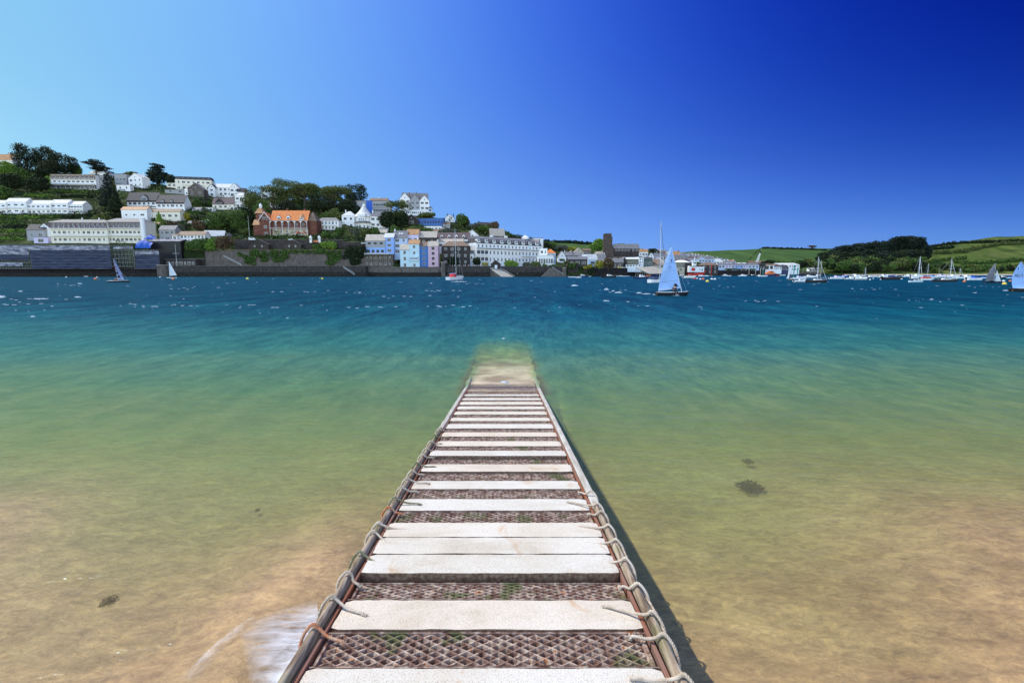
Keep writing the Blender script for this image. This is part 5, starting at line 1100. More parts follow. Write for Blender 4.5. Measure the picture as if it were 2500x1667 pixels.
# church
q = at(1483.5, 612, 575); s = 575 / F; t = thing('church_tower', 'square dark stone church tower standing above the town', 'church tower', q); w = 8.4 * s; hh = 38 * s
MB().box(-w, w, 0, 2 * w, -8, hh).build('shaft', 'church_stone', t); MB().box(-w - .35, w + .35, -.35, 2 * w + .35, hh - 1.6, hh - 1.2).build('string_course', 'church_stone', t)
pb = MB(); pb.box(-w - .2, w + .2, -.2, 2 * w + .2, hh + .003, hh + .9)
for i in range(6):
    x = -w + 2 * w * (i + .25) / 6; pb.box(x, x + w / 6, -.2, .2, hh + .903, hh + 1.6)
pb.build('parapet', 'church_stone', t); MB().box(-w - 1.1, -w - .003, -.4, 1.2, -8, hh * .86).box(w + .003, w + 1.1, -.4, 1.2, -8, hh * .86).build('buttress', 'church_stone', t)
link('window', win_mesh(2.0, 4.2, 'black_paint'), t, (0, -.01, hh * .68)); link('window', win_mesh(1.2, 2.4, 'black_paint'), t, (0, -.01, hh * .3))
T('long slate roofed church nave right of the dark tower', 1499, 1540, 596.5, 606.5, 616, 'dark_stone', 'slate', 'side', 0, 9, (5, 1), name='church_nave', cat='church', D=582); T('shorter chancel at the right end of the church', 1541, 1560, 596, 607, 616, 'dark_stone', 'slate', 'side', 0, 9, (2, 1), name='church_nave', cat='church', D=581)
rows_ = [
 ('cream stone house with pale gable left of the green field', 1401, 1425, 606, 616, 626, 'tan_wall', 'lichen_roof', 'front', (2, 1), (.5,)), ('brown roofed house right of the pale gable', 1423, 1442, 608, 612, 624, 'stone', 'brown_tile', 'side', (2, 1), ()),
 ('white gable end leaning against the red roofed lane', 1362, 1382, 614, 628, 642, 'white_wall', 'slate', 'front', (1, 1), ()), ('dark slate cottage between the white gable and the long shed', 1374, 1396, 616, 624, 634, 'dark_stone', 'slate', 'side', (2, 1), (.2,)),
 ('stone gabled cottage with lichened roof', 1388, 1402, 612, 622, 630, 'stone', 'lichen_roof', 'front', (1, 1), ()), ('low slate roof left of the white sheds', 1396, 1418, 618, 624, 633, 'stone', 'slate', 'side', (2, 1), ()),
 ('pale roofed house under the church tree', 1451, 1478, 614, 620, 628, 'tan_wall', 'lichen_roof', 'hip', (2, 1), (.5,)), ('pale sheet roofed shed', 1414, 1436, 622, 629, 636, 'white_wall', 'pale_roof', 'side', (2, 1), ()),
 ('light roofed house with a blue white front and one small window', 1436, 1457, 622, 634, 650, 'pale_blue_wall', 'pale_roof', 'side', (1, 1), ()), ('long dark shed with a slate roof beside the palms', 1387, 1434, 628, 634, 652, 'dark_stone', 'slate', 'side', (3, 1), ()),
 ('slate house with bright chimney below the tower', 1460, 1478, 621, 628, 638, 'grey_wall', 'slate', 'side', (2, 1), (.9,)), ('white cottage with stone roof below the tower', 1487, 1518, 618, 626, 633, 'lilac_wall', 'slate', 'hip', (2, 1), (.1,)),
 ('large slate roofed house under the nave', 1484, 1520, 607, 616, 622, 'dark_stone', 'slate', 'hip', (3, 1), (.1,)), ('white fronted house under the nave', 1522, 1548, 607, 612, 623, 'white_wall', 'slate', 'side', (3, 1), (.05, .95)),
 ('tall white gable right of the nave', 1546, 1560, 608, 618, 628, 'white_wall', 'slate', 'front', (1, 2), ()), ('rust roofed house among the slate roofs', 1560, 1582, 609, 615, 628, 'white_wall', 'rust_tile', 'side', (3, 1), (.3,)),
 ('slate roofed block with dormers behind the rust roof', 1582, 1604, 611, 615, 622, 'grey_wall', 'slate', 'side', (3, 1), (.9,)), ('white gabled cottage left of the yacht mast', 1583, 1597, 618, 627, 634, 'white_wall', 'slate', 'front', (1, 1), ()),
 ('broad slate roof with a white end', 1592, 1620, 619, 627, 636, 'white_wall', 'slate', 'side', (3, 1), ()), ('white low house with a hipped grey roof', 1521, 1552, 620, 627, 634, 'white_wall', 'lichen_roof', 'hip', (3, 1), ()),
 ('red roofed row right of the blue sail', 1640, 1660, 614, 620, 628, 'tan_wall', 'rust_tile', 'side', (3, 1), (.9,)), ('grey roofed house with two white dormers', 1643, 1680, 623, 630, 640, 'cream_wall', 'slate', 'side', (4, 2), ()),
 ('small white house on the upper street', 1662, 1676, 616, 620, 627, 'white_wall', 'slate', 'side', (2, 1), (.1,)), ('slate roofed cottage on the upper street', 1678, 1692, 620, 624, 632, 'cream_wall', 'slate', 'side', (2, 1), (.9,)),
 ('white cottage with three chimneys', 1690, 1708, 623, 628, 637, 'white_wall', 'slate', 'side', (2, 1), (.1, .5, .9)), ('blue house with arched windows', 1706, 1721, 627, 632, 642, 'pale_blue_wall', 'slate', 'front', (2, 1), ()),
 ('pale blue house with dark hipped roof', 1720, 1744, 626, 633, 643, 'pale_blue_wall', 'slate', 'hip', (3, 1), (.3,)), ('white house with a shiny grey roof', 1742, 1764, 632, 639, 646, 'white_wall', 'pale_roof', 'hip', (3, 1), ()),
 ('grey house with a tall chimney', 1745, 1766, 627, 632, 638, 'grey_wall', 'slate', 'side', (2, 1), (.4,)), ('white tower like house', 1767, 1778, 629, 632, 642, 'white_wall', 'slate', 'flat', (1, 2), ()),
 ('small red roofed house', 1781, 1792, 634, 638, 643, 'lilac_wall', 'orange_tile', 'side', (1, 1), (.9,)), ('lilac fronted house behind the cottage row', 1765, 1796, 637, 640, 646, 'lilac_wall', 'slate', 'side', (3, 1), ()),
 ('brown roofed warehouse behind the cottages', 1828, 1872, 637, 643, 655, 'stone', 'brown_tile', 'side', (4, 1), ()), ('low white sheet roofed shed', 1802, 1826, 638.5, 641, 644, 'white_wall', 'white_paint', 'side', (0, 0), ()),
 ('cream roofed barn in the upper field left of the church', 1351, 1372, 600, 602.5, 605, 'tan_wall', 'lichen_roof', 'side', (0, 0), ()), ('tiny white house in the trees above the right quay', 1976, 1990, 641, 645, 651, 'white_wall', 'pale_roof', 'side', (2, 1), (.1,)),
 ('small white gabled house above the right quay', 1988, 2000, 638, 644, 652, 'white_wall', 'pale_roof', 'front', (1, 1), ()),
]
for lab, x0, x1, yt, ye, yb, wl_, rf, kd, wn_, ch in rows_:
    T(lab, x0, x1, yt, ye, yb, wl_, rf, kd, random.Random(x0).uniform(-.12, .12), 7, wn_, chim=ch, cmat='stone' if 'tan' in wl_ else 'white_wall')
# second layer of small town houses, seen only as roofs and gables
adj = ['narrow', 'low', 'square', 'tall', 'little', 'broad', 'plain']; wc = [('white_wall', 'white'), ('cream_wall', 'cream'), ('lilac_wall', 'lilac grey'), ('grey_wall', 'grey'), ('pale_blue_wall', 'pale blue')]
rc_ = [('slate', 'slate'), ('lichen_roof', 'lichened'), ('rust_tile', 'rust red'), ('purple_slate', 'purple slate')]; near_ = ['behind the blue sail', 'above the red and white ship', 'on the street right of the church', 'between the rust roof and the mast', 'below the far green field']
cnt = 0
for r in (614, 619.5, 625, 631, 637):
    x = {614: 1596, 619.5: 1612, 625: 1604, 631: 1600, 637: 1606}[r]
    while x < {614: 1662, 619.5: 1700, 625: 1735, 631: 1712, 637: 1690}[r]:
        rr = random.Random(cnt * 31 + 7); w = rr.uniform(11, 18); wa, wn2 = wc[rr.randrange(5)]; rf, rn = rc_[rr.choice((0, 0, 1, 2, 3))]
        spot = near_[4 if r < 616 else 0 if x < 1655 else 1 if r > 624 else 3 if x < 1670 else 2]
        T('%s %s cottage with %s roof %s' % (adj[cnt % 7], wn2, rn, spot), x, x + w, r - 4.5, r, r + 8, wa, rf, rr.choice(('side', 'front', 'side')), rr.uniform(-.2, .2), 7, (2, 1), chim=(rr.choice((.1, .9)),), cmat='tan_wall', group='small town houses climbing the hill'); x += w + rr.uniform(-1, 2); cnt += 1
# waterfront
T('olive clad harbour building with white window frames and white base', 1528, 1571, 629, 633, 650, 'olive_wall', 'white_paint', 'mono', 0, 10, (4, 1), 2.2, 1.6, D=500); T('dark gable end of the slate shed beside the olive building', 1519, 1530, 628, 640, 654, 'dark_stone', 'slate', 'front', 0, 12, (0, 0), D=497)
t, W, hw, r_, s_ = T('long slate roofed stone shed behind the red brown tree', 1463, 1521, 632, 641, 656, 'stone', 'slate', 'side', 0, 10, (4, 1), D=492)
t, W, hw, r_, s_ = T('glazed white framed front at the corner of the olive building', 1560, 1571, 629, 630, 644, 'white_wall', 'white_paint', 'flat', 0, 3, (2, 2), D=498)
T('dark green clad shed right of the olive building', 1571, 1592, 629, 634, 654, 'green_wall', 'dark_slate', 'side', 0, 9, (2, 1), D=505); T('brown roofed boat shed with a steep roof', 1580, 1604, 634, 648, 656, 'grey_wood', 'brown_tile', 'side', -.5, 12, (0, 0), D=508); T('tan roofed boat shed left of the blue sail', 1598, 1622, 634, 645, 657, 'tan_wall', 'lichen_roof', 'side', .2, 10, (2, 1), D=512)
T('white band under the olive building with a dark canopy', 1528, 1566, 645, 646, 652, 'white_wall', 'dark_slate', 'flat', 0, 3, (5, 1), D=494)
T('fish quay building with a white hipped roof right of the blue sail', 1648, 1684, 635, 641, 656, 'olive_wall', 'white_paint', 'hip', 0, 12, (4, 1), D=560); T('dark stone end of the white roofed fish quay building', 1672, 1686, 640, 642, 663, 'dark_stone', 'slate', 'flat', 0, 8, (0, 0), D=559)
T('sandy harbour shelter below the fish quay building', 1652, 1671, 652, 653, 664, 'tan_wall', 'slate', 'flat', 0, 5, (1, 1), D=552)
T('stone harbour house with brown hipped roof right of the ship', 1712, 1753, 641, 648, 669, 'dark_stone', 'brown_tile', 'hip', 0, 13, (3, 2), 2.4, 3.4, D=578)
for i, (x0, x1, wl_, lab) in enumerate(((1754, 1770, 'pale_blue_wall', 'pale blue cottage at the left end of the quay row'), (1770, 1794, 'lilac_wall', 'lilac cottage with three windows in the quay row'), (1794, 1814, 'sky_wall', 'brighter blue cottage in the middle of the quay row'), (1814, 1826, 'lilac_wall', 'mauve cottage right of the brighter blue one'), (1826, 1853, 'pale_blue_wall', 'long pale blue cottage at the right end of the quay row'))):
    T(lab, x0, x1, 643.5, 648, 654.5, wl_, 'slate', 'side', 0, 8, (3 if x1 - x0 > 18 else 2, 1), chim=(.9,), D=640, group='row of pastel cottages on the quay', cmat='brown_tile', ov=.1)
T('dark stone building at the right end of the pastel cottages', 1853, 1868, 644, 645, 664, 'dark_stone', 'slate', 'flat', 0, 8, (2, 1), D=650)
T('white harbour building with two dark arched windows behind the lifeboat', 1866, 1889, 645, 648, 659, 'white_wall', 'brown_tile', 'side', 0, 9, (2, 1), 4, 4.5, D=655, fr='black_paint'); T('grey roofed white building right of the arched windows', 1889, 1908, 644.5, 652, 659.5, 'white_wall', 'purple_slate', 'hip', 0, 9, (4, 1), D=657)
T('dark cabin between the white harbour buildings', 1908, 1924, 648, 653, 661, 'navy_paint', 'dark_slate', 'side', 0, 8, (2, 1), D=660); T('tall white building with a pale roof at the quay end', 1924, 1952, 642, 647, 661, 'white_wall', 'pale_roof', 'hip', .1, 10, (4, 2), D=665)
T('white sheet roofed hall behind the quay buildings', 1896, 1932, 643, 645, 652, 'white_wall', 'white_paint', 'side', 0, 8, (4, 1), D=672)
# lattice jib standing on the hillside edge
a, b = at(1848, 640, 690), at(1856, 618, 690); t = thing('crane_jib', 'pale lattice crane jib rising in front of the green hill', 'crane', a); mb = MB(); d = b - a; o_ = [Vector((x, y, 0)) for x in (-1.3, 1.3) for y in (-.8, .8)]
for v_ in o_: mb.tube([v_, d + v_ * .45], .22, 5)
for i in range(11):
    u, u2 = i / 11, (i + 1) / 11; k = 1 - .55 * u; k2 = 1 - .55 * u2
    mb.tube([d * u + Vector((-1.3 * k, -.8, 0)), d * u2 + Vector((1.3 * k2, -.8, 0))], .14, 4); mb.tube([d * u + Vector((1.3 * k, -.8, 0)), d * u2 + Vector((-1.3 * k2, -.8, 0))], .14, 4)
mb.build('lattice', 'white_paint', t); MB().box(-.9, .9, -.9, .9, 0, 2.6).build('head', 'black_paint', t, tuple(d))

# ================================================================== flags
def flag(label, px, rtop, rbase, D, kind, w=3.2, yard=False):
    a = at(px, rbase, D); hh = (rbase - rtop) * D / F; t = thing('flagpole', label, 'flagpole', a); MB().tube([(0, 0, -1), (0, 0, hh)], [.16, .08], 7).build('pole', 'white_paint', t)
    if yard: MB().tube([(-hh * .3, 0, hh * .66), (hh * .01, 0, hh * .36)], .1, 6).build('yard', 'white_paint', t)
    if not kind: return t
    mb = MB(); NX, NZ = 24, 14; h = w * .55; x0 = 0
    def colr(u, v):
        if kind == 'red': return 1
        if kind == 'teal': return 3
        x, y = u * 2 - 1, v * 2 - 1
        if abs(x) < .1 or abs(y) < .18: return 1
        if abs(x) < .2 or abs(y) < .34: return 2
        dd = min(abs(y - x), abs(y + x)); return 1 if dd < .1 else 2 if dd < .28 else 0
    P_ = lambda i, j: (-w * i / NX, .18 * math.sin(i * .45) * (i / NX) * 1.6, hh - .2 - h * j / NZ - .25 * (i / NX) ** 2)
    for i in range(NX):
        for j in range(NZ):
            V = [P_(i, j), P_(i + 1, j), P_(i + 1, j + 1), P_(i, j + 1)]; mb.add(V + [(x, y + .02, z) for x, y, z in V], [(0, 1, 2, 3), (7, 6, 5, 4)], colr((i + .5) / NX, (j + .5) / NZ))
    mb.build('flag', ['navy_paint', 'red_paint', 'white_paint', 'cyan_wall'], t)
flag('tall white flag mast with a union flag in front of the hotel', 1315, 586, 640, 426, 'union', 3.6, True)
flag('small pole with a red flag on the ridge right of the conifer', 1145, 535, 548, 560, 'red', 2.2)
flag('short pole with a teal flag leaning before the hotel balconies', 1297, 601, 622, 440, 'teal', 3.0)

# ================================================================== trees and shrubs
for px, row, w, h, k, lf, lab in [
 (68, 428, 62, 74, 'round', 'leaf_dark', 'tall dark broad tree, highest on the skyline at left'), (116, 428, 50, 68, 'round', 'leaf_dark', 'dark spreading tree just right of the tallest one'), (160, 432, 64, 56, 'round', 'leaf_dark', 'dense rounded dark tree sloping down to the right above the flats'),
 (120, 440, 60, 45, 'round', 'leaf_dark', 'dark tree at the foot of the skyline clump left of the white flats'), (190, 428, 34, 26, 'bush', 'leaf_mid', 'low green clump between the dark trees and the tiered cypress'), (12, 432, 46, 36, 'round', 'leaf_bright', 'light green tree below the cream house at left'),
 (62, 452, 46, 38, 'round', 'leaf_mid', 'mid green tree below the tallest dark tree'), (30, 468, 48, 44, 'round', 'leaf_dark', 'dark brownish tree left of the mid green one'), (98, 470, 60, 36, 'round', 'leaf_dark', 'dark tree left of the white flats'), (116, 452, 24, 22, 'bush', 'leaf_bright', 'bright rounded shrub left of the white flats'),
 (12, 492, 40, 36, 'round', 'leaf_mid', 'green tree above the left part of the long terrace'), (235, 418, 76, 38, 'tier', 'leaf_cedar', 'flat tiered cypress on the skyline above the bungalow'), (268, 512, 46, 100, 'cone', 'leaf_cedar', 'tall dark spruce right of the white flats'), (284, 520, 34, 60, 'cone', 'leaf_dark', 'shorter dark conifer beside the tall spruce'),
 (250, 546, 38, 26, 'bush', 'leaf_olive', 'round olive shrub between the long terrace and cream hotel'), (322, 436, 36, 22, 'round', 'leaf_olive', 'low tree behind the white gabled house'), (387, 449, 60, 48, 'tier', 'leaf_cedar', 'big dark round cypress alone on the skyline'), (386, 452, 50, 34, 'round', 'leaf_cedar', 'dark lower crown under the big skyline cypress'),
 (420, 456, 26, 28, 'round', 'leaf_dark', 'thin dark tree right of the skyline cypress'), (434, 456, 16, 24, 'round', 'leaf_dark', 'small dark tree beside the mansard block'), (449, 538, 30, 20, 'bush', 'leaf_yellow', 'golden yellow shrub below the dark roofed building'), (391, 554, 22, 36, 'cone', 'leaf_bright', 'gold green conifer behind the hotel annex'),
 (392, 566, 26, 22, 'bush', 'leaf_mid', 'green shrub right of the round hotel chimney'), (424, 558, 26, 20, 'bush', 'leaf_brown', 'reddish brown shrub above the slate roofed house'), (445, 567, 20, 20, 'bush', 'leaf_grey', 'pale grey green round shrub above the white terrace'), (482, 560, 34, 26, 'bush', 'leaf_brown', 'dry brown shrub in the terraced gardens'),
 (532, 566, 62, 50, 'round', 'leaf_mid', 'big bright leaved tree left of the red villa'), (585, 566, 66, 58, 'round', 'leaf_mid', 'big dense green tree touching the red villa tower'), (560, 562, 60, 36, 'round', 'leaf_dark', 'dark tree between the two big green ones'), (610, 566, 34, 60, 'round', 'leaf_dark', 'dark tree in shade behind the flagpole'),
 (596, 574, 30, 20, 'bush', 'leaf_olive', 'olive shrub at the foot of the flagpole'), (546, 616, 56, 36, 'round', 'leaf_brown', 'thin brownish spring tree on the lawn edge'), (492, 640, 62, 34, 'bush', 'leaf_mid', 'wide green bush on the wall above the boathouse'), (520, 640, 52, 34, 'bush', 'leaf_bright', 'bright green bush right of the wide one above the quay'), (478, 648, 36, 30, 'bush', 'leaf_mid', 'green bush nearest the boathouse cafe'), (506, 606, 26, 20, 'bush', 'leaf_bright', 'small bright shrub below the stone cottage'),
 (620, 516, 56, 48, 'round', 'leaf_olive', 'sparse brownish tree above the villa turret'), (668, 512, 80, 56, 'umbrella', 'leaf_olive', 'olive green spreading tree right behind the villa turret'), (700, 500, 90, 60, 'round', 'leaf_olive', 'wide olive tree in the middle of the villa wood'), (745, 506, 80, 58, 'umbrella', 'leaf_olive', 'flat topped olive tree above the orange roof'),
 (730, 474, 44, 34, 'round', 'leaf_brown', 'bare twiggy tree on top of the villa wood'), (768, 476, 46, 38, 'round', 'leaf_mid', 'green domed tree on top of the wood'), (808, 482, 60, 42, 'round', 'leaf_mid', 'second green domed tree on top of the wood'), (868, 494, 66, 54, 'round', 'leaf_dark', 'dense dark tree at the right end of the wood'),
 (820, 512, 76, 56, 'umbrella', 'leaf_olive', 'wide olive tree left of the dense dark one'), (784, 524, 80, 50, 'round', 'leaf_dark', 'shadowed tree under the wood right of the orange roof'), (850, 528, 60, 42, 'round', 'leaf_dark', 'dark tree behind the conical roofed villa'), (700, 530, 60, 40, 'round', 'leaf_dark', 'dark tree hidden behind the orange roof'), (640, 540, 44, 50, 'round', 'leaf_mid', 'green tree behind the villa turret'),
 (822, 540, 40, 34, 'bush', 'leaf_olive', 'feathery olive shrub between the small modern house and the conical villa'), (790, 540, 34, 24, 'bush', 'leaf_mid', 'green shrub above the small modern house'), (829, 576, 24, 22, 'bush', 'leaf_mid', 'round shrub right of the small modern house'), (862, 578, 26, 24, 'bush', 'leaf_grey', 'pale round shrub below the left wing of the conical villa'),
 (889, 578, 24, 22, 'bush', 'leaf_olive', 'middle round shrub below the conical villa'), (912, 578, 30, 26, 'bush', 'leaf_mid', 'larger round shrub at the right below the conical villa'), (808, 582, 46, 16, 'bush', 'leaf_mid', 'low hedge like shrub on the road bank'), (773, 610, 22, 16, 'bush', 'leaf_mid', 'round dark shrub on the lawn below the domed huts'),
 (806, 609, 40, 26, 'bush', 'leaf_bright', 'bright shrub clump on the lawn below the road'), (862, 612, 44, 24, 'bush', 'leaf_yellow', 'yellow green shrub clump left of the blue fronted house'), (880, 614, 36, 26, 'bush', 'leaf_mid', 'green shrub left of the blue fronted house'), (872, 646, 60, 40, 'bush', 'leaf_dark', 'dark shrubs cascading over the wall left of the terrace'),
 (968, 556, 66, 66, 'umbrella', 'leaf_olive', 'tall pine with bare pale trunk below the hilltop house'), (945, 560, 40, 44, 'round', 'leaf_dark', 'dark tree behind the pine trunk'), (980, 556, 40, 40, 'round', 'leaf_dark', 'dark tree right of the pine trunk'), (962, 576, 34, 28, 'bush', 'leaf_mid', 'bright shrub at the foot of the pine'), (1000, 574, 50, 22, 'bush', 'leaf_olive', 'shrub bank below the grey stone gable'),
 (1040, 570, 44, 16, 'bush', 'leaf_mid', 'low green shrubs below the blue glass house'), (1044, 533, 44, 14, 'bush', 'leaf_olive', 'scrub on the slope right of the hilltop house'), (1096, 541, 16, 14, 'bush', 'leaf_dark', 'dark shrub before the small ridge house'), (1127, 553, 30, 32, 'round', 'leaf_mid', 'bright green oval tree on the ridge'),
 (1140, 553, 20, 18, 'bush', 'leaf_dark', 'dark shrub right of the oval ridge tree'), (1162, 562, 34, 18, 'bush', 'leaf_grey', 'grey green shrub on the ridge slope'), (1180, 566, 36, 18, 'bush', 'leaf_mid', 'green shrub below the dark roofed ridge house'), (1204, 566, 34, 24, 'round', 'leaf_brown', 'bare twiggy tree above the hotel'), (1100, 576, 60, 20, 'bush', 'leaf_grey', 'grey shrub bank behind the dormered roof'), (1152, 574, 40, 14, 'bush', 'leaf_olive', 'scrub bank left of the chapel'),
 (1238, 580, 16, 16, 'bush', 'leaf_mid', 'small green shrub right of the chapel'), (1460, 616, 34, 32, 'round', 'leaf_bright', 'big bright green tree left of the church tower'), (1447, 614, 22, 20, 'round', 'leaf_bright', 'smaller green tree at the foot of the big one'), (1512, 604, 36, 22, 'round', 'leaf_bright', 'bright green tree behind the church nave'), (1530, 603, 18, 12, 'round', 'leaf_mid', 'green tree over the church roof'),
 (1563, 612, 18, 14, 'round', 'leaf_dark', 'small dark tree at the end of the church'), (1592, 616, 24, 16, 'round', 'leaf_dark', 'dark rounded tree above the town roofs'), (1603, 618, 16, 12, 'round', 'leaf_dark', 'little dark tree right of the rounded one'), (1580, 613, 14, 8, 'round', 'leaf_mid', 'small green tree above the rust roof'),
 (1343, 606, 34, 16, 'round', 'leaf_mid', 'tree on the field edge right of the hotel'), (1366, 612, 40, 16, 'bush', 'leaf_grey', 'grey scrub below the barn'), (1395, 612, 30, 10, 'bush', 'leaf_yellow', 'yellow gorse beside the field'), (1330, 614, 30, 22, 'round', 'leaf_dark', 'dark tree behind the hotel end')]:
    tree(px, row, w, h, k, lf, lab)
for px, row, w, h, k, lf, lab in [(1250, 654, 38, 22, 'bush', 'leaf_bright', 'bright green bush on the sea wall before the hotel'), (1284, 654, 22, 17, 'bush', 'leaf_grey', 'grey green bush on the hotel terrace'), (1310, 654, 34, 18, 'bush', 'leaf_olive', 'olive bush below the flag mast'), (1330, 654, 16, 12, 'bush', 'leaf_mid', 'small bush right of the flag mast'),
 (1165, 650, 28, 24, 'bush', 'leaf_dark', 'dark ivy bush at the foot of the hotel corner'), (1184, 652, 24, 12, 'bush', 'leaf_yellow', 'yellow green shrub left of the boat shed'), (1372, 656, 14, 24, 'palm', 'leaf_grey', 'tall thin palm left of the ribbed harbour wall'), (1383, 656, 16, 18, 'palm', 'leaf_olive', 'shorter palm beside the tall thin one'), (1396, 656, 20, 14, 'bush', 'leaf_mid', 'green shrub above the ribbed wall'),
 (1408, 656, 10, 14, 'palm', 'leaf_olive', 'small palm before the long dark shed'), (1438, 656, 18, 12, 'bush', 'leaf_yellow', 'yellow green shrub below the light roofed house'), (1430, 656, 22, 7, 'bush', 'leaf_yellow', 'low yellow shrub on the ribbed wall'), (1462, 656, 26, 22, 'bush', 'leaf_yellow', 'yellowish shrub left of the red brown tree'), (1485, 657, 34, 27, 'round', 'leaf_brown', 'red brown leaved tree before the stone shed'), (1352, 654, 26, 9, 'bush', 'leaf_mid', 'low shrub above the stone stairway'), (1105, 652, 30, 30, 'bush', 'leaf_dark', 'dark climber on the front of the dark stone house')]:
    tree(px, row, w, h, k, lf, lab, D=421)
for px, row, w, h, lf, lab in [(1780, 660, 26, 5, 'leaf_mid', 'left'), (1806, 660, 28, 5, 'leaf_olive', 'middle'), (1834, 660, 24, 5, 'leaf_mid', 'right')]: tree(px, row, w, h, 'bush', lf, 'low hedge under the pastel cottages, the %s one' % lab, D=630)
for i, (px, w, h, lf) in enumerate([(1876, 34, 20, 'leaf_dark'), (1896, 30, 18, 'leaf_mid'), (1916, 30, 17, 'leaf_mid'), (1938, 30, 18, 'leaf_mid'), (1958, 30, 20, 'leaf_dark'), (1975, 34, 24, 'leaf_olive'), (1955, 20, 14, 'leaf_bright'), (1990, 30, 14, 'leaf_olive'), (2004, 26, 18, 'leaf_mid')]):
    tree(px, 655, w, h, 'round', lf, ['dark tree', 'mid green tree', 'rounded green tree', 'green tree', 'darker tree', 'brownish spreading tree', 'small light tree', 'low olive tree', 'green tree'][i] + ' in the belt behind the quay, ' + ['nearest the cottages', 'second from the cottages', 'third from the cottages', 'behind the tall white building', 'right of the tall white building', 'left of the tiny white house', 'by the tiny flagpole', 'below the tiny white house', 'at the edge of the wooded point'][i], D=760 + 4 * i)
t = tree(1982, 607.5, 20, 8.5, 'umbrella', 'leaf_brown', 'lone bare tree on the crest of the far green hill', D=1540)
# pines of the wooded point
rr = random.Random(11); wood = [(2018, 616, 34), (2036, 607, 36), (2052, 602, 36), (2068, 600, 36), (2084, 600, 34), (2098, 596, 34), (2112, 594, 34), (2126, 592, 34), (2140, 591, 34), (2150, 596, 24), (2164, 588, 34), (2178, 583, 36), (2194, 580, 36), (2210, 579, 38), (2226, 580, 36), (2236, 586, 28), (2248, 597, 26), (2258, 604, 20)]
ORD = ['first', 'second', 'third', 'fourth', 'fifth', 'sixth', 'seventh', 'eighth', 'ninth', 'tenth', 'eleventh', 'twelfth', 'thirteenth', 'fourteenth', 'fifteenth', 'sixteenth', 'seventeenth', 'eighteenth', 'nineteenth', 'twentieth']
for i, (px, top, w) in enumerate(wood):
    tree(px, top + 44 - 10 * (px > 2200), w * 1.4, 46 - 10 * (px > 2200), 'umbrella' if i % 3 == 0 else 'round', 'leaf_cedar', 'dark pine on the crown of the wooded point, %s counting from the left' % ORD[i], D=930 + 3 * (i % 4), group='dark pines along the top of the wooded point', dens=1.5)
for i in range(100):                                  # lower wood, one tree after another down to the beach
    px = 2002 + rr.random() * 250; k = (px - 2002) / 250; row = 628 + rr.random() * 34 - 4 * k
    tree(px, row + 6, rr.uniform(24, 36), rr.uniform(18, 26), 'round', rr.choice(['leaf_dark', 'leaf_dark', 'leaf_mid', 'leaf_olive', 'leaf_mid']) if row > 640 else rr.choice(['leaf_cedar', 'leaf_dark']), 'rounded tree in the lower wood of the point', D=905 - (row - 628) * 1.9, group='rounded trees of the wooded point above the beach', dens=1.2)
for i in range(40):
    px = 2240 + i * 7 + rr.random() * 4; row = 664 - rr.random() * 14
    tree(px, row + 3, rr.uniform(16, 26), rr.uniform(10, 16), 'bush', rr.choice(['leaf_dark', 'leaf_mid', 'leaf_mid', 'leaf_olive']), 'thicket bush at the foot of the right grassy hill', zf=rz_, tab=RIGHT, group='thicket bushes above the right beach', dens=1.3)
def hedge_line(pts, hh, lab, zf, tab, lf='leaf_dark', seed=1, wpx=None, name='hedge'):
    V_, Q_, o0 = [], [], 0; r = random.Random(seed); lob = []
    for (ax, ar), (bx, br) in zip(pts, pts[1:]):
        k = max(2, int(abs(bx - ax) / 3))
        for i in range(k):
            u = i / k; px = ax + (bx - ax) * u; row = ar + (br - ar) * u; q = place(px, row, zf, tab); s = q.y / F; h = hh * s * r.uniform(.7, 1.3); lob.append((q.x, q.y, q.z + h * .4, 2.4 * s, 2 * s, h * .6))
    D = sum(l[1] for l in lob) / len(lob); size = max(.3, .0019 * D * .5); area = sum(l[3] * l[5] * 4 for l in lob)
    V, Q = leaf_cloud(lob, int(min(9000, area / size ** 2 * 3)), size, seed); c = np.array([lob[0][0], lob[0][1], lob[0][2]]); 
    tag(link(name, np_mesh(name, V - c, Q, lf), None, tuple(c)), lab, name)
hedge_line([(1230, 586), (1280, 590), (1340, 592), (1380, 593), (1420, 595), (1480, 601)], 6, 'dark hedge along the top of the field left of the church', fz_, FARH, 'leaf_dark', 3)
hedge_line([(1240, 592), (1300, 600), (1345, 606)], 6, 'dark hedge sloping down behind the hotel', fz_, FARH, 'leaf_mid', 4)
hedge_line([(1862, 607.3), (1900, 608), (1940, 609), (2000, 612), (2020, 612.5)], 4, 'dark hedge below the crest of the far green hill', fz_, FARH, 'leaf_dark', 5)
hedge_line([(1856, 608.5), (1846, 617), (1836, 627), (1826, 637)], 2.2, 'yellow green hedge running down the far hill beside the crane', fz_, FARH, 'leaf_olive', 6)
hedge_line([(2262, 606), (2300, 600), (2340, 596), (2400, 594), (2460, 592), (2520, 591)], 6.5, 'upper dark hedge across the right grassy hill', rz_, RIGHT, 'leaf_dark', 7)
hedge_line([(2215, 628), (2260, 622), (2310, 620), (2350, 618), (2400, 606), (2440, 600), (2520, 596)], 9, 'broad brown hedge band across the right grassy hill', rz_, RIGHT, 'leaf_olive', 8)
hedge_line([(2240, 614), (2280, 610), (2330, 606)], 7, 'dark thorn hedge below the pine wood edge', rz_, RIGHT, 'leaf_dark', 9)
hedge_line([(2240, 650), (2290, 640), (2330, 636), (2360, 632)], 8, 'thorn hedge climbing the right hill from the beach', rz_, RIGHT, 'leaf_mid', 10)
hedge_line([(2330, 644), (2380, 646), (2440, 642), (2520, 636)], 8, 'long thicket along the foot of the right field', rz_, RIGHT, 'leaf_mid', 12)
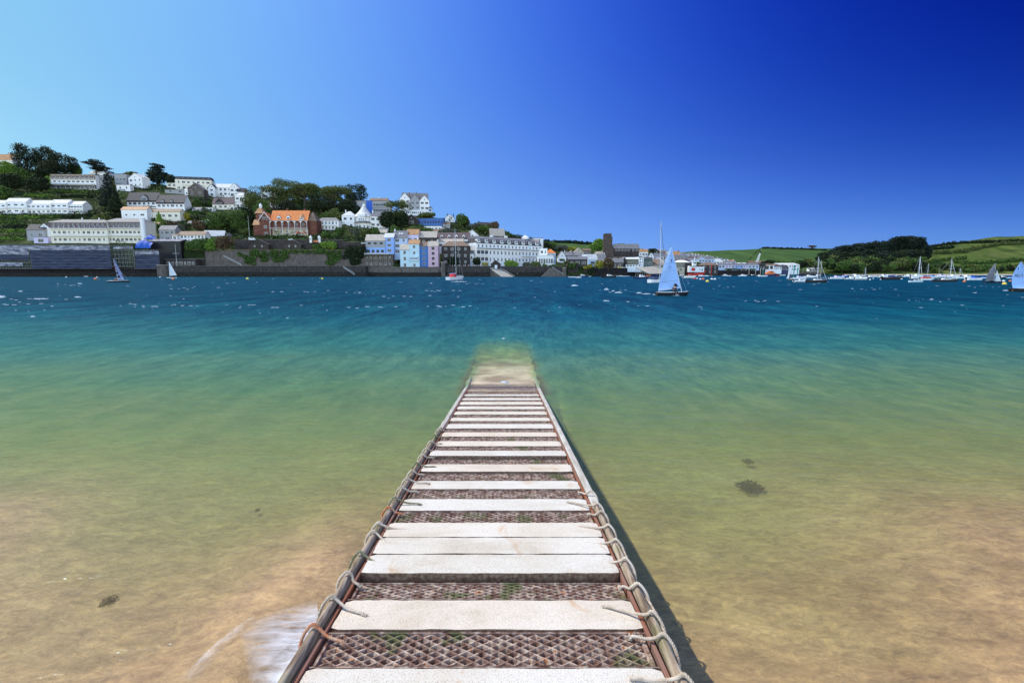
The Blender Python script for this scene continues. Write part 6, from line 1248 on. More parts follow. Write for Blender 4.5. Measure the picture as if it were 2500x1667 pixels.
# clipped garden hedges on the left hill
for i, (a, b, row, h, lf) in enumerate([(120, 250, 470, 7, 'leaf_mid'), (60, 130, 480, 6, 'leaf_bright'), (150, 235, 482, 6, 'leaf_dark'), (0, 100, 532, 6, 'leaf_bright'), (90, 165, 532, 7, 'leaf_mid'), (0, 60, 545, 8, 'leaf_mid'), (10, 85, 556, 7, 'leaf_dark'), (0, 70, 566, 6, 'leaf_bright'), (150, 210, 534, 9, 'leaf_dark'), (0, 60, 585, 6, 'leaf_bright'), (210, 300, 530, 9, 'leaf_dark'), (455, 500, 520, 6, 'leaf_mid'), (460, 515, 536, 6, 'leaf_dark'), (470, 520, 552, 5, 'leaf_bright'), (470, 540, 500, 8, 'leaf_mid'), (400, 470, 560, 6, 'leaf_dark')]):
    hedge_line([(a, row), (b, row + 1)], h, ['clipped hedge row just below the white flats', 'bright hedge below the mid green tree', 'dark hedge two rows below the white flats', 'bright hedge under the left half of the long terrace', 'hedge under the middle of the long terrace', 'second hedge down at the left edge', 'third hedge down, dark, at the left edge', 'fourth hedge down at the left edge', 'dark hedge under the right end of the long terrace', 'lowest hedge above the scaffolding', 'dark hedge above the hotel chimneys', 'hedge below the dark roofed building', 'dark hedge beside the golden shrub', 'bright low hedge left of the big green tree', 'hedge below the white skyline houses', 'dark hedge above the grey white house'][i], town_z, TOWN, lf, 20 + i)
# ivy on the retaining wall
for i, (a, b, r0, r1) in enumerate([(585, 655, 612, 648), (663, 700, 613, 645), (784, 830, 612, 646), (840, 890, 612, 648), (700, 790, 612, 618)]):
    D = 422; lob = []; r = random.Random(i)
    for k in range(26):
        px = r.uniform(a, b); u = r.random(); row = r0 + (r1 - r0) * u * (1 - .5 * abs((px - (a + b) / 2) / ((b - a) / 2))); q = at(px, row, D); lob.append((q.x, D - .2, q.z, 2.4, .5, 2.0))
    V, Q = leaf_cloud(lob, int((b - a) * (r1 - r0) * 1.1), .5, 70 + i); c = np.array(lob[0][:3])
    tag(link('ivy', np_mesh('ivy', V - c, Q, 'leaf_mid' if i != 3 else 'leaf_dark'), None, tuple(c)), ['wide ivy mass hanging on the left of the tall retaining wall', 'ivy tongue right of the wide ivy mass', 'ivy column below the bright lawn shrubs', 'dark ivy at the right end of the retaining wall', 'thin ivy fringe along the top of the retaining wall'][i], 'ivy')
# general scrub of the hillside
r = np.random.default_rng(5); lob = []
for k in range(5200):
    px = r.uniform(-120, 1320); e = lerp_tab(TOWN, px); u = r.uniform(0.02, 1.12); Y = e[2] + (e[3] - e[2]) * u; z = town_z(px, Y); X = (px - 1250) / F / (CT + ((z - H) / Y * F + 165.5) / F * ST) * Y; w = r.uniform(.8, 3.4) if k % 9 else r.uniform(3, 5.5)
    pr_ = 668 - (z - H) / Y * F
    if any(a < px < b and c < pr_ - 3 and pr_ < d + 2.5 for a, b, c, d in HB): continue
    lob.append((X, Y, z + w * .3, w * 1.3, w, w * .75))
lo = np.array(lob); rng3 = np.random.default_rng(8)
for nm, sel, lf in (('a', slice(0, None, 4), 'leaf_mid'), ('b', slice(1, None, 2), 'leaf_dark'), ('c', slice(2, None, 4), 'leaf_olive')):
    V, Q = leaf_cloud(lo[sel], 22 * len(lo[sel]), .62, 90 + ord(nm)); tag(link('hillside_scrub', np_mesh('scrub', V, Q, lf)), kind='stuff')
# ================================================================== people
def skin_obj(name, verts, edges, radii, mat, parent, sub=1):
    me = bpy.data.meshes.new(name); me.from_pydata(verts, edges, []); me.materials.append(MATS[mat]); o = link(name, me, parent)
    md = o.modifiers.new('skin', 'SKIN'); md.use_smooth_shade = True
    for i, rr_ in enumerate(radii): me.skin_vertices[0].data[i].radius = (rr_, rr_)
    me.skin_vertices[0].data[0].use_root = True
    s_ = o.modifiers.new('sub', 'SUBSURF'); s_.levels = sub; s_.render_levels = sub
    return o
def person(label, loc, rz=0, pose='stand', top='navy_paint', legs='dark_cloth', tilt=0, hair='dark_cloth'):
    t = thing('person', label, 'person', loc, rz); k = 1
    if pose == 'stand': J = [(0, 0, .93), (0, 0, 1.18), (0, .01, 1.42), (0, 0, 1.53), (0, -.02, 1.68), (-.09, 0, .88), (-.10, -.01, .5), (-.11, .02, .08), (-.11, -.14, .03), (.09, 0, .88), (.11, .01, .5), (.12, .02, .08), (.12, -.12, .03), (-.19, .01, 1.40), (-.25, .02, 1.13), (-.22, -.08, .88), (.19, .01, 1.40), (.26, 0, 1.13), (.23, -.10, .9)]
    else: J = [(0, 0, .12), (0, .02, .36), (0, 0, .60), (0, -.03, .72), (0, -.06, .87), (-.1, -.02, .10), (-.13, -.42, .22), (-.13, -.55, -.14), (-.13, -.68, -.16), (.1, -.02, .10), (.13, -.42, .2), (.13, -.56, -.14), (.13, -.70, -.16), (-.19, 0, .58), (-.27, -.13, .36), (-.15, -.34, .34), (.19, 0, .58), (.28, -.12, .36), (.2, -.34, .38)]
    Rd = [.14, .12, .13, .055, .10, .09, .06, .045, .035, .09, .06, .045, .035, .055, .042, .033, .055, .042, .033]
    E = [(0, 1), (1, 2), (2, 3), (3, 4), (0, 5), (5, 6), (6, 7), (7, 8), (0, 9), (9, 10), (10, 11), (11, 12), (2, 13), (13, 14), (14, 15), (2, 16), (16, 17), (17, 18)]
    skin_obj('body', J, E, Rd, 'skin', t)
    ti = [0, 1, 2, 13, 14, 16, 17]; mp = {a: i for i, a in enumerate(ti)}
    skin_obj('jacket', [J[a] for a in ti], [(mp[a], mp[b]) for a, b in E if a in mp and b in mp], [Rd[a] * 1.22 for a in ti], top, t)
    ti = [0, 5, 6, 7, 9, 10, 11]; mp = {a: i for i, a in enumerate(ti)}
    skin_obj('trousers', [J[a] for a in ti], [(mp[a], mp[b]) for a, b in E if a in mp and b in mp], [Rd[a] * 1.18 for a in ti], legs, t)
    h_ = J[4]; MB().lathe([(.108, h_[2] + .0), (.112, h_[2] + .05), (.09, h_[2] + .1), (.03, h_[2] + .13)], (h_[0], h_[1] + .015), 10).build('hair', hair, t, smooth=True)
    return t
def text_mesh(s_, size, mat):
    cu = bpy.data.curves.new('t', 'FONT'); cu.body = s_; cu.size = size; cu.extrude = .004; o = bpy.data.objects.new('t', cu); C.objects.link(o)
    bpy.context.view_layer.update(); me = bpy.data.meshes.new_from_object(o.evaluated_get(bpy.context.evaluated_depsgraph_get())); bpy.data.objects.remove(o)
    me.materials.clear(); me.materials.append(MATS[mat]); me.transform(Matrix.Rotation(PI / 2, 4, 'X')); return me

# ================================================================== boats
def hull_mesh(L, B, Hh, sheer=.25, transom=.7, mats=('white_paint', 'deck_teak'), band=None, dr=.25):
    mb = MB(); N = 14; ring = []
    for i in range(N + 1):
        t = i / N; x = -L / 2 + L * t; b = B / 2 * (transom + (1 - transom) * math.sin(PI / 2 * min(1, t / .45))) * ((1 - ((t - .45) / .55) ** 2.3) if t > .45 else 1); b = max(b, .015)
        h = Hh * (1 + sheer * (t - .25) ** 2 * 1.6); rk = (L * .06) * max(0, (t - .7) / .3) ** 2
        pts = [(0, -dr * (1 - t ** 4)), (b * .7, -dr * .55 * (1 - t ** 4)), (b * .93, .08), (b * .98, h * .72), (b, h)]
        ring.append([(x + rk * (z / Hh if z > 0 else 0), y, z) for y, z in pts])
    V = [p for r_ in ring for p in r_] + [(p[0], -p[1], p[2]) for r_ in ring for p in r_]; o = (N + 1) * 5
    f, m_ = [], []
    for i in range(N):
        for j in range(4): 
            f.append((i * 5 + j, (i + 1) * 5 + j, (i + 1) * 5 + j + 1, i * 5 + j + 1)); m_.append(1 if (band and j == 3) else 0); f.append((o + i * 5 + j, o + i * 5 + j + 1, o + (i + 1) * 5 + j + 1, o + (i + 1) * 5 + j)); m_.append(1 if (band and j == 3) else 0)
        f.append((i * 5 + 4, (i + 1) * 5 + 4, o + (i + 1) * 5 + 4, o + i * 5 + 4)); m_.append(1)
    f.append((0, 1, 2, 3, 4, o + 4, o + 3, o + 2, o + 1)); m_.append(0)
    mb.v, mb.f, mb.m = V, f, m_; return mb
def base(label, px, row, cat, yaw=0, group=None, heel=0):
    D = water_y(row); q = at(px, row, D); t = thing({'sailing dinghy': 'sailing_dinghy', 'yacht': 'yacht', 'motorboat': 'motorboat', 'inflatable boat': 'inflatable_boat', 'rowing boat': 'rowing_boat'}.get(cat, 'boat'), label, cat, (q.x, q.y, 0), yaw, group)
    if heel: t.rotation_euler = (heel, 0, yaw)
    return t, D / F, D
def sail_surf(luff0, luff1, clew, roach, belly, nu=16, nv=10, head=.04):
    a, b, c = Vector(luff0), Vector(luff1), Vector(clew); V = []
    hd = b + (c - a).normalized() * head * (b - a).length
    for i in range(nu + 1):
        u = i / nu; P = a.lerp(b, u); Q = c.lerp(hd, u) + (c - a).normalized() * roach * math.sin(PI * min(1, u * 1.05)) ** .8
        for j in range(nv + 1):
            v = j / nv; p = P.lerp(Q, v); p.y += belly * math.sin(PI * v) * math.sin(PI * (.12 + .8 * u)); V.append(p)
    f = [(i * (nv + 1) + j, i * (nv + 1) + j + 1, (i + 1) * (nv + 1) + j + 1, (i + 1) * (nv + 1) + j) for i in range(nu) for j in range(nv)]
    k = len(V); V = V + [p + Vector((0, .012, 0)) for p in V]; f += [tuple(k + q for q in x)[::-1] for x in f]
    return V, f, nv
def sailing(label, px, row, Lpx, yaw, mast_px, sail, hull='white_paint', deck='deck_teak', jib=None, crew=(), belly=.3, number=None, seams=True, window=True, group=None, roach=.10, H0=.34, boomoff=.1, mastc='aluminium'):
    """mast_px: (foot dx, foot up, top dx, top up); sail: (material, clew dx, clew up) in photo pixels from the middle of the waterline"""
    t, s, D = base(label, px, row, 'sailing dinghy', 0, group); L = Lpx * s
    ho = hull_mesh(L, L * .36, H0 * L / 4, .2, .75, (hull, deck)); h = ho.build('hull', [hull, deck], t, smooth=False); h.rotation_euler = (0, 0, yaw)
    MB().tube([(-L * .48, -L * .13, H0 * L / 4 + .03), (0, -L * .17, H0 * L / 4 + .03), (L * .3, -L * .11, H0 * L / 4 + .05), (L * .5, 0, H0 * L / 4 + .09)], .03, 5).build('gunwale', deck, t, rz=yaw)
    f0 = Vector((mast_px[0] * s, 0, mast_px[1] * s)); f1 = Vector((mast_px[2] * s, 0, mast_px[3] * s)); MB().tube([f0, f0.lerp(f1, .5), f1], [.05, .045, .03], 7).build('mast', mastc, t)
    m, cx, cz = sail; d0 = f0.lerp(f1, boomoff); V, f, nv = sail_surf(d0 + Vector((-.03, 0, 0)), f1.lerp(f0, .015), (cx * s, 0, cz * s), roach * (f1 - f0).length, -belly)
    so = MB().add(V, f).build('sail', m, t, smooth=True)
    cl = Vector((cx * s, 0, cz * s)); MB().tube([d0 - Vector((0, 0, .05)), cl - Vector((0, 0, .06))], .035, 6).build('boom', mastc, t)
    if seams:
        for u in (3, 7, 10, 13):
            MB().tube([V[u * (nv + 1) + j] + Vector((0, -.02, 0)) for j in range(nv + 1)], .012 if D < 90 else .03, 4).build('batten', 'pale_net' if m != 'lilac_sailcloth' else 'net_sheet', so)
    if window:
        w0, w1, w2 = [V[i * (nv + 1) + j] + Vector((0, -.03, 0)) for i, j in ((0, 1), (2, 2), (0, 5))]; w0 = w0 + Vector((0, 0, .12)); w2 = w2 + Vector((0, 0, .14))
        MB().add([w0, w2, w1], [(0, 1, 2), (2, 1, 0)]).build('sail_window', 'net_sheet', so)
    if jib:
        jm, tx, tz, hx, hz, kx, kz = jib; V2, f2, _ = sail_surf((tx * s, 0, tz * s), (hx * s, 0, hz * s), (kx * s, 0, kz * s), 0, -belly * .6, 10, 6, .02); MB().add(V2, f2).build('jib', jm, t, smooth=True)
    if number: number(so, V, nv, s)
    MB().tube([f0.lerp(f1, .75), (L * .5 * math.cos(yaw), L * .5 * math.sin(yaw) - .02, H0 * L / 4)], .012 if D < 90 else .025, 4).build('forestay', 'grey_metal', t)
    MB().box(-L * .5 - .06, -L * .5, -.02, .02, -.2, .35).build('rudder', 'wood', t, rz=yaw)
    for (dx, lab_, top) in crew:
        person(lab_, (t.location.x + dx * s, D - .12, H0 * L / 4 - .05), .2, 'sit', top, 'dark_cloth')
    return t, s, D
def squiggle(so, c, r_, mat='black_paint', flip=1, w=.022):
    pts = [c + Vector((flip * r_ * x, -.05, r_ * z)) for x, z in ((.5, 1), (.05, .8), (-.05, .3), (.1, 0), (.05, -.4), (-.25, -.85), (-.6, -1))]
    MB().tube(catmull(pts, 5), [w * (.4 + 1.2 * math.sin(PI * i / 30)) for i in range(31)], 5).build('sail_emblem', mat, so)
def num_big(so, V, nv, s):
    squiggle(so, V[11 * (nv + 1) + 4], .20); squiggle(so, V[8 * (nv + 1) + 5] + Vector((-.05, 0, .12)), .17, 'navy_paint', -1, .015)
def num_right(so, V, nv, s):
    squiggle(so, V[12 * (nv + 1) + 6], .24); o = link('sail_number', text_mesh('4613', .62, 'black_paint'), so, V[7 * (nv + 1) + 8] + Vector((-.15, -.12, .1)))
def num_left(so, V, nv, s):
    for k, z in ((5, 0), (2, 0)):
        c = V[k * (nv + 1) + 5] + Vector((0, -.1, 0)); r_ = .52
        MB().add([c + Vector((-r_, 0, -r_ * .5)), c + Vector((r_ * .7, 0, -r_ * .5)), c + Vector((-.05, 0, r_))], [(0, 1, 2), (2, 1, 0)]).build('sail_emblem', 'red_paint', so)
    for k in (8, 10): c = V[k * (nv + 1) + 5] + Vector((0, -.1, 0)); MB().box(-.5, .35, -.01, .01, -.09, .09).build('sail_emblem', 'maroon_cloth', so, tuple(c))

sailing('large single sailed dinghy heeling close by with a pale blue sail', 1640, 721.5, 76, .06, (24, 9, -6, 116), ('sailcloth', -33, 13), 'black_paint', 'white_paint', crew=((5, 'person in dark clothes crouching in the near pale blue sailed dinghy', 'dark_cloth'),), belly=.35, number=num_big, H0=.42, roach=.035)
sailing('sailing dinghy with a lilac sail and red marks at the left', 291, 689, 46, .05, (-2, 3, -8, 56), ('lilac_sailcloth', 13, 6), 'black_paint', 'white_paint', crew=((-8, 'person in a dark red jacket steering the lilac sailed dinghy', 'maroon_cloth'), (-5, 'second person in dark clothes in the lilac sailed dinghy', 'dark_cloth')), belly=.5, number=num_left, H0=.3, roach=.02)
sailing('small dinghy with a bright white triangular sail near the round turret', 420, 679, 22, .0, (-6, 2, -4, 39), ('white_sailcloth', 12, 7), 'white_paint', 'black_paint', belly=.3, window=False, seams=False, crew=((8, 'person in black in the small white sailed dinghy', 'black_paint'),), H0=.28, roach=.0)
sailing('sailing boat seen end on with a tall narrow white sail among the right moorings', 1929, 684.5, 24, .9, (-4, 2, 1, 36), ('white_sailcloth', -9, 4), 'black_paint', 'white_paint', belly=.3, window=False, seams=False, H0=.4, roach=.0, crew=((4, 'person in the boat with the tall narrow white sail', 'lilac_paint'),))
sailing('dinghy with a grey mainsail and a small white jib', 2424, 690.5, 42, .02, (3, 4, 0, 47), ('grey_sailcloth', -18, 5), 'black_paint', 'black_paint', jib=('white_sailcloth', 20, 2, 6, 30, 5, 4), belly=.3, window=False, H0=.28, crew=((-5, 'person low in the grey sailed dinghy', 'dark_cloth'),), roach=.10)
sailing('large dinghy with a pale blue sail numbered 4613 cut by the right edge', 2512, 712, 78, -.02, (22, 9, -29, 72), ('sailcloth', -38, 6), 'black_paint', 'white_paint', belly=-.35, number=num_right, H0=.42, roach=.13, boomoff=.05)

def yacht(label, px, row, Lpx, yaw, mast, hull='white_paint', deck='white_paint', stay=True, cover='white_paint', Hk=.09, B=.3, furl=True, cabin=.42, dodger=None, mast2=None, group=None, spread=True, mastx=.08):
    t, s, D = base(label, px, row, 'yacht', yaw, group); L = Lpx * s / max(.35, abs(math.cos(yaw))); h = L * Hk
    hull_mesh(L, L * B, h, .3, .6, (hull, deck)).build('hull', [hull, deck], t); z = h + .02
    MB().prism([(-L * .12, z - .1), (L * .22, z + .02), (L * .2, z + .05 * L), (-L * .1, z + .055 * L)], -L * B * .28, L * B * .28).build('cabin', 'white_paint', t)
    MB().prism([(-L * .08, z + .02 * L), (L * .15, z + .025 * L), (L * .14, z + .04 * L), (-L * .07, z + .042 * L)], -L * B * .285, L * B * .285).build('cabin_window', 'dark_glass', t)
    MB().tube([(-L * .47, -L * B * .33, z + .5), (-L * .2, -L * B * .46, z + .5), (L * .2, -L * B * .40, z + .55), (L * .46, 0, z + .8)], .03, 4).tube([(-L * .47, L * B * .33, z + .5), (-L * .2, L * B * .46, z + .5), (L * .2, L * B * .40, z + .55), (L * .46, 0, z + .8)], .03, 4).build('guard_rail', 'grey_metal', t)
    mh = mast * s; x = L * mastx; r_ = max(.09, .22 * s)
    MB().tube([(x, 0, z - .3), (x - .01 * mh, 0, z + mh * .5), (x - .025 * mh, 0, z + mh)], [r_, r_, r_ * .7], 7).build('mast', 'aluminium', t)
    if spread: MB().tube([(x, -L * B * .42, z + mh * .52), (x, L * B * .42, z + mh * .52)], r_ * .4, 5).build('spreader', 'aluminium', t)
    MB().tube([(x - .2, 0, z + .085 * L + .5), (-L * .36, 0, z + .085 * L + .4)], [.14, .18], 7).build('sail_cover', cover, t)
    st = MB()
    for y in (-1, 1): st.tube([(x - .1, y * L * B * .46, z), (x, y * L * B * .42, z + mh * .52), (x - .02 * mh, 0, z + mh * .97)], max(.015, .06 * s), 4)
    st.tube([(-L * .49, 0, z), (x - .025 * mh, 0, z + mh)], max(.015, .05 * s), 4); st.build('rigging', 'grey_metal', t)
    if stay: MB().tube([(L * .5, 0, h * 1.2), (x - .022 * mh, 0, z + mh * .93)], max(.05, .22 * s) if furl else .03, 6).build('furled_jib', cover if furl else 'grey_metal', t)
    if dodger: MB().prism([(-L * .26, z), (-L * .1, z), (-L * .1, z + .10 * L), (-L * .22, z + .11 * L)], -L * B * .33, L * B * .33).build('dodger', dodger, t)
    if mast2: MB().tube([(-L * .3, 0, z - .2), (-L * .31, 0, z + mast2 * s)], r_ * .7, 6).build('mizzen_mast', 'wood', t)
    MB().tube([(-L * .5 - .02, 0, -.3), (-L * .5 - .05, 0, h)], .05, 5).build('rudder', hull, t)
    return t, s, L
yacht('white yacht moored stern on with a red dodger and tall bare mast', 1112, 683.5, 30, R(62), 112, 'white_paint', 'white_paint', True, 'lilac_paint', .11, .34, furl=False, dodger='red_paint', mastx=.05)
yacht('white hulled yacht with a tall mast behind the near blue sail', 1606, 690, 52, R(35), 138, 'white_paint', 'white_paint', True, 'navy_paint', .12, .32, furl=True, mastx=.1, dodger='navy_paint')
yacht('black hulled yacht with white cabin and mast at the right moorings', 1993, 690, 50, R(3), 55, 'black_paint', 'white_paint', True, 'white_paint', .12, .26, mastx=.04)
yacht('small pale green hulled gaff yacht with a gull white cap on its mast', 2236, 689, 34, R(4), 58, 'cyan_wall', 'wood', True, 'white_paint', .11, .3, mastx=.16)
yacht('long black hulled ketch with a brown mast and white furled sails', 2307, 688, 58, R(2), 50, 'black_paint', 'white_paint', True, 'white_paint', .09, .24, mastx=.2, mast2=30)
yacht('small yacht with a thin brown mast in the crowded right moorings', 2110, 681, 22, R(5), 26, 'black_paint', 'white_paint', False, 'white_paint', .12, .3)
yacht('white sloop in the background with a thin grey mast', 2262, 679.5, 22, R(5), 32, 'white_paint', 'white_paint', False, 'blue_paint', .12, .3)
yacht('white yacht far back beside the white ketch masts', 2340, 680, 26, R(-5), 22, 'white_paint', 'white_paint', True, 'white_paint', .1, .3)

def motor(label, px, row, Lpx, yaw=0.0, hull='white_paint', deck='white_paint', cab='white_paint', kind='cuddy', group=None, cat='motorboat', eng=True, Hk=.13):
    t, s, D = base(label, px, row, cat, yaw, group); L = Lpx * s / max(.4, abs(math.cos(yaw))); B = .34; h = L * Hk
    if kind == 'rib':
        b = L * .17; P = [(-L * .5, -b, h * .8), (0, -b * 1.05, h * .8), (L * .3, -b * .8, h * .95), (L * .5, 0, h * 1.25), (L * .3, b * .8, h * .95), (0, b * 1.05, h * .8), (-L * .5, b, h * .8)]
        MB().tube(catmull([Vector(p) for p in P], 4), L * .055, 8).build('tube', hull, t, smooth=True); hull_mesh(L * .94, L * .3, h * .7, .1, .8).build('hull', ['white_paint', 'grey_rubber'], t)
        MB().prism([(-L * .08, h * .7), (L * .04, h * .7), (0, h * 2.1), (-L * .05, h * 2.1)], -L * .06, L * .06).build('console', deck, t)
    else:
        hull_mesh(L, L * B, h, .35, .85, (hull, deck)).build('hull', [hull, deck], t)
        if kind in ('cuddy', 'launch'):
            k = .11 if kind == 'cuddy' else .16; MB().prism([(-L * .1, h), (L * .32, h * 1.15), (L * .14, h + L * k * .55), (L * .02, h + L * k), (-L * .1, h + L * k)], -L * B * .36, L * B * .36).build('cabin', cab, t)
            MB().prism([(-L * .07, h + L * k * .45), (L * .08, h + L * k * .45), (L * .02, h + L * k * .85), (-L * .07, h + L * k * .85)], -L * B * .37, L * B * .37).build('cabin_window', 'dark_glass', t)
        elif kind == 'cover':
            MB().prism([(-L * .45, h), (L * .3, h), (L * .1, h + L * .13), (-L * .3, h + L * .10)], -L * B * .4, L * B * .4).build('canvas_cover', cab, t)
        elif kind == 'open':
            for x in (-.25, .05): MB().box(L * x - .12, L * x + .12, -L * B * .42, L * B * .42, h * 1.003, h * 1.14).build('thwart', 'wood', t)
    if eng: MB().box(-L * .5 - L * .05, -L * .5 + .01, -L * .035, L * .035, h * .3, h * 1.55).build('outboard', 'black_paint', t)
    return t
ml = [ # px,row,L,yaw,hull,deck,cab,kind,label
 (1396, 677.5, 16, 0, 'white_paint', 'grey_rubber', 'navy_paint', 'cover', 'small boat under a dark blue cover at the ribbed harbour wall'), (1421, 676.6, 28, 0, 'navy_paint', 'white_paint', 'white_paint', 'cuddy', 'dark blue workboat with white wheelhouse at the ribbed wall'), (1412, 678.5, 14, .1, 'white_paint', 'white_paint', 'white_paint', 'rib', 'small white inflatable before the dark blue workboat'),
 (1438, 675.3, 10, 0, 'white_paint', 'white_paint', 'white_paint', 'open', 'little white tender right of the blue workboat'), (1456, 674.6, 14, .2, 'white_paint', 'grey_rubber', 'white_paint', 'cuddy', 'white boat left of the long black launch'), (1466, 674.9, 12, 0, 'pale_net', 'white_paint', 'white_paint', 'rib', 'grey inflatable beside the black launch'), (1486, 678, 34, 0, 'black_paint', 'white_paint', 'white_paint', 'cuddy', 'long black launch with white seats before the ribbed wall'),
 (1504, 675.0, 10, .3, 'cyan_wall', 'white_paint', 'white_paint', 'rib', 'pale tender right of the black launch'), (1514, 674.8, 12, 0, 'white_paint', 'white_paint', 'white_paint', 'cuddy', 'white runabout at the foot of the harbour wall'), (1524, 675.0, 10, 0, 'white_paint', 'white_paint', 'white_paint', 'open', 'small open white boat at the foot of the harbour wall'), (1532, 675.0, 10, .4, 'lilac_paint', 'white_paint', 'white_paint', 'open', 'small lilac boat right of the open white one'),
 (1545, 673.6, 18, 0, 'white_paint', 'white_paint', 'white_paint', 'cuddy', 'white motor cruiser near the slipway bridge'), (1565, 680.5, 34, 0, 'navy_paint', 'white_paint', 'white_paint', 'launch', 'dark blue hulled launch with a white cabin left of the yacht'), (1583, 675.6, 12, 0, 'red_paint', 'white_paint', 'orange_paint', 'cover', 'small orange and white covered boat behind the launch'),
 (1662, 673.8, 14, 0, 'white_paint', 'white_paint', 'white_paint', 'cuddy', 'white boat just right of the near blue sail'), (1680, 674.0, 12, 0, 'white_paint', 'white_paint', 'white_paint', 'open', 'white tender below the red and white ship'), (1683, 679.5, 30, .12, 'white_paint', 'grey_rubber', 'white_paint', 'rib', 'white inflatable with people before the red and white ship'), (1712, 674.8, 14, 0, 'white_paint', 'white_paint', 'white_paint', 'cover', 'white covered boat on the pontoon'), (1724, 674.6, 12, 0, 'white_paint', 'white_paint', 'white_paint', 'cuddy', 'second white boat on the pontoon'),
 (1770, 673.5, 14, .5, 'white_paint', 'white_paint', 'white_paint', 'cuddy', 'white boat with raised bow left of the ladder posts'), (1779, 674.2, 12, 0, 'white_paint', 'white_paint', 'white_paint', 'open', 'low white skiff near the wharf'), (1795, 672.8, 16, 0, 'white_paint', 'white_paint', 'white_paint', 'open', 'row of low white tenders by the wharf wall'), (1813, 674.4, 20, 0, 'white_paint', 'white_paint', 'white_paint', 'cuddy', 'white cabin cruiser before the pastel cottages'), (1836, 674.2, 16, 0, 'black_paint', 'white_paint', 'white_paint', 'cuddy', 'black hulled cabin cruiser before the pastel cottages'),
 (1853, 674.0, 12, 0, 'cyan_wall', 'white_paint', 'white_paint', 'launch', 'pale blue fishing boat by the green post'), (1863, 675.2, 20, 0, 'white_paint', 'white_paint', 'white_paint', 'open', 'long low white boat at the green post'), (1895, 674.4, 14, 0, 'red_paint', 'black_paint', 'white_paint', 'open', 'low red and black boat right of the lifeboat'), (1910, 672.8, 14, 0, 'white_paint', 'white_paint', 'white_paint', 'open', 'white tender near the tall white building'),
 (1950, 681.8, 34, 0, 'white_paint', 'white_paint', 'lilac_paint', 'cuddy', 'white motor yacht behind the black hulled yacht, left part'), (1974, 677.5, 26, 0, 'white_paint', 'white_paint', 'white_paint', 'cuddy', 'white cruiser behind the black hulled yacht'), (1996, 676.0, 22, 0, 'navy_paint', 'white_paint', 'white_paint', 'cuddy', 'navy hulled cruiser behind the yacht mast'), (1952, 689, 28, .05, 'white_paint', 'white_paint', 'white_paint', 'rib', 'white tender towed at the stern of the black hulled yacht'),
 (2042, 681, 34, 0, 'white_paint', 'white_paint', 'lilac_paint', 'cuddy', 'white motorboat with pale blue hull stripe, leftmost of the right moorings'), (2040, 671.6, 16, 0, 'white_paint', 'white_paint', 'white_paint', 'open', 'low white boat near the beach end'), (2062, 676.2, 16, 0, 'blue_paint', 'white_paint', 'lilac_paint', 'cover', 'blue covered boat in the right moorings'), (2078, 681.8, 28, 0, 'white_paint', 'white_paint', 'white_paint', 'cuddy', 'white cruiser with black trim in the moorings'),
 (2090, 678.0, 28, 0, 'white_paint', 'white_paint', 'white_paint', 'launch', 'tall white cruiser behind the trimmed one'), (2101, 683, 30, 0, 'white_paint', 'white_paint', 'white_paint', 'rib', 'pale inflatable before the tall white cruiser'), (2086, 672.6, 16, 0, 'white_paint', 'white_paint', 'white_paint', 'cuddy', 'small white boat close to the beach'), (2135, 676.5, 26, 0, 'white_paint', 'white_paint', 'white_paint', 'open', 'long low white boat left of the white day cruiser'), (2157, 677.2, 26, 0, 'white_paint', 'white_paint', 'white_paint', 'launch', 'white day cruiser behind the black speedboat'),
 (2176, 683, 44, 0, 'black_paint', 'white_paint', 'navy_paint', 'cuddy', 'sleek black and white speedboat in front of the moorings'), (2168, 673.4, 14, 0, 'white_paint', 'white_paint', 'white_paint', 'cuddy', 'tiny white boat behind the day cruiser'), (2184, 674.0, 12, 0, 'white_paint', 'white_paint', 'blue_paint', 'cover', 'little blue covered boat right of the day cruiser'), (2218, 676.0, 26, 0, 'white_paint', 'white_paint', 'white_paint', 'cuddy', 'white cruiser left behind the pale green yacht'), (2238, 677.6, 30, 0, 'white_paint', 'white_paint', 'white_paint', 'launch', 'white cruiser right behind the pale green yacht'),
 (2262, 684, 32, 0, 'white_paint', 'white_paint', 'red_paint', 'cover', 'white boat with a red cover between the yachts'), (2276, 678.0, 26, 0, 'white_paint', 'white_paint', 'blue_paint', 'cuddy', 'white cruiser with a blue top left of the ketch'), (2296, 677.4, 34, 0, 'white_paint', 'white_paint', 'lilac_paint', 'cuddy', 'white motor cruiser behind the ketch bow'), (2326, 677.6, 30, 0, 'white_paint', 'white_paint', 'white_paint', 'cuddy', 'white motor cruiser behind the ketch masts'),
 (2360, 680, 30, 0, 'white_paint', 'white_paint', 'white_paint', 'launch', 'white cruiser right of the ketch'), (2378, 684, 38, 0, 'white_paint', 'white_paint', 'blue_paint', 'cuddy', 'long white motorboat with a blue canopy'), (2360, 673.6, 16, 0, 'white_paint', 'orange_paint', 'white_paint', 'open', 'small cream boat drawn close to the rocks'), (2404, 679.6, 16, 0, 'white_paint', 'white_paint', 'blue_paint', 'cover', 'white boat with a blue cover left of the grey sail'), (2448, 678.6, 20, 0, 'black_paint', 'white_paint', 'white_paint', 'cuddy', 'small dark boat right of the white jib'), (2467, 679.4, 16, 0, 'white_paint', 'white_paint', 'blue_paint', 'cover', 'blue covered boat left of the numbered sail'),
 (1270, 675.8, 18, .1, 'black_paint', 'wood', 'white_paint', 'open', 'dark open boat tied at the foot of the hotel sea wall'), (211, 675.6, 10, 0, 'white_paint', 'white_paint', 'white_paint', 'open', 'tiny white skiff under the scaffolding wall'), (-3, 727, 26, 0, 'white_paint', 'lilac_paint', 'lilac_paint', 'cuddy', 'white stern of a boat just entering at the left edge')]
